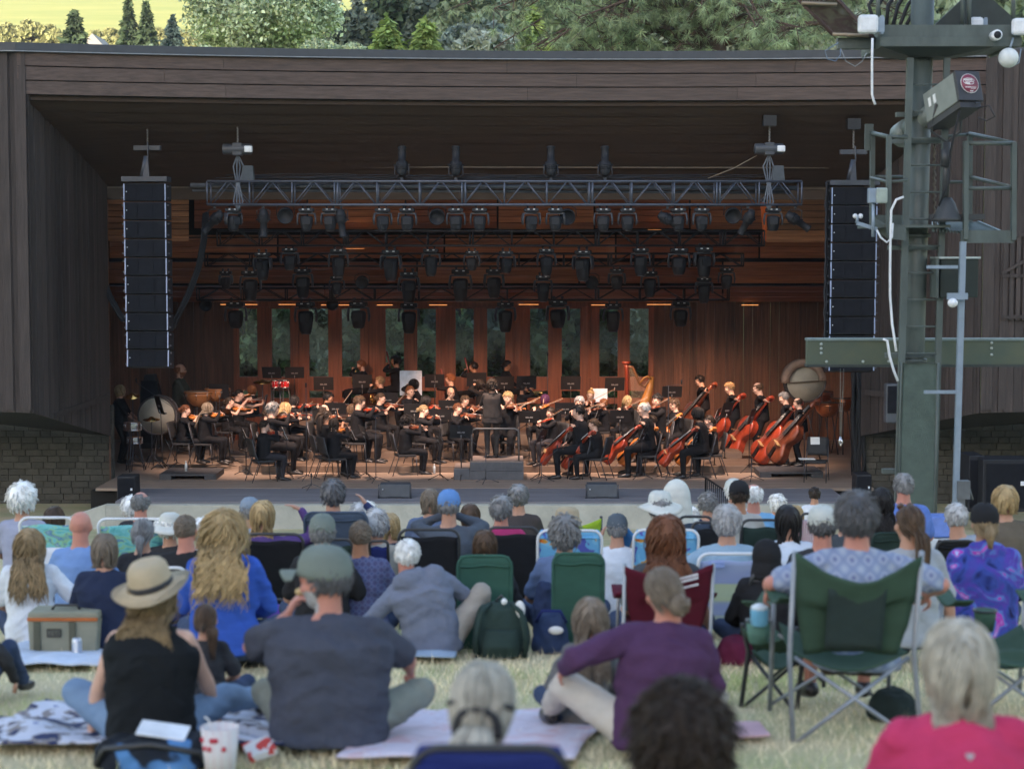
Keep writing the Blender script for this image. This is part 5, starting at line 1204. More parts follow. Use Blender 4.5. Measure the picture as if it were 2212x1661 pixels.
def fiddler(u, v, who, hairs, skn='pale', right=False, sl='long', variant=0, force=None, viola=False, gl=None, chair=True, pantsm=BLACK, beard=None, rz=None, bowup=None, legs='long'):
    p, sz = place(u, v, force=force); rnd_ = random.Random(int(u*7+v)); f = facing(p, rnd_.uniform(-.12,.12)) if rz is None else rz
    sx = -1; sh = Vector((-.155,0,1.10)); lean = rnd_.uniform(0,9)
    p0 = Vector((-.075,.095,1.075)); yd = Vector((-.50+rnd_.uniform(-.1,.1), .84, rnd_.uniform(-.12,.10))).normalized(); zd = Vector((.38,.0,.9))
    hb = p0+yd*.50
    xr = yd.cross(Vector((0,0,1))).normalized(); cross = p0+yd*.27+Vector((0,0,.04)); bu = rnd_.uniform(-.2,.75) if bowup is None else bowup
    bd = (xr*1.0+Vector((0,0,-.12-.45*max(-.2,bu)))-yd*.30).normalized(); q = rnd_.uniform(.10,.24); frog = cross+bd*q
    arms = (dict(t=hb+Vector((0,-.01,-.085)), pole=(-.5,.1,-1), hd=(.1,.3,.9), hn=(.8,-.2,.2), curl=.8, sleeve=sl), dict(t=frog-bd*(-.03)+Vector((.01,-.03,.035)), pole=(.9,-.25,-1.0), hd=(-.35,.6,-.35), hn=(0,.2,-1), curl=.7, sleeve=sl))
    o, inf = person(who, p, f, pose='sit', seat=.45, size=sz, lean=lean*.5, head=(-22,-12,-12), arms=arms, skn=skn, shirt=(BLACK if variant % 2 == 0 else BLACK2, sl), pants=(pantsm, legs), hairs=hairs, seed=int(u), glasses=gl, beard=beard, shw=.180, **NM)
    M_ = inf['M']; nm = 'viola' if viola else 'violin'; short = who.split(' playing')[0]
    ins = inst(nm, int(u) % 3 if not viola else 2-int(u) % 2, '%s of the %s' % (nm, short), GV)
    R3 = M_.to_3x3(); orient(ins, M_ @ p0, R3 @ yd, R3 @ zd)
    bow('bow of the %s' % short, M_ @ frog, M_ @ cross)
    if chair: stage_chair('black chair under the %s' % short, p, f)
    return o, inf, f
def cellist(u, v, who, hairs, skn='pale', sl='long', vr=0, force=None, gl=None, rz=None, chair=True, beard=None):
    p, sz = place(u, v, force=force); f = facing(p)+.15 if rz is None else rz
    p0 = Vector((.0,.80,.27)); y = (Vector((-.27,-.06,1.12))-p0).normalized(); z = Vector((-.55,.45,.70))
    lh = p0+y*1.0; br = p0+y*.36+Vector((0,.0,.1)); xr = y.cross(Vector(z)).normalized()*1.0
    frog = br+Vector((.36,-.08,-.08))
    arms = (dict(t=lh+Vector((-.05,-.07,.0)), pole=(-1,.1,-.5), hd=(.5,.5,.5), hn=(.3,.5,-.2), curl=.8, sleeve=sl), dict(t=frog+Vector((0,-.04,.03)), pole=(1,-.4,.1), hd=(-.1,.7,-.5), hn=(-.6,0,-.6), curl=.7, sleeve=sl))
    legs = [((-.30,.34,.085),(-.6,.6,1)), ((.30,.34,.085),(.6,.6,1))]
    o, inf = person(who, p, f, pose='sit', size=sz, lean=5, head=(-8,-10,4), arms=arms, legs=legs, skn=skn, shirt=(BLACK,sl), pants=(BLACK2 if u > 1590 and u < 1600 else BLACK,), hairs=hairs, seed=int(u), glasses=gl, beard=beard, shw=.175, **NM)
    M_ = inf['M']; short = who; R3 = M_.to_3x3(); c = inst('cello', vr, 'cello of the %s' % short, 'cellos of the orchestra'); orient(c, M_ @ p0, R3 @ y, R3 @ z)
    bow('bow of the %s' % short, M_ @ frog, M_ @ (br+Vector((0,0,.0))))
    if chair: stage_chair('black chair under the %s' % short, p, f)
def bassist(u, v, who, hairs, vr=0, force=None, flat=False, gl=None, fl=0, top=1.52, rz=None, skn='pale'):
    k = kz(u, v); D = force; p = Vector((S(u,v,D).x, D, FLOOR+fl)); sz = (k*D-p.z)/1.585; f = R(78) if rz is None else rz
    p0 = Vector((.05,.74,.14)); y = (Vector((-.34,-.36,1.62))-p0).normalized(); z = Vector((-.60,.45,.40))
    lh = p0+y*1.50; br = p0+y*.55
    arms = (dict(t=lh+Vector((-.03,-.03,.0)), pole=(-1,-.2,.1), hd=(.5,.6,.3), hn=(.5,.5,-.1), curl=.8, sleeve='3q'), dict(t=br+Vector((.22,-.12,.02)), pole=(1,-.5,0), hd=(-.3,.6,-.6), hn=(-.6,.2,-.3), curl=.8, sleeve='long'))
    o, inf = person(who, p, f, pose='stand', size=sz, lean=8, head=(-5,-16,3), arms=arms, legs=[((-.14,-.02,.085),(0,1,0)),((.16,.08,.085),(0,1,0))], skn=skn, shirt=(BLACK,'long'), pants=(BLACK,), hairs=hairs, seed=int(u), glasses=gl, **NM)
    M_ = inf['M']; R3 = M_.to_3x3(); c = inst('bass', vr, 'double bass of the %s' % who, 'double basses'); orient(c, M_ @ p0, R3 @ y, R3 @ z); bow('bow of the %s' % who, M_ @ (br+Vector((.24,-.10,.06))), M_ @ (br+Vector((0,.02,.1))))
def winds(u, v, who, hairs, kind='horn', skn='pale', force=None, gl=None, beard=None, lean=3, stand=False, rz=None):
    p, sz = place(u, v, force=force) if not stand else (Vector((S(u,v,force).x, force, FLOOR+.55)), (kz(u,v)*force-FLOOR-.55)/1.585)
    f = facing(p) if rz is None else rz
    base = .37 if stand else 0
    z0 = base
    A = dict(horn=((-.08,.22,1.12),(.20,.22,.78)), flute=((-.02,.17,1.20),(.20,.12,1.22)), clarinet=((-.03,.27,1.04),(.03,.30,.90)), bassoon=((-.10,.20,1.14),(.15,.16,.72)), trumpet=((-.03,.24,1.20),(.05,.22,1.20)), rest=((-.12,.30,.66),(.12,.30,.66)), tuba=((-.10,.28,.95),(.16,.28,.9)))[kind]
    arms = tuple(dict(t=Vector(a)+Vector((0,0,z0)), pole=(s_*1,-.2,-.8), hd=(-s_*.5,.5,.4), hn=(-s_*.6,.2,-.5), curl=.9) for s_, a in zip((-1,1), A))
    o, inf = person(who, p, f, pose='stand' if stand else 'sit', size=sz, lean=lean, head=(0,-6,0), arms=arms, skn=skn, shirt=(BLACK,'short' if kind == 'horn' and stand else 'long'), pants=(BLACK,), hairs=hairs, seed=int(u), glasses=gl, beard=beard, **NM)
    if kind == 'rest': return
    t = empty(dict(horn='french_horn').get(kind, kind), label='%s of the %s' % (dict(horn='brass horn').get(kind, kind), who), cat=dict(horn='french horn').get(kind, kind), group='wind instruments'); mb = MB(); m = brass
    if kind in ('horn','tuba'):
        k = 1 if kind == 'horn' else 1.35
        mb.tube([(.05+.13*k*math.cos(a), .25+.02*a/6, .86+.13*k*math.sin(a)) for a in np.linspace(0,4*PI,30)], .013*k, 6); mb.tube([(-.05,.27,.98),(-.03,.2,1.10),(-.0,.14,1.17)], .007, 5)
        mb.tube([(.05,.25,.73),(.15,.24,.72),(.22,.22,.76),(.27,.18,.82)], [.015*k,.03*k,.07*k,.15*k], 14)
    elif kind == 'trumpet': mb.tube([(0,.12,1.19),(0,.5,1.16),(0,.56,1.15),(0,.60,1.145)], [.007,.011,.03,.06], 12); mb.tube([(0,.2,1.18),(0,.45,1.10),(0,.3,1.08),(0,.2,1.12)], .009, 5)
    elif kind == 'flute': m = chrome; mb.tube([(-.08,.115,1.19),(.52,.10,1.17)], .010, 7)
    elif kind == 'clarinet': m = ebony; mb.tube([(0,.11,1.17),(.0,.22,.98),(.0,.34,.66),(0,.36,.62)], [.010,.014,.016,.035], 9)
    elif kind == 'bassoon': m = mat('bassoon_wood', (.12,.02,.012), rough=.3); mb.tube([(.22,.1,.42),(-.12,.24,1.52)], [.03,.024], 9); mb.tube([(.16,.14,.5),(-.04,.22,1.2)], .02, 8); mb.tube([(-.02,.24,1.2),(-.05,.2,1.3),(.0,.12,1.18)], .004, 5)
    q = mb.build('tubing' if m is brass else 'tube', m, parent=t)
    if kind in ('clarinet','bassoon','flute'):
        mb = MB()
        for i in range(7): s_ = i/7; a_, b_ = dict(clarinet=((0,.17,1.06),(0,.33,.7)), bassoon=((.2,.10,.55),(-.08,.21,1.4)), flute=((.1,.10,1.19),(.48,.09,1.18)))[kind]; mb.ell(Vector(a_).lerp(Vector(b_), s_), .013, n=7, m=5)
        mb.build('keys', chrome, parent=t)
    else: mb = MB(); [mb.tube([(.05*i-.02,.27,.82+z_),(.05*i-.02,.27,.92+z_)], .012, 6) for i in range(3) for z_ in ((0,) if kind != 'trumpet' else (.24,))]; mb.build('valves', chrome, parent=t)
    t.matrix_world = inf['M'] @ Matrix.Translation((0,0,z0-.045))

# violins, left of the podium
fiddler(448,1004,'woman with tied auburn hair on the low platform at the left', ('bun','auburn'), sl='3q', bowup=.1)
fiddler(499,999,'woman with long pale hair beside the front left platform', ('long','ash'), sl='long', bowup=-.5, force=43.0)
fiddler(556,984,'woman with bare arms and dark hair, left section', ('bun','dark'), sl='none', bowup=-.2)
fiddler(578,966,'woman with dark tied hair in the left corner section', ('bun','black'), sl='none', bowup=-.9)
fiddler(619,953,'red haired woman highest at the left, below the bongos', ('bob','red'), sl='none', bowup=.5)
fiddler(649,1014,'dark haired man behind the bun-haired front violinist', ('short','dark'), bowup=-.8)
fiddler(662,1002,'grey haired man half hidden by the blond woman', ('fluffy','grey'), force=42.1)
fiddler(690,999,'woman with big pale blond hair left of the tall stand', ('long','blond',dict(L=.3,vol=.03)), gl=True, bowup=-.3)
fiddler(714,980,'dark haired woman behind the pale blond woman', ('bob','black'), bowup=-.7)
fiddler(642,1042,'front violinist with dark bun at the stage edge, left', ('bun','dark'), sl='long', bowup=.2, pantsm=BLACK2)
fiddler(797,973,'young man with thick black hair right of the tall stand', ('fluffy','black'), skn='tan', bowup=.9)
fiddler(788,1003,'man with receding long brown hair', ('long','dark',dict(bald=1.6,L=.25)), bowup=.2)
fiddler(794,1020,'woman with bare shoulders and dark ponytail', ('pony','dark'), sl='none', skn='tan', bowup=0, force=41.6)
fiddler(814,1038,'front violinist with straight dark shoulder hair, second desk', ('bob','dark',dict(cut=-.17)), bowup=.1)
fiddler(855,1002,'woman with glasses and brown bob between two stands', ('bob','brown'), gl=True, bowup=.2)
fiddler(873,984,'man with short brown hair raising his bow upright', ('short','brown'), bowup=-1.0, force=43.2)
fiddler(926,975,'woman with red framed glasses facing the lawn', ('bun','brown'), gl=True, bowup=.7, sl='3q')
fiddler(989,1030,'front violinist with curly black shoulder hair', ('curly','black',dict(L=.14)), bowup=-.4)
fiddler(1028,1004,'blond woman with low pinned hair beyond the curly violinist', ('bun','dblond'), bowup=-.7)
fiddler(1035,980,'woman with black hair and bowed head behind the violins', ('bob','black'), skn='tan', bowup=.8)
fiddler(1112,1000,'young man with short reddish hair left of the conductor', ('short','auburn'), viola=True, bowup=.6)
fiddler(1130,980,'middle aged man with brown hair behind the red haired man', ('short','brown'), viola=True, bowup=.9)
# right of the podium
fiddler(1243,986,'bearded man with white cuff right of the conductor', ('short','brown'), viola=True, bowup=.7, beard='brown', rz=R(175))
fiddler(1236,974,'fair haired man hidden behind the bearded viola player', ('short','blond'), viola=True, force=43.4, rz=R(170))
fiddler(1331,977,'woman with purple and black hair', ('bob','purple',dict(cut=-.2)), viola=True, bowup=.6, rz=R(140))
fiddler(1347,1009,'woman with dark ponytail seated right of the podium', ('pony','dark'), bowup=.9, rz=R(118), pantsm=BLACK2)
fiddler(1413,984,'grey haired older man near the white sheet', ('short','lgrey'), viola=True, rz=R(150), force=43.3)
fiddler(1440,966,'blond woman with glasses and hair on top of her head', ('bun','blond',dict(bun=dict(c=(0,-.02,.13),r=.035))), gl=True, viola=True, rz=R(150), bowup=.9)
fiddler(1475,987,'man with red hair and beard seen in profile', ('short','red'), beard='red', rz=R(105), bowup=.9)
fiddler(1530,980,'woman with long golden hair near the harp', ('long','blond'), viola=True, rz=R(150), bowup=.8)
fiddler(1606,978,'dark haired man behind the bald cellist', ('short','black'), viola=True, rz=R(125), force=43.4, bowup=.8)
cellist(1420,1008,'young cellist with dark hair behind the front cello desk', ('short','black'), vr=0, force=41.3)
cellist(1456,1038,'front cellist woman with brown hair and pink scrunchie', ('bun','brown'), vr=0)
cellist(1580,1001,'bald cellist in glasses', ('ring','lgrey'), gl=True, vr=0, force=41.8)
cellist(1598,1030,'front cellist man with short sleeves and grey trousers', ('short','dark'), sl='short', vr=1)
cellist(1652,990,'cellist woman with short curly brown hair and glasses', ('fluffy','brown'), gl=True, vr=1)
cellist(1712,1013,'cellist woman with black hair beside the last front desk', ('bob','black'), skn='tan', vr=0, force=41.5)
cellist(1738,1030,'front cellist woman at the right end of the front row', ('bun','dark'), vr=1, sl='long')
bassist(1718,930,'dark haired double bassist in glasses at the back wall', ('short','black'), vr=2, force=46.9, gl=True, fl=.2)
bassist(1791,948,'short haired woman double bassist with head resting on hand', ('short','dblond'), vr=0, force=45.8)
bassist(1861,949,'tall bald double bassist in glasses', ('ring','brown'), vr=0, force=44.9, gl=True)
bassist(1924,972,'grey haired double bassist looking left', ('short','grey'), vr=0, force=43.6)
bassist(1957,985,'balding double bassist in glasses at the right end', ('ring','dark'), vr=2, force=42.6, gl=True, fl=.13)
# winds and back rows
winds(886,893,'large man with ginger hair holding a horn before the windows', ('short','red'), 'horn', beard='red')
winds(932,934,'man in glasses with short fair hair and a horn', ('short','dblond'), 'horn', gl=True)
winds(970,884,'young man with thick black hair and a bassoon', ('fluffy','black'), 'bassoon', skn='tan')
winds(999,958,'red haired woman with bare neck behind a stand', ('bun','red'), 'clarinet')
winds(1014,940,'woman with black fringe in front of the white sheet', ('bob','black',dict(hairline=.35)), 'flute')
winds(1103,928,'grey-red haired man in grey shirt behind two stands', ('short','red'), 'bassoon')
winds(1099,961,'man with round glasses and thinning hair', ('short','dark',dict(bald=1.4)), 'clarinet', gl=True)
winds(1160,898,'man playing a bassoon before the middle windows', ('short','black'), 'bassoon', skn='tan')
winds(1178,941,'woman with long black hair playing left of the conductor', ('long','black'), 'flute')
winds(1235,893,'woman with dark tied hair seated high before the windows', ('bun','black'), 'rest', skn='tan')
winds(1273,951,'man with beard stubble and hands raised, right of the conductor', ('short','black'), 'trumpet', skn='tan', beard='dark')
# percussion
def standing(u, v, D, fl, who, hairs, rz, arms, **k):
    kk = kz(u, v); p = Vector((S(u,v,D).x, D, FLOOR+fl)); sz = (kk*D-p.z)/1.585; a = dict(NM); a.update(k); return person(who, p, rz, pose='stand', size=sz, arms=arms, shirt=(k.pop('sh') if 'sh' in k else BLACK,'3q'), pants=(BLACK,), hairs=hairs, seed=int(u), **{x: y for x, y in a.items() if x != 'sh'})
standing(292,956,44.4,0,'blond percussionist woman standing at the left end', ('bob','dblond'), R(-100), (dict(t=(-.12,.34,1.0),pole=(-.6,-.4,-.8)),dict(t=(.10,.36,.98),pole=(.6,-.4,-.8))))
standing(439,906,46.4,.1,'bearded balding percussionist standing behind the kettledrums', ('short','red',dict(bald=1.3)), R(-95), (dict(t=(-.12,.38,1.02),pole=(-.6,-.4,-.8)),dict(t=(.10,.36,1.0),pole=(.6,-.4,-.8))), beard='auburn', sh=mat('shirt_olive', (.055,.055,.040), rough=.9))
# conductor
_k = kz(1201,943); _D = PD+.62; _p = Vector((S(1201,943,_D).x, _D, FLOOR+PH+.02)); _s = (_k*_D-_p.z)/1.585
co, ci = person('conductor in dark tunic with both arms raised, back to the lawn', _p, R(2), pose='stand', size=_s, lean=2, head=(18,-8,0), arms=(dict(t=(-.12,.40,1.26),pole=(-.6,.0,-1),curl=.6,hd=(.3,.8,.5)),dict(t=(.18,.40,1.30),pole=(.6,.0,-1),curl=.7,hd=(-.2,.8,.5))), shirt=(mat('tunic_dark', (.030,.024,.022), rough=.9, bump=.3, bscale=10),'long'), pants=(mat('trouser_brown', (.040,.032,.028), rough=.9),), hairs=('curly','dark',dict(L=.12)), seed=5, skn='tan', **NM)
mb = MB(); mb.eloft([((0,.0,.78),.235,.17),((0,.0,.86),.225,.165),((0,0,.98),.19,.15),((0,0,1.10),.165,.135)], n=24)
o = remesh(mb, 'tunic_skirt', _M['tunic_dark'], .012, 4, co, disp=.02)
mb = MB(); mb.tube([ci['M'] @ Vector((.18,.42,1.33)), ci['M'] @ Vector((.06,.72,1.52))], [.006,.003], 5); mb.build('baton', paper, label='white baton in the right hand of the conductor', cat='baton', origin=ci['M'] @ Vector((.18,.42,1.33)))
# stands
ST = [(664,898,48.4,1),(719,898,48.4,1),(790,923,46.7,1),(884,917,47.3,1),(1061,916,47.0,1),(1163,912,47.2,1),(1231,921,47.0,1),(1285,920,46.6,1),(1393,921,46.6,1),(1500,924,46.6,1),(1076,1001,43.2,1),(1097,979,44.2,1),(948,961,45.0,1),(1012,988,43.8,1),(536,940,45.6,1),(394,970,43.0,-70),(700,1045,41.4,-80),(894,1042,41.2,-75),(1074,1052,41.0,-65),(1318,1052,41.2,70),(1513,1003,42.9,1),(1640,945,46.4,1),(1292,1005,43.4,1),(1380,985,44.0,1),(1770,985,44.0,60),(1566,1045,41.2,80),(1695,1055,41.3,80),(1830,1000,42.4,70),(1126,1040,41.05,0),(560,1000,43.2,-60),(600,1045,42.0,-70),(820,985,44.2,1),(865,1048,41.9,-75),(1345,1000,43.6,1),(1455,1000,43.8,80),(1600,995,43.4,1),(1745,1000,42.6,75)]
NMS = ['at the far left by the windows','second by the left windows, right of the first','before the second window pair','covering the large horn player','in the middle of the back row, with a thin tall one behind','in front of the bassoon before the middle windows','in front of the dark haired woman seated high','right of the dark haired woman seated high','third from the harp in the back row','nearest the harp in the back row','before the reddish haired viola player','before the man with round glasses','in front of the thick haired bassoonist','before the black haired woman with bowed head','beside the left kettledrums','tilted over the pale bass drum','with pale sheets beside the tall microphone stand','with pale sheets in the middle of the violins','with pale sheets left of the podium','low, right of the podium','broad, seen from the back, between violas and cellos','in the dark before the back wall, right of the harp','behind the bearded viola player','behind the grey haired viola player','before the head-resting double bassist','before the front cellist in short sleeves','before the last front cellist','before the tall bald double bassist','of the conductor, flat, left of the podium rail','before the bare armed violinist at the left','beside the front bun-haired violinist','behind the receding haired violinist','with pale sheets beside the glasses and bob violinist','before the purple haired woman','beside the red haired profile player','before the dark haired man behind the bald cellist','beside the head-resting double bassist, nearer the lawn']
for (u, v, D, rz), nm in zip(ST, NMS):
    fl = next((h for a, b, h in LV if a <= D < b), 0) if 480 < u < 1720 else 0
    p = S(u, v, D); h = p.z-(FLOOR+fl)
    music_stand('black music stand '+nm, (p.x, D, FLOOR+fl), R(rz+rnd(-8,8)), max(.75, h+.02), sheet=abs(rz) > 30)
for lab, u, v, D, boom in (('tall microphone stand rising among the left violins',747,946,41.0,None),('tall microphone stand at the second violins, near the stage edge',917,1015,40.6,(-.25,.3,1.45)),('short microphone stand right before the podium',1186,1105,40.4,(-.6,.25,1.15)),('microphone stand at the stage edge below the tall one',760,1170,39.3,None),('tall microphone stand among the cellos',1632,942,41.4,(.3,.1,2.1)),('thin dark microphone stand in the middle of the back row',1062,880,46.9,None),('microphone stand before the double basses',1835,1130,40.8,None),('thin dark microphone stand behind the purple haired woman',1337,870,47.2,None),('low microphone stand right of the podium',1322,1130,40.6,(.35,.0,.72)),('boom microphone stand at the pale bass drum',430,1000,43.4,(-.95,.1,2.0))):
    fl = .55 if D > 46 else 0; p = S(u, v, D); mic_stand(lab, (p.x, D, FLOOR+fl), max(.25, p.z-FLOOR-fl), boom)
sc_ = stage_chair('empty black chair with white papers at the right end', Vector((S(1995,1100,40.6).x, 40.7, FLOOR)), R(165))
mb = MB(); mb.box((0,0,0), (.20,.005,.16), rot=(R(-12),)); mb.build('sheet_paper', paper, loc=Vector((S(1998,0,40.6).x, 40.36, FLOOR+.94)), label='white paper hung over the back of the empty chair', cat='paper')
mb = MB(); mb.box((0,0,0), (.34,.22,.02)); mb.build('sheet_paper', paper, loc=Vector((S(1985,0,40.6).x, 40.75, FLOOR+.50)), label='white papers lying on the empty chair seat', cat='paper')
for lab, u, v, D, w_, h in (('large pale sheet standing behind the violins, left of the middle', 1003,935,46.2,.55,.62),('large white sheet standing behind the viola players',1464,965,45.6,.38,.33)):
    mb = MB(); mb.box((0,0,0), (w_,.01,h)); mb.build('sheet_paper', mat('sheet_blue_white', (.55,.62,.72), rough=.6), loc=S(u,v,D), label=lab, cat='paper')
for i, (u, v, D) in enumerate(((454,1130,41.6),(1173,1085,42.5),(1060,1070,42.2))):
    p = Vector((S(u,v,D).x, D, FLOOR+(.13 if i == 0 else 0))); t = empty('water_bottle', p, 0, 'clear water bottle on the floor %s' % ('under the left platform chair','behind the podium','left of the podium')[i], 'bottle')
    mb = MB(); mb.lathe([(.02,0),(.032,.005),(.032,.15),(.014,.19),(.013,.21)], 12); mb.build('bottle_body', mat('bottle_clear', (.55,.6,.62), rough=.1, spec=.8), parent=t); mb = MB(); mb.lathe([(.015,.208),(.015,.228),(.002,.23)], 10); mb.build('cap', paper, parent=t)
# stage edge handrail, curtain, dangling hook
def handrail(lab, u0, v0, u1, v1, D, h, n):
    a, b = S(u0,v0,D), S(u1,v1,D-1.2); t = empty('stair_railing', a, 0, lab, 'railing'); d = b-a; mb = MB(); mb.tube([(0,0,-h),(0,0,0),d,d-Vector((0,0,h))], .022, 6); mb.tube([(0,0,-h+.05),d-Vector((0,0,h-.05))], .018, 6); mb.build('rail', blk, parent=t)
    for i in range(1, n): mb = MB(); q = d*i/n; mb.tube([q, q-Vector((0,0,h-.05))], .011, 5); mb.build('baluster', blk, parent=t)
handrail('black stair railing at the right of the stage edge', 1723, 1166, 1776, 1202, 37.6, .85, 11)
handrail('short black stair railing behind the dark capped man', 1785, 1222, 1812, 1236, 36.9, .7, 5)
mb = MB(); rr = random.Random(4)
for k in range(22):
    u = 2078+rr.uniform(0,34); D = 41+rr.uniform(0,.5); mb.tube([S(u+rr.uniform(-4,4), v, D) for v in (905,960,1020,1080,1130,1160)], rr.uniform(.02,.045), 5)
mb.build('curtain', mat('curtain_black', (.014,.015,.017), rough=.9), label='gathered black curtain and cables at the right side of the stage', cat='curtain', origin=S(2090,1160,41))
t = empty('pulley_hook', S(2058,905,22.0), 0, 'steel hook hanging on two cords from the green beam', 'hook')
mb = MB(); q = lambda u, v: S(u,v,22.0)-S(2058,905,22.0); mb.tube([q(2052,900),q(2051,1070)], .004, 4); mb.tube([q(2060,900),q(2053,1070)], .004, 4); mb.build('cord', mat('cord_grey', (.25,.25,.22)), parent=t)
mb = MB(); mb.tube([q(2052,1066),q(2049,1078),q(2052,1088),q(2056,1080),q(2052,1070)], .012, 6); mb.build('hook', chrome, parent=t)
# ================================================================ the steel tower at the right
TG = mat('tower_green', (.078,.098,.090), rough=.5, var=.28, scale=3.5, bump=.25, stretch=(1,1,.35)); TG2 = mat('beam_green', (.058,.085,.066), rough=.6, var=.3, scale=2, col2=(.09,.105,.065)); galv = mat('galvanised', (.25,.31,.38), rough=.45, metal=.3, var=.1); whitep = mat('white_plastic', (.7,.72,.74), rough=.5); TD = 20.8
def tower():
    base = S(2240,1230,TD); base.z = G_lawn(TD); t = empty('steel_tower', base, 0, 'tall green steel tower with ladder, railed basket and top platform at the right', 'tower')
    q = lambda u, v, D=TD: S(u,v,D)-base
    def B(name, mb, m=TG, par=None): return mb.build(name, m, parent=par or t)
    ux = lambda v: 2219-(v-140)*31/1110      # left edge of the column at height v
    mb = MB(); r = .128
    mb.tube([q(ux(1330)+30,1330,TD+.12), q(ux(700)+30,700,TD+.12), q(ux(-60)+30,-60,TD+.12)], r, 20); B('column', mb)
    for a, b, nm in ((3,3,'ladder_rail'),(91,93,'ladder_rail')):
        mb = MB(); w_ = .05 if a < 10 else .028
        mb.bar(q(ux(1330)+a,1330,TD-.10), q(ux(142)+b,142,TD-.10), w_*1.3, .07); B(nm, mb)
    v = 207; k = 0
    while v < 1240: mb = MB(); mb.tube([q(ux(v)+3,v,TD-.11), q(ux(v)+91,v,TD-.11)], .011, 6); B('rung', mb); v += 65.6; k += 1
    for v in (280,345,605,868,1150): mb = MB(); mb.box((q(ux(v)-14,v)+q(ux(v)+70,v))/2+Vector((0,.02,0)), (.60 if v != 280 else .5,.08,.05)); B('bracket', mb)
    for v in (575,880): mb = MB(); c = q(ux(v)+30,v,TD+.12); mb.lathe([(r+.002,-.02),(r+.03,-.02),(r+.03,.02),(r+.002,.02)], 20, T=Matrix.Translation(c)); B('flange', mb)
    mb = MB(); a, b = q(ux(1050)+10,886,TD-.16), q(ux(1050)+88,1330,TD-.16); mb.box((a+b)/2, (abs(b.x-a.x),.012,abs(a.z-b.z))); B('ladder_guard', mb, mat('guard_green', (.085,.12,.10), rough=.7, bump=.7, bscale=140))
    mb = MB(); mb.tube([q(2203,886,TD-.17),q(2290,886,TD-.17),q(2281,1300,TD-.17),q(2190,1300,TD-.17)], .016, 6, closed=True); B('guard_frame', mb)
    # top platform
    x0, x1 = q(2140,0).x, q(2476,0).x; zt, zm, zb = q(2300,69).z, q(2300,98).z, q(2300,121).z; dp = 1.1; yf = -.25
    for za, zc, o, nm in ((zt,zm,0,'platform_beam'),(zm-.004,zb,-.03,'platform_beam')): mb = MB(); mb.box(((x0+x1)/2, yf+o, (za+zc)/2), (x1-x0+.02*(o != 0),.06,za-zc)); B(nm, mb)
    mb = MB(); mb.box(((x0+x1)/2, yf+dp/2+.04, zb+.05), (x1-x0,dp,.04)); B('platform_floor', mb)
    for x in (x0+.03,x1-.03): mb = MB(); mb.box((x, yf+dp/2+.04, (zt+zb)/2), (.05,dp,zt-zb)); B('platform_beam', mb)
    mb = MB(); a, b = q(2141,121), q(2412,121); c, d = q(2217,141), q(2311,141)
    mb.loft([[Vector((a.x,yf,zb)),Vector((b.x,yf,zb)),Vector((b.x,yf+.9,zb)),Vector((a.x,yf+.9,zb))],[Vector((c.x,yf+.15,c.z)),Vector((d.x,yf+.15,c.z)),Vector((d.x,yf+.55,c.z)),Vector((c.x,yf+.55,c.z))]], smooth=False); B('gusset', mb, mat('tower_dark', (.03,.04,.037), rough=.6))
    mb = MB(); a, b = q(2047,92), q(2138,118); mb.box((a+b)/2+Vector((0,.1,0)), (b.x-a.x,.14,a.z-b.z)); B('outrigger', mb)
    for u in (2143,2350,2366,2474): mb = MB(); mb.tube([q(u,69),q(u,-60)], .024, 7); B('platform_post', mb)
    # mesh stair panel at the upper left
    mb = MB(); pts = [q(1946,-4),q(2042,-4),q(2134,94),q(2033,84)]; 
    for i in range(26): s_ = i/25; mb.tube([pts[0].lerp(pts[3],s_), pts[1].lerp(pts[2],s_)], .006, 4)
    for i in range(18): s_ = i/17; mb.tube([pts[0].lerp(pts[1],s_)+Vector((0,.01,0)), pts[3].lerp(pts[2],s_)+Vector((0,.01,0))], .006, 4)
    B('mesh_panel', mb, mat('mesh_brown', (.06,.035,.028), rough=.7))
    mb = MB(); mb.tube(pts, .028, 6, closed=True); B('panel_frame', mb, mat('frame_brown', (.05,.028,.022), rough=.6))
    for u0,v0,u1,v1 in ((1957,8,2043,12),(2033,84,2120,88)): mb = MB(); mb.tube([q(u0,v0,TD-.05),q(u1,v1,TD-.05)], .022, 7); B('step_edge', mb, mat('worn_brass', (.30,.24,.17), rough=.4, metal=.5))
    # basket
    zf = q(2300,560).z
    def rail(pl, r_=.018, nm='railing'): mb = MB(); mb.tube([q(*p) for p in pl], r_, 7); B(nm, mb)
    A, Bk = TD-.35, TD+.55
    rail([(2128,325,Bk),(2170,335,A),(2216,335,A)], .024); rail([(2126,434,Bk),(2168,445,A),(2216,440,A)]); rail([(2300,445,Bk+.1),(2360,445,Bk)]); rail([(2126,432,Bk),(2210,432,Bk)]); rail([(2296,335,Bk),(2368,328,Bk)])
    rail([(2357,350,A),(2478,351,A)], .024); rail([(2367,327,Bk),(2478,351,A)], .024); rail([(2357,460,A),(2474,460,A)], .021); rail([(2367,432,Bk),(2474,458,A)], .021)
    for u, D, v0, v1 in ((2130,Bk,320,560),(2170,A,332,574),(2358,A,345,585),(2368,Bk,327,548),(2475,A,348,586)): mb = MB(); a, b = q(u,v0,D), q(u-1,v1,D); mb.bar(a, b, .075, .05); B('railing_post', mb)
    mb = MB(); a, b = q(2116,320,Bk), q(2127,351,Bk); mb.box((a+b)/2, (.1,.03,.3)); B('end_plate', mb)
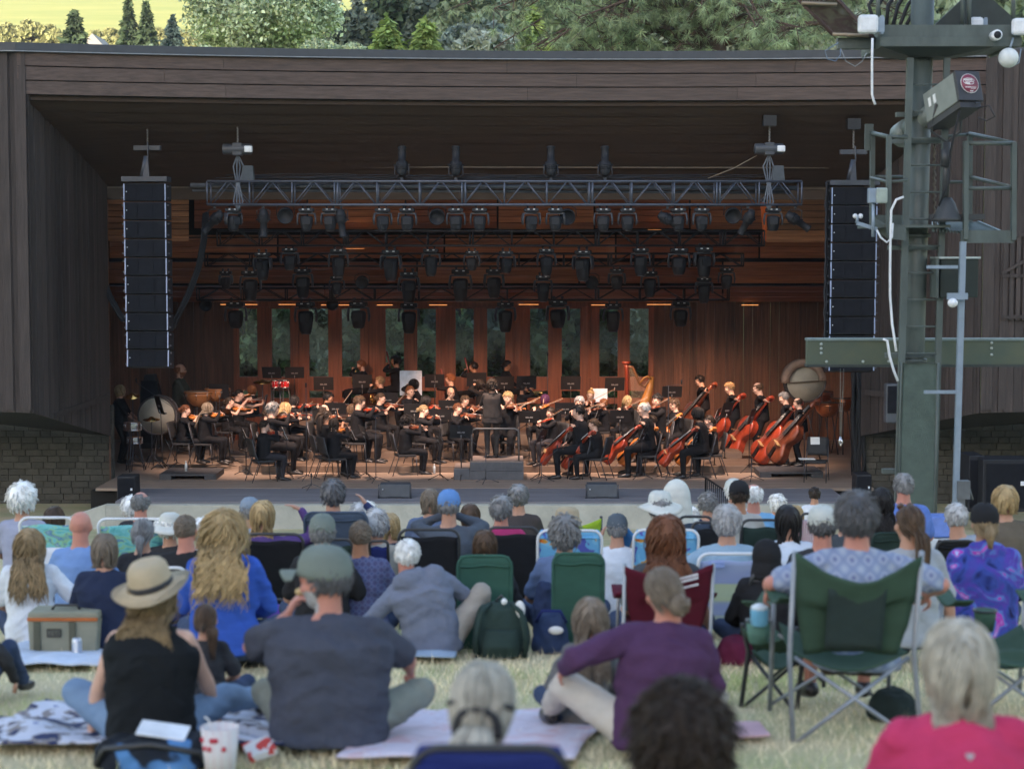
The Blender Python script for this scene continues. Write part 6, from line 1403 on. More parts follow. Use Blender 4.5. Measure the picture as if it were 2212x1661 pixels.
    for pl in (((2126,540,Bk),(2170,568,A)),((2170,568,A),(2212,572,A)),((2126,540,Bk),(2210,540,Bk)),((2346,578,A),(2476,578,A))): mb = MB(); a, b = q(*pl[0]), q(*pl[1]); mb.bar(a, b, .15, .03) if False else mb.loft([[a+Vector((0,0,.07)),a-Vector((0,0,.07)),a-Vector((0,-.03,.07)),a+Vector((0,.03,.07))],[b+Vector((0,0,.07)),b-Vector((0,0,.07)),b-Vector((0,-.03,.07)),b+Vector((0,.03,.07))]], smooth=False); B('toeboard', mb)
    mb = MB(); P0 = [q(2278,562,A+.1),q(2474,582,A),q(2388,545,Bk),q(2278,545,Bk)]
    for i in range(24): s_ = i/23; mb.bar(P0[0].lerp(P0[1],s_), P0[3].lerp(P0[2],s_), .008, .03)
    mb.bar(P0[0],P0[3],.03,.04); mb.bar(P0[1],P0[2],.03,.05); B('floor_grating', mb, mat('grating', (.11,.15,.145), rough=.5, metal=.3))
    mb = MB(); a, b = q(2128,560,A), q(2278,548,Bk); mb.box(((a.x+b.x)/2,.1,(a.z+b.z)/2), (b.x-a.x,.8,.03)); B('basket_floor', mb)
    # chain beside the column
    mb = MB(); n = 60
    mb.tube([q(2281+2*math.sin(i*1.3), 350+i*3.7, TD+.1) for i in range(n)], [.010+.008*(i%2) for i in range(n)], 5); B('chain', mb, mat('chain_old', (.12,.11,.09), metal=.5, rough=.6))
def G_lawn(D): return lawn_z(D)
tower()
def beam():
    D = 21.6; a, b = S(1971,829,D), S(2540,829,D); c = S(1971,893,D); t = empty('steel_beam', a, 0, 'thick green horizontal beam crossing behind the steel tower', 'beam'); L = b.x-a.x; h = a.z-c.z
    mb = MB(); mb.box((L/2,.06,-h/2), (L,.12,h-.03)); mb.build('web', TG2, parent=t)
    mb = MB(); mb.box((L/2,.08,.0), (L+.004,.2,.025)); mb.build('flange', mat('flange_pale', (.16,.21,.20), rough=.5), parent=t)
    mb = MB(); mb.box((L/2,.08,-h), (L+.004,.2,.03)); mb.build('flange', mat('tower_dark', (.03,.04,.037)), parent=t)
    for u, v in ((2005,840),(2005,851),(2005,862),(2018,883),(2107,883),(2170,882),(2421,837),(2421,850),(2421,866)): mb = MB(); p = S(u,v,D-.01)-a; mb.ell(p, (.018,.012,.018), n=8, m=5); mb.build('bolt_head', mat('bolt_pale', (.35,.40,.38), rough=.4), parent=t)
beam()
def pole():
    D = 20.2; b = S(2332,1330,D); b.z = lawn_z(D); t = empty('lifting_mast', b, 0, 'blue grey square mast with winch standing right of the steel tower', 'mast'); q = lambda u, v: S(u,v,D)-b
    mb = MB(); mb.bar(q(2330,1330), q(2351,590), .062, .062); mb.build('mast', galv, parent=t)
    for u0,u1,v in ((2262,2338,652),(2256,2334,957)): mb = MB(); mb.bar(q(u0,v),q(u1,v),.035,.035); mb.build('arm', galv, parent=t)
    mb = MB(); mb.box(q(2350,1195), (.14,.12,.20)); mb.tube([q(2362,1178),q(2375,1220)], .012, 6); mb.box(q(2345,1225), (.10,.08,.25), taper=.7); mb.build('winch', mat('winch_grey', (.14,.15,.16), rough=.5, metal=.5), parent=t)
pole()
t = empty('loudspeaker', S(2337,725,20.6), 0, 'dark green box loudspeaker bracketed behind the blue grey mast', 'loudspeaker'); p = lambda u, v, D=20.6: S(u,v,D)-S(2337,725,20.6)
mb = MB(); a, b = p(2297,632), p(2388,727); mb.box(((a.x+b.x)/2,.22,(a.z+b.z)/2), (b.x-a.x,.42,a.z-b.z)); mb.build('cabinet', mat('cabinet_green', (.010,.018,.014), rough=.6), parent=t, bevel=.01)
mb = MB(); mb.box(((a.x+b.x)/2,.22,a.z+.012), (b.x-a.x+.04,.46,.02)); mb.build('rain_cover', mat('cover_pale', (.42,.48,.46), rough=.5), parent=t)
mb = MB(); a = p(2287,632); b = p(2297,727); mb.box((a.x,.1,(a.z+b.z)/2), (.03,.3,a.z-b.z)); mb.build('bracket', TG, parent=t)
t = empty('small_floodlight', S(2337,728,20.1), 0, 'small white lamp on a bracket on the blue grey mast', 'lamp'); mb = MB(); mb.box((0,0,.02), (.22,.05,.07)); mb.build('bracket', galv, parent=t); mb = MB(); mb.ell((-.06,-.05,-.05), (.055,.06,.05)); mb.build('lamp_head', whitep, parent=t)
def followspot():
    D = 20.3; o = S(2340,262,D); t = empty('follow_spot', o, 0, 'large black and grey follow spotlight with round maroon sticker, aimed at the stage', 'spotlight')
    # body axis: away from the camera, to the left and down
    ax = Vector((-.32,.90,-.30)).normalized(); up = Vector((0,0,1)); up = (up-ax*up.dot(ax)).normalized(); rt = ax.cross(up)
    Mx = Matrix((rt, ax, up)).transposed(); c0 = S(2366,210,D-.25)-o
    h = Matrix.Translation(c0) @ Mx.to_4x4()
    mb = MB(); mb.T = h; mb.box((0,.02,0), (.30,.05,.34)); mb.build('rear_panel', mat('panel_charcoal', (.03,.03,.036), rough=.5), parent=t, bevel=.008)
    mb = MB(); mb.T = h; mb.box((0,.36,0), (.29,.62,.33)); mb.build('housing', mat('housing_grey', (.20,.22,.20), rough=.5, var=.1), parent=t, bevel=.01)
    mb = MB(); mb.T = h; mb.box((0,.36,-.20), (.26,.66,.07)); mb.box((.06,-.01,-.20), (.05,.02,.02)); mb.build('control_tray', mat('panel_charcoal', (.03,.03,.036)), parent=t)
    mb = MB(); mb.T = h; mb.tube([(0,.68,-.02),(0,1.25,-.02)], [.12,.11], 14); mb.tube([(0,1.25,-.02),(0,1.45,-.02)], [.14,.14], 14); mb.build('barrel', mat('barrel_grey', (.16,.19,.17), rough=.5), parent=t)
    mb = MB(); mb.T = h; mb.box((-.149,.45,.03), (.004,.05,.10)); mb.box((-.149,.55,.03), (.004,.05,.10)); mb.build('vent', paper, parent=t)
    mb = MB(); mb.T = h; mb.lathe([(.001,0),(.105,0),(.105,.006),(.001,.006)], 28, T=Matrix.Translation((-.0,-.011,.02)) @ Matrix.Rotation(PI/2,4,'X')); st = mb.build('sticker', mat('sticker_maroon', (.20,.03,.06), rough=.5), parent=t)
    mb = MB(); mb.T = h; mb.tube([(.107*math.cos(a),-.014,.02+.107*math.sin(a)) for a in np.linspace(0,2*PI,28,endpoint=False)], .004, 5, closed=True); mb.build('sticker_rim', paper, parent=t)
    mb = MB(); mb.T = h; mb.tube([(.07*math.cos(a)-.005,-.017,.045+.035*math.sin(a)) for a in np.linspace(.2,2*PI-.5,20)], .0035, 5); mb.build('sticker_swoosh', paper, parent=t)
    rr = random.Random(2); mb = MB(); mb.T = h
    for z, h_, xa, xb in ((.062,.016,-.07,.04),(.042,.010,-.05,.05),(.022,.018,-.06,.0),(-.022,.010,-.06,.0),(-.022,.006,.005,.07),(-.036,.006,.005,.06),(-.066,.012,-.01,.03)):
        x = xa
        while x < xb: w1 = rr.uniform(.005,.012); mb.box((x+w1/2,-.0165,z), (w1,.002,h_)); x += w1+.002
    mb.build('sticker_print', paper, parent=t)
    mb = MB(); z0 = S(2322,345,D)-o; mb.tube([c0+Mx @ Vector((-.16,.42,-.05)), z0+Vector((-.16,.25,.12)), z0+Vector((0,.2,0)), z0+Vector((.16,.25,.12)), c0+Mx @ Vector((.16,.42,-.05))], .016, 6); mb.tube([z0+Vector((0,.2,0)), S(2318,500,D)-o+Vector((0,.2,0))], .04, 8); mb.tube([S(2318,362,D)-o+Vector((0,.18,0)), S(2318,405,D)-o+Vector((0,.18,0))], .055, 8); mb.build('stand', mat('stand_dark', (.035,.038,.04), rough=.5), parent=t)
    mb = MB(); b = S(2322,540,D)-o+Vector((0,.2,0)); mb.lathe([(.17,0),(.15,.04),(.09,.20),(.05,.26)], 12, T=Matrix.Translation(b)); mb.box(b+Vector((.12,.05,.05)), (.6,.1,.06)); mb.build('base', mat('stand_dark', (.035,.038,.04)), parent=t)
    mb = MB(); a = c0+Mx @ Vector((.05,-.02,-.26)); mb.tube([a, a+Vector((.10,-.08,.02)), a+Vector((.16,-.10,-.10)), a+Vector((.08,-.05,-.14)), a+Vector((.0,0,-.1))], .009, 6); mb.build('handle', blk, parent=t)
    mb = MB(); mb.tube([c0+Mx @ Vector((-.1,.1,-.25)), z0+Vector((.02,.1,-.1)), z0+Vector((.0,.08,-.45)), z0+Vector((-.1,.1,-.7))], .012, 6); mb.build('power_cable', blkp, parent=t)
followspot()
def gadget(name, lab, cat, fn): t = empty(name, (0,0,0), 0, lab, cat); fn(t); return t
def antenna(lab, u, v, D, s=1.0):
    t = empty('radio_antenna', S(u,v,D), 0, lab, 'antenna'); mb = MB(); mb.box((0,0,0), (.215*s,.12*s,.20*s)); mb.build('antenna_box', whitep, parent=t, bevel=.035); mb = MB(); mb.box((.14*s,.03,.0), (.09*s,.03,.16*s)); mb.box((.16*s,.05,.0), (.03,.06,.2*s)); mb.build('clamp', galv, parent=t)
antenna('white square antenna at the left end of the tower top platform', 2119, 60, 20.4); antenna('small white antenna box behind the top platform posts', 2384, 58, 21.0, .7); antenna('white antenna at the right end of the tower top platform', 2492, 66, 20.4, .9)
t = empty('security_camera', S(2430,88,20.45), 0, 'small white round security camera on the top platform beam', 'camera'); mb = MB(); mb.lathe([(.0,-.10),(.055,-.10),(.058,.08),(.050,.09),(.001,.09)], 16, T=Matrix.Rotation(PI/2,4,'X')); mb.build('camera_body', whitep, parent=t); mb = MB(); mb.lathe([(.001,.091),(.040,.091),(.040,.10),(.001,.10)], 16, T=Matrix.Rotation(PI/2,4,'X')); mb.build('lens', blkp, parent=t)
t = empty('globe_lamp', S(2462,142,20.4), 0, 'white round globe hanging under the right end of the top platform', 'globe'); mb = MB(); mb.ell((0,0,0), .108, n=24, m=16); mb.build('globe', mat('globe_white', (.62,.65,.64), rough=.5), parent=t); mb = MB(); mb.tube([(.02,.02,.10),(.06,.05,.22)], .012, 6); mb.tube([(.05,0,-.09),(.12,.02,-.05),(.14,.02,.1)], .007, 5); mb.build('bracket', galv, parent=t)
t = empty('floodlight', S(2145,478,20.4), 0, 'small square glass floodlight on the left basket railing', 'floodlight'); mb = MB(); mb.box((-.05,.03,0), (.12,.1,.16)); mb.build('housing', galv, parent=t, bevel=.01); mb = MB(); mb.box((.03,-.03,0), (.125,.05,.17)); mb.build('glass_front', mat('glass_pale', (.32,.37,.33), rough=.15), parent=t, bevel=.02); mb = MB(); mb.tube([(-.05,.03,-.08),(-.05,.03,-.45)], .018, 6); mb.build('conduit', galv, parent=t)
t = empty('cable_bracket', S(2110,542,20.5), 0, 'white bracket with two knobs sticking out left of the basket', 'bracket'); q = lambda u, v: S(u,v,20.5)-S(2110,542,20.5)
mb = MB(); mb.bar(q(2092,545), q(2141,560), .05, .04); mb.tube([q(2092,545),q(2094,528)], .016, 6); mb.build('arm', galv, parent=t)
for u in (2088,2101): mb = MB(); mb.ell(q(u,528), .028, n=10, m=6); mb.build('knob', whitep, parent=t)
for lab, pts, r_, m in (('white cord hanging from the top platform with plug end', [(2130,94),(2129,150),(2129,231),(2133,246),(2137,256)], .013, whitep),
    ('white cable looping from the column past the basket and down the ladder', [(2206,481),(2188,488),(2176,513),(2174,580),(2173,650),(2173,720),(2178,790),(2184,830),(2188,858)], .014, whitep),
    ('white cable loop hanging from the knobbed bracket', [(2141,562),(2150,580),(2165,592),(2178,580),(2180,545)], .010, whitep),
    ('short white cable hanging over the green beam', [(2156,828),(2166,832),(2172,870),(2182,905),(2192,930)], .014, whitep),
    ('thin blue wire loop under the top platform, left', [(2047,105),(2014,125),(2020,145),(2040,150),(2052,135),(2052,120)], .006, mat('wire_blue', (.14,.20,.28))),
    ('thin grey wire sagging under the top platform', [(2053,120),(2065,150),(2088,163),(2105,150),(2116,130)], .005, mat('wire_grey', (.22,.24,.25)))):
    mb = MB(); c = S(*pts[0],20.3); mb.tube([S(u,v,20.3) for u, v in pts], r_, 6); mb.build('cable', m, origin=c, label=lab, cat='cable')
t = empty('equipment_box', S(2190,50,21.0), 0, 'black cable bags and brackets heaped on the tower top platform', 'equipment'); mb = MB()
for k in range(7): mb.tube([(-.25+.07*k, .05*math.sin(k), -.05), (-.3+.11*k, .1, .18), (-.1+.12*k, .05, .5)], .022, 6)
mb.build('cable_loop', blkp, parent=t); mb = MB(); mb.prism([(-.1,-.08),(.95,-.08),(.5,.30),(.30,.30)], .06, T=Matrix.Translation((.5,.1,0)) @ Matrix.Rotation(PI/2,4,'X')); mb.build('bracket_plate', mat('tower_dark', (.03,.04,.037)), parent=t)
t = empty('wall_speaker', S(2178,985,37.5), 0, 'dark grey speaker mounted on the slanted wall beside the curtain', 'loudspeaker'); mb = MB(); mb.box((0,.1,0), (.26,.25,.80)); mb.build('cabinet', mat('monitor_grey', (.06,.068,.08)), parent=t, bevel=.03); mb = MB(); mb.box((0,-.03,.08), (.20,.02,.55)); mb.build('grille', mat('grille_black', (.02,.02,.02)), parent=t)
# ================================================================ the audience and its things
def ramp_mat(name, stops, scale=4, dist=1.5, tex='noise', rough=.85, stretch=None, bump=.2):
    if name in _M: return _M[name]
    m = bpy.data.materials.new(name); m.use_nodes = True; nt = m.node_tree; L = nt.links.new; b = nt.nodes['Principled BSDF']; b.inputs['Roughness'].default_value = rough; b.inputs['Specular IOR Level'].default_value = .2
    tc = node(nt,'ShaderNodeTexCoord'); mp = node(nt,'ShaderNodeMapping'); L(tc.outputs['Object'], mp.inputs[0])
    if stretch: mp.inputs['Scale'].default_value = stretch
    rp = node(nt,'ShaderNodeValToRGB'); rp.color_ramp.interpolation = 'CONSTANT' if tex in ('stripe','check','blot') else 'LINEAR'
    e = rp.color_ramp.elements; e[0].position = stops[0][0]; e[0].color = (*stops[0][1],1); e[1].position = stops[1][0]; e[1].color = (*stops[1][1],1)
    for p_, c in stops[2:]: q = e.new(p_); q.color = (*c,1)
    if tex in ('noise','blot'):
        t = node(nt,'ShaderNodeTexNoise', i_Scale=scale, i_Detail=2.5, i_Distortion=dist); L(mp.outputs[0], t.inputs['Vector']); L(t.outputs['Fac'], rp.inputs[0])
    elif tex == 'stripe':
        t = node(nt,'ShaderNodeTexWave', i_Scale=scale, i_Distortion=0.0); t.bands_direction = 'X'; L(mp.outputs[0], t.inputs['Vector']); L(t.outputs['Fac'], rp.inputs[0])
    else:
        t = node(nt,'ShaderNodeTexWave', i_Scale=scale); t.bands_direction = 'X'; t2 = node(nt,'ShaderNodeTexWave', i_Scale=scale); t2.bands_direction = 'Z'; L(mp.outputs[0], t.inputs['Vector']); L(mp.outputs[0], t2.inputs['Vector'])
        a = node(nt,'ShaderNodeMath', operation='ADD'); a2 = node(nt,'ShaderNodeMath', operation='MULTIPLY', i_1=.5); L(t.outputs['Fac'], a.inputs[0]); L(t2.outputs['Fac'], a.inputs[1]); L(a.outputs[0], a2.inputs[0]); L(a2.outputs[0], rp.inputs[0])
    L(rp.outputs[0], b.inputs['Base Color'])
    n2 = node(nt,'ShaderNodeTexNoise', i_Scale=9.0); L(tc.outputs['Object'], n2.inputs['Vector']); bp = node(nt,'ShaderNodeBump', i_Strength=bump, i_Distance=.02); L(n2.outputs['Fac'], bp.inputs['Height']); L(bp.outputs[0], b.inputs['Normal'])
    _M[name] = m; return m
alu = mat('white_tube', (.66,.68,.70), rough=.35, var=.05); blkt = mat('black_tube', (.025,.026,.028), rough=.4); steel = mat('grey_tube', (.26,.28,.31), rough=.4, metal=.4)
def G(D): return lawn_z(D)
def chair(label, u, D, wpx, vtop, fabric, frame, style='frame', seat=.28, rz=0, tilt=.16, group=None, badge=None, sag=.05):
    """folding chair whose back is turned to the stage lawn top; back top seen at vtop"""
    loc = Vector((P(u,0,D).x, D+.18, G(D+.18))); w_ = wpx*D/FPX; h = P(u,vtop,D).z-loc.z; h = max(h, .3)
    t = empty('folding_chair', loc, rz, label, 'folding chair', group); yb = -.16; yt = -.18-tilt
    def bk(a, b): return Vector(((a-.5)*w_, yb+(yt-yb)*b-.03*math.sin(PI*a), seat+(h-seat)*b))
    if style == 'quad':
        mb = MB(); mb.grid(lambda a, b: bk(a, b)+Vector(((.5-a)*.25*w_*(1-b)**2*1.0, .05*math.sin(PI*a)*(1-b), -sag*2.2*math.sin(PI*a)**1.0*b*(b > .5) + .022*noise.noise(Vector((a*3+b*2,b*5,u*.01)))+.010*noise.noise(Vector((a*14,b*7,u*.02))))), 14, 14); mb.build('back_fabric', fabric, parent=t, solid=.008)
        mb = MB(); mb.grid(lambda a, b: Vector(((a-.5)*w_*(.92), yb+b*.5, seat-.09*math.sin(PI*a)-.03*math.sin(PI*b)+.04*b)), 10, 8); mb.build('seat', fabric, parent=t, solid=.008)
        for sx in (-1,1):
            x = sx*w_*.5
            mb = MB(); mb.tube([(x*1.02,yb-.20,0),(x*1.0,yb-.02,seat+.0),(x,yt+.01,h+.01)], .013, 7); mb.build('leg', frame, parent=t)
            mb = MB(); mb.tube([(x*1.02,.42,0),(x*1.0,.34,seat+.22)], .012, 7); mb.build('leg', frame, parent=t)
            mb = MB(); mb.tube([(x,yb-.18,.03),(-x*.92,yb-.02,seat-.02)], .011, 6); mb.build('brace', frame, parent=t)
            mb = MB(); mb.tube([(x,.42,.03),(-x*.92,.34,seat-.02)], .010, 6); mb.build('brace', frame, parent=t)
            mb = MB(); mb.grid(lambda a, b: Vector((x+sx*(a-.5)*.09, yb+b*.52, seat+.22+.04*(1-b)-.05*math.sin(PI*b))), 3, 8); mb.build('armrest', fabric, parent=t, solid=.012)
    else:
        top = .90 if style == 'frame' else 1.0; bot = 0.0
        mb = MB(); rr = 3.2 if style == 'panel' else 0
        def bf(a, b):
            q = bk(a, b*top); 
            if style == 'panel':
                ed = max(0, b-.93)/.07; q.x *= 1-.10*ed*ed
            else: q.x *= .94
            return q+Vector((0, .035*math.sin(PI*a), .006*math.sin(9*a+u)))
        mb.grid(bf, 12, 14); mb.build('back_fabric', fabric, parent=t, solid=.018 if style == 'panel' else .008)
        if style == 'panel': mb = MB(); mb.tube([bf(a, .90)+Vector((0,-.015,0)) for a in np.linspace(.03,.97,12)], .008, 5); mb.build('seam', fabric, parent=t)
        mb = MB(); mb.grid(lambda a, b: Vector(((a-.5)*w_*.94, yb+b*.46, seat-.03*math.sin(PI*a)+.03*b)), 8, 6); mb.build('seat', fabric, parent=t, solid=.01)
        c = min(.07, w_*.2); z0 = seat-.05
        pts = [bk(0,0)+Vector((0,0,-.05)), bk(0,.5)]+[bk(0,1)+Vector((c-c*math.cos(a), 0, -c+c*math.sin(a))) for a in np.linspace(0,PI/2,5)]+[bk(1,1)+Vector((-c+c*math.sin(a), 0, -c+c*math.cos(a))) for a in np.linspace(0,PI/2,5)]+[bk(1,.5), bk(1,0)+Vector((0,0,-.05))]
        mb = MB(); mb.tube(pts, .0125 if style == 'frame' else .011, 8); mb.build('frame', frame, parent=t)
        for sx in (-1,1):
            x = sx*w_*.5
            mb = MB(); mb.tube([(x,yb-.14,0),(x,yb+.1,seat*.55),(x,.30,seat+.01)], .011, 6); mb.build('leg', frame, parent=t)
            mb = MB(); mb.tube([(x,.36,0),(x,.12,seat*.6),(x,yb,seat+.22)], .011, 6); mb.build('leg', frame, parent=t)
            mb = MB(); mb.bar((x,yb-.02,seat+.22),(x,.28,seat+.20), .045, .02); mb.build('armrest', frame if frame is alu else blkt, parent=t, bevel=.006)
    if badge:
        a, b, bw, bh, m = badge; q = bk(a, b)+Vector((0,-.02,0)); mb = MB(); mb.box((0,0,0), (bw,.006,bh)); o = mb.build('badge', m, parent=t, loc=q, bevel=.003); o.rotation_euler = (-math.atan2(yb-yt, h-seat)*-1,0,0)
    return t, bk
def fit(u, vtop, D, hat=0, drop=0, size=1.0, minseat=.02):
    loc = Vector((P(u,0,D).x, D, G(D))); H_ = P(u,vtop,D).z-loc.z; seat = (H_-hat)/size+drop-.905
    if seat < minseat: size = max(.6, (H_-hat)/(.905+minseat-drop)); seat = minseat
    return loc, seat, size
CROSS = [((.12,.34,.09),(-1.2,.5,.35)), ((-.12,.40,.09),(1.2,.5,.35))]; FWD = [((-.14,.72,.09),(-.2,0,1)), ((.14,.74,.09),(.2,0,1))]; KN = [((-.16,.48,.09),(-.3,.3,1)), ((.16,.48,.09),(.3,.3,1))]
GA = 'people in the audience on the lawn'
def aud(label, u, vtop, D, hairs, shirt, hat=0, drop=0, size=1.0, sleeve='short', pants=None, legs='auto', rzd=0, vox=None, **k):
    loc, seat, size = fit(u, vtop, D, hat, drop, size)
    if legs == 'auto': legs = CROSS if seat < .12 else [((-.14,.50,.09),(-.1,.4,1)),((.14,.50,.09),(.1,.4,1))]
    vox = vox or max(.009, min(.015, .0009*D)); q = 1.0 if D < 9 else .8 if D < 14 else .5 if D < 20 else .3
    k.setdefault('shw', .185); k.setdefault('seed', int(u)+int(vtop))
    r = person(label, loc, R(rzd), pose='sit', seat=seat, size=size, legs=legs, shirt=(shirt, sleeve), pants=pants or (cloth('jeans', (.045,.065,.12)),), hairs=hairs, voxel=vox, q=q, group=GA, **k)
    return r
def capf(inf, root, m, brim=1, yaw=0, flat=False, strap=False, r=1.0, name='cap', logo=None):
    H = inf['H'] @ Matrix.Rotation(yaw,4,'Z'); mb = MB(); n = 20
    prof = [(.101,-.000),(.104,.02),(.102,.05),(.088,.088),(.06,.112),(.03,.121),(.006,.123)]
    T = H @ Matrix.Translation((0,-.010,.018)) @ Matrix.Rotation(R(8),4,'X') @ Matrix.Diagonal((.90*r,1.10*r,1.0*r,1))
    mb.lathe(prof, n, T=T); mb.ell(T @ Vector((0,0,.124)), .009, n=8, m=5)
    o = mb.build(name, m); o.parent = root
    if brim:
        mb = MB(); mb.grid(lambda a, b: T @ Vector(((a-.5)*.165*(1-.18*b*b), .088+math.cos((a-.5)*2.5)*.012+b*.085*math.cos((a-.5)*2.2), .008-.9*(a-.5)**2*.12-.012*b)), 10, 6); q = mb.build('brim', m, solid=.006); q.parent = o
    if strap: mb = MB(); mb.tube([T @ Vector((.045*math.cos(a), -.104, .028+.030*math.sin(a))) for a in np.linspace(0,PI,9)], .005, 5); q = mb.build('strap', m); q.parent = o
    return o
def brimhat(inf, root, prof, m, band=None, tilt=(0,0), name='straw_hat', wob=.01, zoff=.0, seed=1):
    H = inf['H']; T = H @ Matrix.Translation((0,-.01,.045+zoff)) @ Matrix.Rotation(tilt[0],4,'X') @ Matrix.Rotation(tilt[1],4,'Y') @ Matrix.Diagonal((.93,1.08,1,1)); mb = MB(); n = 36; rings = []
    for r, z in prof: rings.append([T @ Vector((r*math.cos(2*PI*j/n), r*math.sin(2*PI*j/n), z+wob*(r/.18)**3*math.sin(2*2*PI*j/n+seed)+wob*.3*noise.noise(Vector((math.cos(2*PI*j/n)*2, math.sin(2*PI*j/n)*2, r*9+seed))))) for j in range(n)])
    mb.loft(rings, smooth=True); o = mb.build(name, m, solid=.004); o.parent = root
    if band: mb = MB(); mb.lathe([(.1195,.004),(.1215,.006),(.1200,.034),(.1175,.035)], 30, T=T); q = mb.build('band', band); q.parent = o
    return o
FED = [(.212,-.004),(.207,-.010),(.16,-.008),(.135,-.002),(.118,.004),(.116,.03),(.112,.07),(.104,.105),(.085,.128),(.05,.136),(.01,.126)]
BUCK = [(.205,-.055),(.17,-.035),(.135,-.012),(.106,.0),(.103,.03),(.098,.06),(.085,.085),(.06,.098),(.02,.102)]

# ---- colours
C_ = cloth
grey_tee = C_('slate', (.060,.066,.090)); navy = C_('navy', (.022,.030,.062)); white_tee = C_('white', (.62,.66,.72)); sky_tee = C_('sky', (.17,.28,.52)); roy = C_('royal', (.035,.09,.40), bump=1, bscale=5, stretch=(.4,.4,3.2)); char = C_('charcoal2', (.035,.036,.04))
lav = C_('sweat_grey', (.16,.18,.24), bump=.6); denim = C_('jeans', (.045,.065,.12)); khaki = C_('khaki', (.22,.22,.19)); cream = C_('cream', (.50,.46,.40)); purple = C_('plum', (.075,.035,.085)); pink = C_('pink', (.52,.045,.12)); brownj = C_('brown_jacket', (.060,.050,.048))
plaid = ramp_mat('plaid_shirt', [(0,(.34,.38,.46)),(.30,(.24,.29,.40)),(.5,(.20,.24,.36)),(.8,(.32,.36,.45)),(1,(.14,.16,.28))], scale=4.0, tex='plaid'); plaid2 = ramp_mat('plaid_navy', [(0,(.06,.075,.17)),(.4,(.11,.13,.24)),(.7,(.07,.07,.15))], scale=7, tex='plaid')
galaxy = ramp_mat('galaxy_print', [(.30,(.01,.01,.06)),(.42,(.045,.075,.33)),(.50,(.09,.05,.33)),(.57,(.09,.20,.52)),(.62,(.45,.03,.38)),(.70,(.35,.5,.75))], scale=4.5, dist=1.8)
leafp = ramp_mat('turquoise_print', [(.30,(.03,.10,.25)),(.42,(.12,.42,.42)),(.5,(.20,.55,.60)),(.56,(.30,.55,.28)),(.62,(.10,.25,.45)),(.72,(.5,.65,.62))], scale=5, dist=1.2, stretch=(1,1,2.2))
fishp = ramp_mat('tropical_print', [(.30,(.10,.12,.45)),(.38,(.15,.42,.70)),(.52,(.20,.50,.75)),(.58,(.65,.35,.06)),(.63,(.65,.14,.03)),(.68,(.15,.40,.2)),(.74,(.35,.55,.7))], scale=7, dist=.8, tex='blot')
limec = C_('lime', (.34,.52,.035)); bluec = C_('chair_blue', (.06,.22,.50)); dgreen = C_('chair_dark_green', (.022,.040,.035)); green = C_('chair_green', (.040,.105,.078), bump=.15); olive = C_('chair_olive', (.045,.083,.058), bump=.5, bscale=4); maroon = C_('chair_maroon', (.085,.010,.022), bump=.4); slatec = C_('chair_slate', (.06,.085,.13)); blackc = C_('chair_black', (.014,.015,.018)); navyc = C_('chair_navy', (.02,.03,.14)); palestr = ramp_mat('pale_stripe', [(0,(.42,.52,.48)),(.35,(.40,.50,.30)),(.45,(.25,.32,.55)),(.7,(.32,.40,.60)),(.85,(.2,.42,.3))], scale=2.2, tex='stripe', stretch=(0,0,1)) 
palestr = ramp_mat('pale_band', [(.1,(.40,.52,.50)),(.45,(.44,.52,.36)),(.5,(.27,.33,.58)),(.62,(.36,.44,.62))], scale=1.5, dist=.1, stretch=(.1,.1,2.5))
strap = C_('strap_blue', (.03,.06,.35))
cap_grey = C_('cap_sage', (.17,.20,.175), bump=.25); cap_black = C_('cap_black', (.02,.02,.022)); cap_white = C_('cap_white', (.50,.52,.48)); cap_blue = C_('cap_blue', (.12,.25,.52)); strawm = mat('straw', (.50,.40,.26), rough=.8, bump=.7, bscale=120, var=.12); hatw = C_('hat_white', (.58,.59,.54)); hat_tan = C_('hat_tan', (.42,.34,.22))

# ---- chairs of the far rows
chair('white tube chair with turquoise leaf print and hanging white towel, far left', 92, 15.3, 118, 1112, leafp, alu, seat=.25)
mb = MB(); mb.grid(lambda a, b: Vector(((a-.5)*.36, -.40-.02*math.sin(6*a), .72-.30*b)), 8, 6); mb.build('towel', white_tee, solid=.008, loc=Vector((P(88,0,15.3).x, 15.42, G(15.48)-.06)), label='white towel with blue stripe hanging over the far left chair', cat='towel')
chair('white tube chair with turquoise print behind the grey haired woman, left', 274, 15.8, 140, 1115, leafp, alu, seat=.25)
chair('white tube chair with navy seat behind the straw hat', 350, 13.2, 88, 1218, navyc, alu, seat=.15)
chair('black folding chair holding the blond woman with raised arm', 586, 14.3, 128, 1147, blackc, blkt, seat=.2)
chair('slate blue chair of the man taking a photo', 722, 14.9, 136, 1101, slatec, slatec, 'panel', seat=.3)
chair('dark green low chair between sage cap and short haired man', 722, 14.2, 70, 1158, dgreen, blkt, seat=.18)
chair('black folding chair with zip pockets behind the man in blue cap', 925, 14.1, 130, 1137, blackc, blkt, seat=.22)
chair('black folding chair with pink cloth, right of the blue capped man', 1108, 14.7, 112, 1133, blackc, blkt, seat=.22)
chair('dark small chair beside the white haired woman, left of the middle', 815, 14.9, 40, 1162, navyc, blkt, seat=.2)
chair('lime green chair behind the tan hat', 1248, 16.4, 104, 1112, limec, blkt, 'quad', seat=.3, sag=.03)
chair('bright blue folding chair with drooping back left of the white bucket hat', 1380, 15.4, 76, 1112, bluec, blkt, 'quad', seat=.3, sag=.06)
chair('tropical fish print chair with white frame, left of the two', 1232, 13.9, 138, 1139, fishp, alu, 'panel', seat=.22, group='tropical print chairs')
chair('tropical fish print chair with white frame, right of the two', 1442, 14.2, 140, 1138, fishp, alu, 'panel', seat=.22, group='tropical print chairs')
chair('black tube chair right behind the white hooded person', 1506, 15.6, 72, 1110, slatec, blkt, seat=.25)
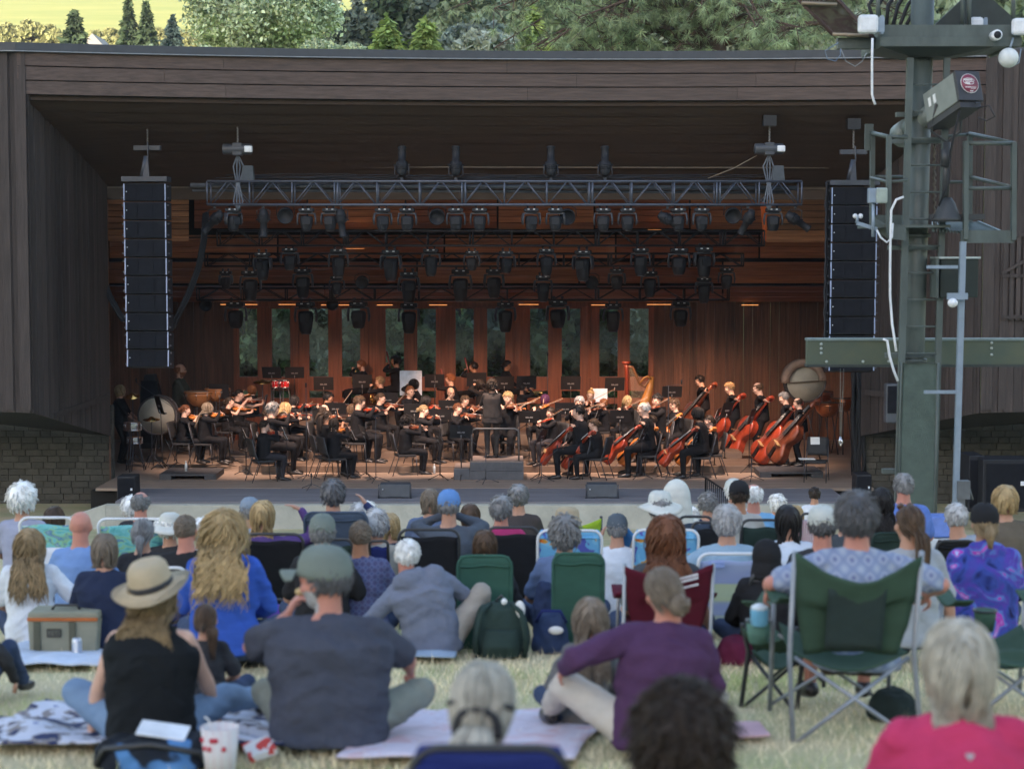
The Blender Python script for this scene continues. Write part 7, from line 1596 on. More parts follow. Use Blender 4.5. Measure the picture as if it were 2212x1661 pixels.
chair('black tube chair left of the white haired woman in pale chair', 1530, 15.0, 60, 1122, blackc, blkt, seat=.25)
chair('dark green chair behind the dark capped man', 1648, 15.0, 82, 1117, dgreen, blkt, seat=.22)
chair('pale green and blue banded chair with white tube top', 1582, 13.0, 138, 1188, palestr, alu, seat=.14, badge=(.28,.86,.11,.045,C_('badge_blue', (.3,.4,.75))))
chair('chair in red, white and blue stars pattern, far right', 1760, 16.8, 44, 1104, ramp_mat('flag_print', [(0,(.6,.6,.62)),(.5,(.5,.06,.09)),(.7,(.55,.58,.6)),(.85,(.05,.07,.3))], scale=16, tex='check'), blkt, seat=.25)
chair('dark green chair left of the ponytail woman', 1932, 14.0, 78, 1145, dgreen, dgreen, 'panel', seat=.2)
chair('dark chair left of the galaxy hoodie', 2075, 14.2, 86, 1161, blackc, blkt, 'panel', seat=.2)
chair('green moulded cloth chair back of the brown haired woman', 1046, 12.35, 116, 1198, green, green, 'panel', seat=.0, tilt=.05, group='green panel chairs')
chair('green moulded cloth chair back of the grey haired woman in the middle', 1252, 12.35, 110, 1193, green, green, 'panel', seat=.0, tilt=.05, group='green panel chairs')
chair('grey chair of the person in black hood', 1672, 11.7, 92, 1232, C_('chair_grey', (.085,.085,.095)), blkt, 'panel', seat=.15)
t, bk = chair('maroon camp chair with white printed words on its back', 1448, 11.3, 190, 1212, maroon, steel, 'quad', seat=.22, sag=.035)
mb = MB(); rr = random.Random(3); T0 = Matrix.Translation(bk(.70,.80)+Vector((0,-.045,0))) @ Matrix.Rotation(R(-14),4,'Y') @ Matrix.Rotation(-.2,4,'X')
for z, h_, w0 in ((.028,.016,.13),(.008,.016,.13),(-.03,.013,.11)):
    x = -w0/2
    while x < w0/2: w1 = rr.uniform(.006,.016); mb.T = T0; mb.box((x+w1/2,0,z), (w1,.004,h_*rr.uniform(.75,1))); x += w1+.003
mb.build('lettering', mat('print_white', (.6,.6,.62)), parent=t)
t, bk = chair('large olive green camp chair with sagging back and steel crossed legs', 1858, 8.55, 272, 1186, olive, steel, 'quad', seat=.42, sag=.055, tilt=.14)
mb = MB(); mb.grid(lambda a, b: bk(.27+.46*a, .05+.62*b)+Vector((0,-.02,0)), 8, 8); mb.build('back_panel', C_('panel_dark', (.030,.046,.044)), parent=t, solid=.006)
# cup holders and feet of the big chair
def holder(lab, u, v, D, m): 
    p = P(u,v,D); t = empty('cup_holder', p, 0, lab, 'cup holder'); mb = MB(); mb.lathe([(.045,-.11),(.055,-.05),(.06,.0),(.056,.002)], 14); mb.build('net_cup', m, parent=t); mb = MB(); mb.tube([(.06*math.cos(a),.06*math.sin(a),0) for a in np.linspace(0,2*PI,16,endpoint=False)], .007, 5, closed=True); mb.build('ring', blkt, parent=t); return p
# second camp chair, seen at the left of the large one
t, bk = chair('dark camp chair with crossed black legs in front of the large olive chair', 1716, 9.6, 120, 1345, olive, blkt, 'quad', seat=.30, sag=.03, rz=R(-20))
t, bk = chair('navy blue chair back at the bottom edge of the lawn', 1056, 4.55, 340, 1603, navyc, blkt, 'panel', seat=.25, tilt=.05)
t, bk = chair('olive camp chair with armrest at the right edge', 2206, 9.3, 190, 1395, olive, steel, 'quad', seat=.34, sag=.03)

# ---- people, far rows first
aud('white haired woman with fluffy hair at the left edge', 28, 1052, 16.2, ('fluffy','white',dict(vol=.035)), C_('lilac', (.30,.32,.42)), headscale=1.15)
aud('woman with brown hair low behind the far left chair', 97, 1092, 16.6, ('bob','brown'), char)
aud('bald man in light blue shirt at the left', 153, 1100, 13.6, ('none','brown'), sky_tee, skn='pink', girth=1.1, lean=4)
aud('woman with long blond hair in white shirt at the left edge', 42, 1138, 12.6, ('long','dblond',dict(L=.46,vol=.010,n=800,fan=.14,wave=.4)), white_tee, rzd=8, arms=(None,dict(t=(.30,.20,.15),pole=(1,-.6,0))))
aud('woman with brown bob in navy sweater on the grass', 207, 1152, 12.0, ('bob','ash',dict(vol=.02)), navy, sleeve='long', girth=1.12, size=.95)
aud('grey haired woman with low ponytail in black jacket', 292, 1120, 14.2, ('pony','grey',dict(vol=.02,tail=dict(L=.12,r=.02))), C_('jacket_black', (.028,.028,.032), bump=.8), sleeve='long')
aud('man with bald crown and grey hair behind the turquoise chair', 288, 1058, 17.2, ('ring','grey'), char, skn='pink')
aud('white haired person close left of the bald crowned man', 268, 1070, 17.8, ('fluffy','white'), white_tee)
aud('man with shaved grey brown hair in black shirt', 388, 1108, 13.4, ('buzz','ash'), C_('tee_black', (.022,.022,.024)), skn='pink', head=(10,0,-4), girth=1.1)
r, i_ = aud('person in white sun hat left of the shaved man', 352, 1112, 15.6, ('fluffy','white'), char); brimhat(i_, r, BUCK, hatw, name='sun_hat')
aud('white haired woman between shaved man and blue jacket', 424, 1118, 15.8, ('fluffy','white'), white_tee)
r, i_ = aud('woman with long curly blond hair in bright blue quilted jacket', 470, 1096, 10.9, ('long','blond',dict(L=.50,vol=.014,wave=.8,n=900,wid=.0065,part=.1,gravity=.62,fan=.16,back=-.165)), roy, sleeve='long', girth=1.12, hood=True, disp=.012)
r, i_ = aud('person in grey cap behind the blond woman with raised arm', 528, 1076, 17.5, ('short','grey'), C_('tee_pale', (.25,.32,.42))); capf(i_, r, C_('cap_bluegrey', (.22,.27,.33)))
aud('blond woman in purple top holding one arm to her forehead', 556, 1080, 14.7, ('bob','blond',dict(L=.28,cut=-.2,vol=.02)), C_('violet', (.085,.05,.17)), sleeve='long', arms=(None,dict(t=(.10,.10,.72),pole=(1,.1,-.35),rel=False,hd=(-.6,.2,.4),curl=.3)) if False else (None,dict(t=(.14,.14,.26),rel=True,pole=(1,.0,-.4),hd=(-.9,.1,.4),curl=.3)))
aud('man with dark and grey hair holding a camera up', 712, 1036, 15.1, ('fluffy','salt',dict(vol=.02)), C_('navy_plaid', (.03,.04,.11)), sleeve='long', arms=(None,dict(t=(.10,.22,.12),rel=True,pole=(1,-.1,-.6),hd=(-.5,.3,.7))))
r, i_ = aud('man in sage green cap and black shirt', 688, 1113, 12.7, ('short','grey'), C_('tee_black', (.022,.022,.024)), skn='light', girth=1.05); capf(i_, r, cap_grey, strap=True)
aud('man with very short brown hair in blue plaid shirt', 772, 1121, 12.9, ('buzz','ash',dict(L=.018)), plaid2, skn='tan', sleeve='long', girth=1.05)
aud('white haired woman behind the short haired man', 805, 1100, 15.0, ('fluffy','lgrey',dict(vol=.03)), C_('print_beige', (.40,.38,.33)))
aud('blond woman small beyond the white haired woman', 838, 1106, 16.2, ('bob','blond'), navy)
aud('person with white hair far left of the stage monitor', 790, 1083, 19.5, ('fluffy','white'), sky_tee)
aud('woman with brown hair left of the blue capped man', 926, 1053, 17.6, ('bob','ash'), C_('denim_blue', (.10,.14,.24)), sleeve='long')
r, i_ = aud('man in blue cap and grey jacket holding binoculars to his eyes', 967, 1060, 14.9, ('short','grey'), C_('jacket_grey', (.075,.09,.115), bump=.8), sleeve='long', girth=1.15, arms=(dict(t=(.10,.20,.13),rel=True,pole=(-1,.1,-.5),hd=(.5,.3,.7)),dict(t=(-.10,.20,.13),rel=True,pole=(1,.1,-.5),hd=(-.5,.3,.7)))); capf(i_, r, cap_blue)
aud('woman with brown hair right of the blue capped man', 1014, 1086, 17.2, ('bob','brown'), white_tee)
aud('grey haired woman with pink collar', 1082, 1069, 15.9, ('fluffy','grey'), C_('magenta', (.42,.04,.14)), skn='pink')
aud('man with grey short hair, blue collar and brown jacket', 1120, 1044, 17.2, ('fluffy','grey',dict(vol=.01)), brownj, sleeve='long')
aud('woman with straight brown hair in the left green chair', 1046, 1143, 12.75, ('bob','brown',dict(L=.3,cut=-.24,vol=.015)), char, sleeve='long')
aud('grey haired woman in the right green chair', 1222, 1119, 12.9, ('fluffy','grey',dict(vol=.03,L=.07)), C_('print_blue', (.12,.17,.30)), headscale=1.08)
r, i_ = aud('person in round tan hat before the lime chair', 1228, 1092, 15.6, ('short','dblond'), C_('sky2', (.22,.36,.6)), hat=.03, legs=[((-.62,.30,.09),(-.5,.1,1)),((.14,.50,.09),(.1,.4,1))], pants=(C_('shorts_white', (.55,.55,.52)),'short')); brimhat(i_, r, [(.135,-.03),(.125,-.015),(.112,.0),(.110,.04),(.100,.075),(.075,.095),(.03,.103)], hat_tan, name='sun_hat')
r, i_ = aud('man in dark grey cap raising hands to his face', 1338, 1112, 15.2, ('short','grey'), white_tee, arms=(dict(t=(.02,.24,.12),rel=True,pole=(-1,.1,-.5),hd=(.3,.3,.7)),None)); capf(i_, r, C_('cap_slate', (.09,.11,.13)))
r, i_ = aud('person in wide white bucket hat', 1432, 1068, 15.2, ('short','grey'), C_('tee_beige', (.35,.33,.3)), headscale=1.1); brimhat(i_, r, BUCK, hatw, name='sun_hat', wob=.02)
r, i_ = aud('person in pointed white hood behind the bucket hat', 1468, 1042, 16.4, ('short','grey'), hatw, sleeve='long', hat=.02)
mb = MB(); H = i_['H']; mb.ell(H @ Vector((0,-.01,.03)), (.125,.135,.15), rot=H.to_3x3(), n=20, m=14); mb.eloft([(H @ Vector((0,-.03,.06)), .12,.12),(H @ Vector((0,-.04,-.08)), .14,.12),(H @ Vector((0,-.05,-.22)), .16,.11)], n=18); remesh(mb, 'hood', hatw, .012, 5, r, disp=.012)
aud('woman with long reddish hair in the maroon camp chair', 1446, 1122, 11.7, ('long','auburn',dict(L=.34,vol=.03,n=800,wave=.35,fan=.16)), C_('teal_top', (.06,.07,.08)), headscale=1.1, arms=(None,dict(t=(.30,.28,.12),pole=(1,-.5,-.2),sleeve='none')))
aud('person with curly grey hair in navy top near the stage railing', 1538, 1062, 18.4, ('curly','grey',dict(vol=.01,L=.05)), navy)
aud('white haired woman with pale collar in the banded chair', 1580, 1091, 13.3, ('fluffy','lgrey',dict(vol=.03,L=.08)), C_('mint_blue', (.25,.36,.46)), arms=(dict(t=(-.42,.18,.32),pole=(-1,-.5,-.3),sleeve='short'),None))
r, i_ = aud('man in black cap and pale patterned shirt', 1606, 1040, 16.6, ('short','dark'), C_('shirt_pale', (.36,.36,.34)), skn='tan'); capf(i_, r, cap_black, strap=True, brim=1)
r, i_ = aud('person in white cap behind the black capped man', 1594, 1036, 18.4, ('short','white'), white_tee); capf(i_, r, cap_white)
aud('man with thin white hair in light blue shirt', 1638, 1041, 17.2, ('ring','white'), C_('cyan_tee', (.18,.38,.60)), skn='pink')
aud('woman with straight black hair wrapped in a white blanket', 1714, 1090, 14.4, ('bob','black',dict(L=.26,cut=-.2,vol=.02)), C_('blanket_white', (.55,.60,.68), bump=.8), sleeve='long', girth=1.2)
r, i_ = aud('person in black hood sitting in the grey chair', 1668, 1160, 11.6, ('short','black'), C_('hoodie_black', (.018,.018,.02)), sleeve='long', hat=.02, girth=1.1)
mb = MB(); H = i_['H']; mb.ell(H @ Vector((0,-.015,.01)), (.112,.13,.135), rot=H.to_3x3(), n=20, m=14); mb.eloft([(H @ Vector((0,-.03,-.04)), .11,.115),(H @ Vector((0,-.05,-.15)), .13,.10)], n=18); remesh(mb, 'hood', _M['cloth_hoodie_black'], .010, 5, r, disp=.012)
aud('small white haired person far off before the stage apron', 1690, 1066, 21.5, ('fluffy','white'), sky_tee)
aud('child with short dark hair in white shirt near the stage', 1772, 1051, 24.5, ('short','dark'), white_tee, size=.85)
r, i_ = aud('man in pale cap with open back strap', 1790, 1094, 11.9, ('short','salt'), char, skn='pink', girth=1.05); capf(i_, r, cap_white, strap=True)
aud('man with thick grey hair and blue plaid shirt in the large olive chair', 1866, 1062, 9.05, ('fluffy','salt',dict(vol=.020,L=.06,n=1100,wid=.0045)), plaid, sleeve='short', skn='pink', girth=1.12, arms=(dict(t=(-.40,.22,.62),pole=(-1,-.5,-.2)),dict(t=(.40,.22,.60),pole=(1,-.5,-.2))), pants=(C_('brown_short', (.06,.045,.035)),'short'))
aud('woman with long straight black hair right of the large chair', 1920, 1052, 15.6, ('long','black',dict(L=.36,vol=.015,part=0)), char)
aud('grey haired man in bright blue shirt before the steel tower', 1968, 1020, 16.6, ('short','grey',dict(vol=.012)), C_('periwinkle', (.11,.19,.50)), skn='pink', girth=1.25, shw=.20)
r, i_ = aud('woman with long brown ponytail and sunglasses on her head', 1984, 1088, 11.3, ('pony','brown',dict(tail=dict(L=.34,r=.034,p0=(0,-.115,-.02),p1=(.02,-.15,-.07)))), C_('tee_light_grey', (.34,.36,.38)), skn='light', rzd=14, arms=(None,dict(t=(.34,.06,.12),pole=(1,-.6,0))), girth=1.05)
mb = MB(); H = i_['H']; 
for sx in (-1,1): mb.ell(H @ Vector((sx*.032,.055,.105)), (.028,.012,.022), rot=H.to_3x3(), n=10, m=6)
mb.tube([H @ Vector((sx*.06,.05,.10)) for sx in (-1,1)], .004, 5); o = mb.build('sunglasses', mat('tortoise', (.08,.04,.02), rough=.15)); o.parent = r
aud('grey haired man leaning left in pale grey shirt', 2110, 1082, 14.6, ('short','lgrey'), C_('pale_grey', (.28,.32,.38)), sleeve='long', side=-14, size=1.0)
r, i_ = aud('person in black cap and purple blue galaxy print hoodie', 2148, 1090, 12.2, ('pony','dblond',dict(tail=dict(L=.10,r=.02))), galaxy, sleeve='long', hood=True, girth=1.25, shw=.20, disp=.01); capf(i_, r, cap_black, brim=1)
aud('woman with round blond bob in brown jacket at the right edge', 2192, 1049, 15.2, ('bob','blond',dict(vol=.03,L=.16,cut=-.10)), C_('tan_jacket', (.12,.10,.075)), sleeve='long', girth=1.1)
aud('white haired person half hidden left of the blue jacket woman', 338, 1116, 16.6, ('fluffy','white'), C_('tee_pale2', (.4,.42,.46)))
aud('white haired person beyond the blue chair back of the photographer', 770, 1086, 17.4, ('fluffy','lgrey'), navy)
aud('person with thin white hair low by the black chairs right of the bucket hat', 1500, 1092, 18.8, ('short','white'), navy)
aud('blond person small beyond the black haired woman', 1730, 1090, 19.5, ('bob','blond'), C_('tee_rose', (.4,.2,.2)))
aud('grey haired person small behind the large chair man', 1838, 1098, 18.5, ('short','grey'), C_('teal_top', (.06,.07,.08)))
# ---- middle and near rows
r, i_ = aud('white haired man in grey blue hooded sweatshirt lounging on a blanket', 930, 1218, 11.9, ('short','white',dict(vol=.012)), lav, sleeve='long', skn='pink', side=-33, lean=-2, drop=.24, hood=True, girth=1.25, head=(-6,-4,12), arms=(dict(t=(-.62,.10,.06),pole=(-1,-.8,0)),dict(t=(.36,.32,.28),pole=(1,-.3,.2),hn=(0,0,-1))), legs=[((.15,.72,.09),(.1,0,1)),((.34,.40,.09),(.5,.1,1))], pants=(C_('chino', (.33,.30,.26)),), disp=.014)
r, i_ = aud('woman in straw hat and black tank top on the grass', 304, 1250, 8.15, ('long','dblond',dict(L=.34,vol=.012,wave=.8,n=800,wid=.0048,fan=.14)), C_('tank_black', (.012,.014,.016)), tank=True, hat=.045, drop=.09, lean=9, skn='pale', girth=1.25, shw=.20, head=(8,4,0), arms=(dict(t=(-.34,.16,.06),pole=(-1,-.5,0),sleeve='none'),dict(t=(.28,.34,.12),pole=(1,-.6,-.2),sleeve='none')), pants=(C_('jeans_light', (.16,.24,.36)),), legs=[((-.1,.5,.09),(-1,.4,.4)),((.46,.78,.09),(.3,0,1))])
brimhat(i_, r, FED, strawm, band=mat('band_black', (.015,.015,.018), rough=.6), tilt=(R(10),R(-9)), name='straw_hat', wob=.012)
aud('girl with brown hair and pink hair tie beside the straw hat', 428, 1318, 9.3, ('pony','brown',dict(tail=dict(L=.2,r=.03,p0=(.05,-.10,-.02),p1=(.07,-.13,-.06)))), char, size=.7, headscale=1.15, shw=.16)
r, i_ = aud('large man in sage cap and slate t-shirt eating, head turned left', 700, 1192, 8.15, ('short','salt'), grey_tee, hat=.02, skn='pink', girth=1.30, shw=.240, belly=.03, headscale=1.14, head=(-62,-4,0), beard='lgrey', lean=4, arms=(dict(t=(-.235,.36,.58),pole=(-1,-.5,-.75),hd=(.45,.1,.85),hn=(.8,.2,-.3),curl=.9),dict(t=(.36,.42,.28),pole=(1,-.6,-.2),curl=.5)), pants=(C_('cargo', (.21,.23,.20), bump=.6),'short'), legs=[((.05,.42,.09),(-1.2,.4,.4)),((.10,.50,.09),(1.2,.3,.45))], disp=.012)
capf(i_, r, cap_grey, r=1.22)
e_, w_, h_ = i_['arms'][0]; pf = i_['M'] @ (w_+h_*.13); mb = MB(); mb.ell((0,0,0), (.022,.016,.018)); mb.build('snack', mat('bread', (.55,.40,.18), rough=.8, bump=.5), loc=pf, label='yellow bite of food in the hand of the large man', cat='food')
r, i_ = aud('woman with blond ponytail tied by a dark band, near the bottom', 1034, 1432, 5.05, ('pony','wgrey',dict(vol=.016,wid=.0036,n=1500,wave=.03,tail=dict(L=.22,r=.042,p0=(0,-.115,-.04),p1=(-.01,-.155,-.09)),tie=(0,-.118,-.05),nape=-.8)), white_tee, skn='pink', size=1.0, lean=3, head=(6,-6,3), headscale=1.0, arms=(dict(t=(-.28,.22,.42),pole=(-1,-.4,-.4)),None))
mb = MB(); H = i_['H']; mb.tube([H @ Vector((.060*math.cos(a), -.128+.02*abs(math.cos(a)), -.055+.062*math.sin(a))) for a in np.linspace(-.3,PI+.3,14)], .014, 8); mb.tube([H @ (Vector((.098*math.sin(a), -.012-.105*math.cos(a), -.005+.03*math.cos(a)))*1.0) for a in np.linspace(-1.2,1.2,12)], .010, 6); o = mb.build('hair_band', mat('band_black', (.015,.015,.018))); o.parent = r
aud('woman in plum sweater with messy bun leaning right, arm round a girl', 1432, 1241, 8.0, ('bun','ash',dict(vol=.006,n=900,wid=.004,bun=dict(c=(.015,-.125,-.055),r=.043))), purple, sleeve='long', skn='pink', girth=1.15, side=7, drop=.05, head=(-20,-4,-10), shw=.19, arms=(dict(t=(-.44,.14,.40),pole=(-1,-.7,-.2)),None), pants=(cream,), legs=[((-.50,.62,.09),(-.8,-.2,1)),((-.1,.5,.09),(1,.4,.3))], disp=.01)
aud('girl with long light hair held by the woman in plum sweater', 1268, 1305, 8.65, ('long','ash',dict(L=.36,vol=.02,n=520)), C_('cardigan_grey', (.14,.14,.14)), sleeve='long', size=.72, headscale=1.2, side=6, shw=.155, lean=6)
aud('person with messy dark curly hair at the bottom edge', 1486, 1492, 4.45, ('curly','dark',dict(vol=.046,L=.085,n=2400,wid=.0042)), C_('jacket_slate', (.035,.045,.052)), sleeve='long', skn='tan', size=1.0, lean=2, arms=(dict(t=(-.30,.30,.3),pole=(-1,-.5,-.2)),None))
r, i_ = aud('woman with grey blond bob in bright pink top, lower right', 2098, 1346, 5.45, ('bob','wgrey',dict(L=.27,vol=.024,n=2400,cut=-.175,wid=.0036,part=.2,fan=.10)), pink, sleeve='long', girth=1.15, shw=.195, headscale=1.04, disp=.012)
M_ = i_['M']; mb = MB(); mb.prism([(0,-.012),(.014,.004),(.007,.012),(0,.006),(-.007,.012),(-.014,.004)], .004); o = mb.build('logo', mat('logo_silver', (.45,.45,.5), rough=.3)); o.parent = r; o.location = i_['pts'][3]+Vector((.0,-.137,-.02)); o.rotation_euler = (PI/2,0,0)
aud('person in black sleeve cut by the left edge', -112, 1275, 9.6, ('bob','dark'), char, sleeve='long', legs=[((-.05,.5,.09),(-.1,0,1)),((.34,.52,.09),(.3,0,1))], arms=(None,dict(t=(.34,.24,.16),pole=(1,-.6,0))))
# ---- things on the grass
def blanket(lab, u0, u1, D0, D1, m, amp=.02, skew=0, n=22, th=.012):
    xa, xb = P(u0,0,(D0+D1)/2).x, P(u1,0,(D0+D1)/2).x; c = Vector(((xa+xb)/2, (D0+D1)/2, G((D0+D1)/2)))
    def f(a, b):
        x = xa+(xb-xa)*a+skew*(b-.5); y = D0+(D1-D0)*b; q = noise.noise(Vector((x*3,y*3,u0*.1))); return Vector((x+.04*q, y+.05*noise.noise(Vector((x*2,y*2,9))), G(y)+.035+amp*(.5+abs(q)*1.6)))-c
    mb = MB(); mb.grid(f, n, n); return mb.build('blanket', m, loc=c, solid=th, label=lab, cat='blanket')
floral = ramp_mat('floral_blanket', [(.36,(.03,.04,.10)),(.44,(.22,.20,.20)),(.50,(.50,.52,.60)),(.66,(.55,.57,.64)),(.72,(.12,.15,.35))], scale=8, dist=.6, tex='blot')
blanket('white blanket under the tan cooler at the left', -40, 262, 11.0, 12.5, C_('blanket_pale', (.50,.56,.66), bump=.8), .03)
blanket('crumpled navy and white flowered blanket at the lower left', -10, 640, 8.0, 9.35, floral, .05, n=40)
blanket('pale pink and white patterned blanket in the middle of the grass', 800, 1290, 7.75, 9.1, ramp_mat('pink_blanket', [(.3,(.50,.42,.48)),(.5,(.58,.54,.62)),(.65,(.55,.40,.44))], scale=5), .02, skew=.25, n=30)
blanket('small light blue cloth under the lounging man', 862, 985, 11.5, 12.3, C_('cloth_sky', (.30,.38,.48)), .02)
blanket('thin pink cloth end beside the curly dark head', 1560, 1672, 8.35, 8.7, C_('cloth_rose', (.55,.36,.40)), .01)
def softbag(name, lab, u, D, wpx, hpx, m, cat='bag', dp=.22, parts=(), rz=0, lean=0, vox=.012, lump=.03, dz=0):
    w_ = wpx*D/FPX; h = hpx*D/FPX; loc = Vector((P(u,0,D).x, D, G(D)+dz)); t = empty(name, loc, R(rz), lab, cat); t.rotation_euler[1] = R(lean)
    mb = MB(); mb.eloft([((0,0,.02), w_*.46, dp*.45),((0,0,h*.25), w_*.5, dp*.5),((0,0,h*.6), w_*.47, dp*.46),((0,0,h*.88), w_*.38, dp*.36),((0,0,h*.97), w_*.2, dp*.2)], n=22); remesh(mb, 'bag_body', m, vox, 3, t, disp=lump, dscale=.12)
    return t, w_, h
t, w_, h = softbag('backpack', 'dark green backpack standing before the green chairs', 1082, 11.85, 128, 128, C_('pack_green', (.028,.048,.042), bump=.5), 'backpack', .26)
mb = MB(); mb.eloft([((0,-.12,.03), w_*.30,.06),((0,-.14,h*.3), w_*.32,.08),((0,-.12,h*.55), w_*.28,.05)], n=16); remesh(mb, 'pocket', _M['cloth_pack_green'], .012, 3, t)
for sx in (-1,1): mb = MB(); mb.tube([(sx*w_*.18,-.03,h*.95),(sx*w_*.34,-.13,h*.85),(sx*w_*.42,-.15,h*.45),(sx*w_*.40,-.11,h*.08)], .017, 6); mb.build('strap', _M['cloth_pack_green'], parent=t)
mb = MB(); mb.tube([(-.04,0,h*.95),(0,0,h*1.08),(.04,0,h*.95)], .009, 6); mb.build('handle', blkt, parent=t); mb = MB(); mb.ell((.02,-.10,h*1.02), (.02,.02,.022)); mb.ell((.12,-.06,h*.86), (.035,.02,.06)); mb.build('white_cloth', paper, parent=t)
t, w_, h = softbag('tote_bag', 'dark blue bag with white pouch right of the green backpack', 1192, 12.1, 84, 92, C_('bag_blue', (.035,.055,.12), bump=.6), 'bag', .26, lump=.06); mb = MB(); mb.ell((.03,-.13,h*.66), (.05,.02,.028)); mb.build('pouch', paper, parent=t); mb = MB(); mb.tube([(-.1,-.05,h*.8),(-.06,-.1,h*1.1),(.06,-.1,h*1.1),(.1,-.05,h*.8)], .01, 6); mb.build('handle', navyc, parent=t)
t, w_, h = softbag('tote_bag', 'navy jacket and bag hanging at the right green chair', 1178, 12.6, 50, 150, C_('bag_navy', (.03,.045,.10), bump=.9), 'bag', .2, lump=.06); mb = MB(); mb.ell((.03,-.10,h*.25), (.05,.02,.04)); mb.build('patch', C_('patch_yellow', (.5,.35,.05)), parent=t)
t, w_, h = softbag('round_bag', 'black round topped bag behind the straw hat woman', 527, 11.4, 128, 84, C_('bag_black', (.014,.015,.016), bump=.3), 'bag', .34, lump=.02)
for sx, m in ((.07,paper),(.13,paper),(.16,C_('tag_red', (.5,.02,.05)))): mb = MB(); mb.ell((sx,-.16,h*(.80 if m is paper else .45)), (.012,.008,.028 if m is paper else .03)); mb.build('tag', m, parent=t)
t, w_, h = softbag('cooler_bag', 'purple soft cooler bag with black straps', 592, 13.2, 82, 78, C_('bag_purple', (.13,.06,.38)), 'bag', .25, lump=.02)
for sx in (-.09,.06): mb = MB(); mb.bar((sx,-.135,.0),(sx,-.125,h*.85), .035, .012); mb.build('strap', blkt, parent=t)
mb = MB(); mb.tube([(-.1,0,h*.9),(-.08,-.02,h*1.2),(.1,-.02,h*1.1),(.12,0,h*.85)], .012, 6); mb.build('handle', blkt, parent=t)
softbag('folded_jacket', 'purple garment heaped beside the straw hat', 222, 12.2, 74, 40, C_('garment_purple', (.07,.03,.12), bump=.9), 'jacket', .3, lump=.07)
softbag('backpack', 'grey backpack with yellow cord behind the lounging man', 893, 13.0, 58, 78, C_('pack_grey', (.07,.08,.10), bump=.8), 'backpack', .25, lump=.05)
softbag('tote_bag', 'maroon bag on the grass beside the maroon chair', 1600, 11.5, 84, 62, C_('bag_maroon', (.11,.015,.04), bump=.7), 'bag', .3, lump=.05)
softbag('duffel_bag', 'dark bag on the grass under the large olive chair', 1950, 9.1, 110, 70, C_('bag_dark', (.02,.03,.028), bump=.8), 'bag', .3, lump=.06)
t, w_, h = softbag('duffel_bag', 'blue and black bag with white tablet on top at the lower left', 318, 7.75, 290, 84, ramp_mat('bag_blue_black', [(.40,(.010,.012,.016)),(.50,(.015,.02,.03)),(.52,(.08,.20,.42)),(.62,(.12,.28,.52))], scale=2.6, dist=.4), 'bag', .34, lump=.06)
mb = MB(); mb.box((.02,-.02,h*1.02), (.21,.14,.012), rot=(R(10),R(8),0)); mb.build('tablet_computer', mat('tablet_white', (.75,.78,.82), rough=.25), loc=t.location+Vector((.01,0,.01)), bevel=.004, label='white tablet lying on the blue bag', cat='tablet computer')
mb = MB(); mb.tube([(-.24,-.1,h*.3),(-.2,-.12,h*.75),(0,-.14,h*.9),(.2,-.12,h*.65),(.25,-.1,h*.2)], .014, 6); mb.build('strap', blkt, parent=t)
softbag('tote_bag', 'black bag on the grass right of the right green chair', 1326, 12.4, 52, 60, C_('bag_black2', (.02,.02,.022), bump=.6), 'bag', .25, lump=.05)
softbag('tote_bag', 'white and pink printed bag beside the maroon camp chair', 1318, 11.9, 48, 52, ramp_mat('print_bag', [(.4,(.55,.52,.52)),(.5,(.4,.15,.22)),(.6,(.5,.5,.5))], scale=9, tex='blot'), 'bag', .2, lump=.04)
softbag('small_bag', 'dark camera bag behind the black round bag', 560, 12.3, 50, 50, C_('bag_charcoal', (.03,.03,.035), bump=.6), 'bag', .2, lump=.04)
softbag('folded_jacket', 'dark jacket heaped on the grass beside the tan cooler', 236, 12.9, 60, 44, C_('garment_dark', (.03,.035,.05), bump=.9), 'jacket', .25, lump=.07)
softbag('backpack', 'black backpack in shadow behind the dark camp chair', 1720, 11.4, 56, 70, C_('pack_black', (.018,.018,.02), bump=.6), 'backpack', .25, lump=.05)
softbag('small_bag', 'light grey bag at the feet of the galaxy hoodie', 2128, 11.6, 50, 34, C_('bag_light', (.3,.32,.34), bump=.6), 'bag', .2, lump=.04)
def popcorn():
    D = 7.55; p = P(476,1655,D); t = empty('paper_cup', (p.x, D, G(D)), 0, 'large white paper tub with red stripes and flowers', 'paper tub'); h = P(476,1568,D).z-G(D); r = 85*D/FPX/2
    mb = MB(); mb.lathe([(r*.72,0),(r*1.0,h),(r*.96,h),(r*.70,.01)], 26); mb.build('tub', ramp_mat('tub_stripes', [(0,(.62,.60,.60)),(.82,(.55,.30,.33)),(.9,(.62,.6,.6))], scale=10, tex='stripe'), parent=t)
    for i in range(6): a = rnd(-2.6,-.6); z = rnd(.25,.85)*h; mb = MB(); mb.ell((math.cos(a)*r*(.72+.28*z/h), math.sin(a)*r*(.72+.28*z/h), z), (.012,.004,.012)); mb.build('flower_print', mat('flower_red', (.5,.03,.06)), parent=t)
    mb = MB(); mb.tube([(-.02,0,h*.8),(-.05,.01,h*1.12),(-.065,.01,h*1.16)], .004, 6); mb.build('straw', paper, parent=t)
popcorn()
mb = MB(); mb.box((0,0,.02), (.12,.16,.03), rot=(R(6),R(-14),R(20))); mb.build('snack_box', ramp_mat('box_red', [(.45,(.6,.58,.56)),(.5,(.5,.06,.05))], scale=5, tex='blot'), loc=Vector((P(545,0,7.8).x, 7.8, G(7.8)+.06)), bevel=.003, label='small red and white box beside the paper tub', cat='box')
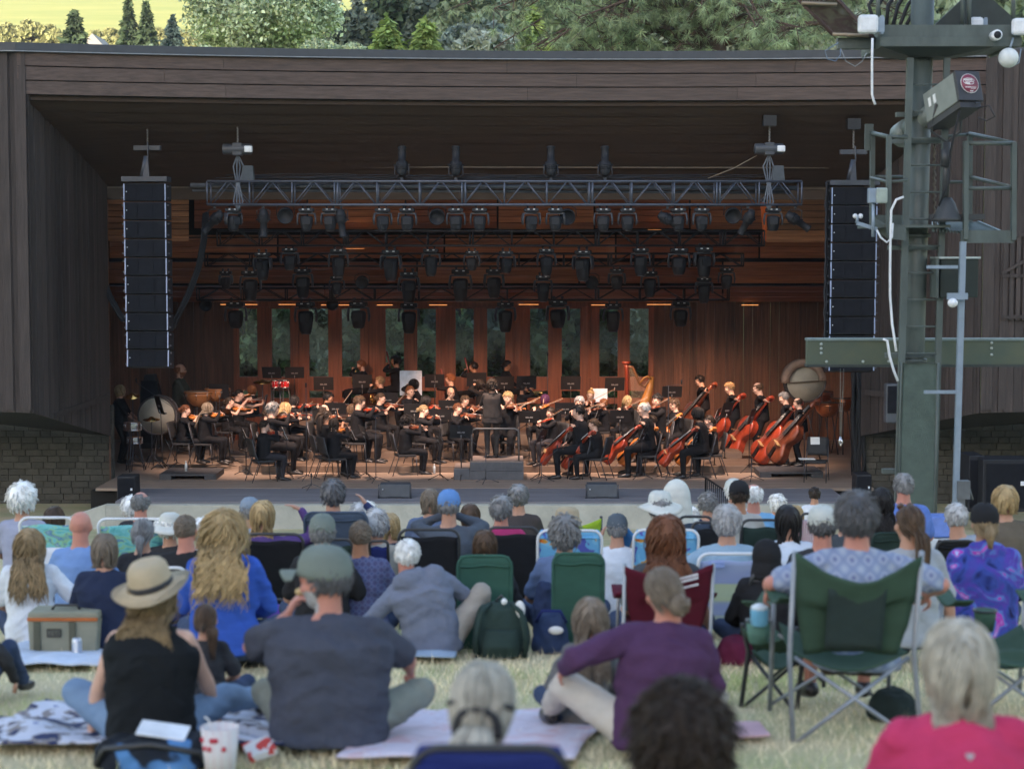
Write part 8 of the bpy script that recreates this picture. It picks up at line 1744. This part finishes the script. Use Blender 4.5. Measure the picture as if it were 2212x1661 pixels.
def cooler():
    D = 11.75; w_ = 155*D/FPX; t = empty('cooler', (P(112,0,D).x, D, G(D)+.03), 0, 'tan soft cooler with orange stripe and dark straps on the white blanket', 'cooler'); h = P(112,1322,D).z-G(D)-.03; cm = C_('cooler_tan', (.24,.24,.18), bump=.2)
    mb = MB(); mb.prism([(-w_/2*.94,0),(w_/2*.94,0),(w_/2,h*.82),(-w_/2,h*.82)], .26, T=Matrix.Translation((0,.26,0)) @ Matrix.Rotation(PI/2,4,'X')); mb.build('cooler_body', cm, parent=t, bevel=.012)
    mb = MB(); mb.box((0,.13,h*.91), (w_+.004,.25,h*.17), taper=.97); mb.build('lid', cm, parent=t, bevel=.01)
    mb = MB(); mb.box((0,-.004,h*.835), (w_*.99,.012,h*.07)); mb.build('stripe', C_('orange_stripe', (.42,.13,.04)), parent=t)
    for sx in (-.36,.14): mb = MB(); mb.box((w_*sx,-.008,h*.40), (w_*.09,.014,h*.74)); mb.build('strap', C_('strap_olive', (.10,.10,.07)), parent=t)
    mb = MB(); mb.box((-w_*.12,-.008,h*.52), (w_*.20,.012,h*.19)); o = mb.build('name_patch', C_('patch_dark', (.07,.068,.055)), parent=t); text('lettering', 'YETI', h*.15, C_('letter_tan', (.17,.165,.13)), t, (-w_*.12,-.017,h*.52), (PI/2,0,0), .001)
    mb = MB(); mb.tube([(-w_*.2,.1,h),(-w_*.15,.1,h*1.1),(w_*.15,.1,h*1.1),(w_*.2,.1,h)], .009, 6); mb.build('handle', blkt, parent=t)
    p = Vector((P(143,0,D-.2).x, D-.2, G(D-.2)+.04)); t = empty('drink_can', p, 0, 'silver drink can with white stripes beside the tan cooler', 'can'); mb = MB(); mb.lathe([(.022,0),(.032,.008),(.032,.105),(.026,.12),(.024,.122)], 16); mb.build('can_body', mat('can_silver', (.5,.54,.6), rough=.3, metal=.6), parent=t); mb = MB(); mb.box((0,-.0325,.055), (.022,.003,.09)); mb.build('stripe', paper, parent=t)
cooler()
t = empty('insulated_cup', P(1640,1352,9.0), 0, 'light blue cup standing in the left armrest of the large chair', 'cup'); mb = MB(); mb.lathe([(.03,0),(.042,.01),(.045,.08),(.045,.085)], 16); mb.build('cup_body', mat('cup_blue', (.16,.42,.60), rough=.3), parent=t); mb = MB(); mb.lathe([(.046,.085),(.040,.10),(.015,.112),(.003,.113)], 16); mb.build('lid', mat('lid_clear', (.6,.68,.72), rough=.2), parent=t)
holder('cup holder of the large olive chair at its left arm', 1638, 1340, 9.05, C_('net_green', (.10,.20,.16))); holder('cup holder of the olive chair at the right edge', 2128, 1318, 9.7, C_('net_green2', (.05,.10,.07)))
t = empty('recycling_bin', (P(2052,0,19.0).x, 19.0, G(19.0)), 0, 'blue and white plastic bin with round hole near the steel tower', 'bin'); w_ = 58*19.0/FPX; h = P(0,1114,19.0).z-G(19.0)
mb = MB(); mb.box((0,.15,h*.35), (w_*1.05,.35,h*.7), taper=.96); mb.build('box_body', mat('plastic_white', (.55,.58,.62), rough=.4), parent=t, bevel=.02); mb = MB(); mb.box((0,.15,h*.85), (w_*1.05,.35,h*.28), taper=.7); mb.build('lid', mat('plastic_blue', (.10,.18,.50), rough=.4), parent=t, bevel=.02)
# sandalled foot of the straw hat woman beyond the blanket handled by her own shoe
# ================================================================ the stage lighting that is on
def lamp(x, y, z, e, tgt, ang=62, col=(1,.70,.47)):
    d = bpy.data.lights.new("stage_light", 'SPOT'); d.energy = e; d.spot_size = R(ang); d.spot_blend = .8; d.shadow_soft_size = .12; d.color = col
    o = bpy.data.objects.new("stage_light", d); link(o); o.location = (x,y,z); o.rotation_euler = (Vector((x,y,z))-Vector(tgt)).to_track_quat('Z','Y').to_euler()
for i, x in enumerate((-6.2,-3.6,-.8,2.2,5.0)): lamp(x, 40.75, .30, 500, (x*.95, 43.6, -4.6))
for i, x in enumerate((-4.6,-1.2,2.2,5.2)): lamp(x, 45.0, -1.75, 95, (x, 47.6, -4.3), 80, (1,.52,.26))
# ================================================================ evening haze over the whole valley
def haze():
    mb = MB(); mb.box((0,550,116), (2500,2200,252)); m = bpy.data.materials.new('haze_air'); m.use_nodes = True; nt = m.node_tree; nt.nodes.clear()
    o_ = nt.nodes.new('ShaderNodeOutputMaterial'); v = nt.nodes.new('ShaderNodeVolumePrincipled'); v.inputs['Color'].default_value = (.86,.9,.95,1); v.inputs['Density'].default_value = .00022
    nt.links.new(v.outputs[0], o_.inputs['Volume']); mb.build('haze', m, kind='stuff', label='pale evening haze over the valley')
haze()
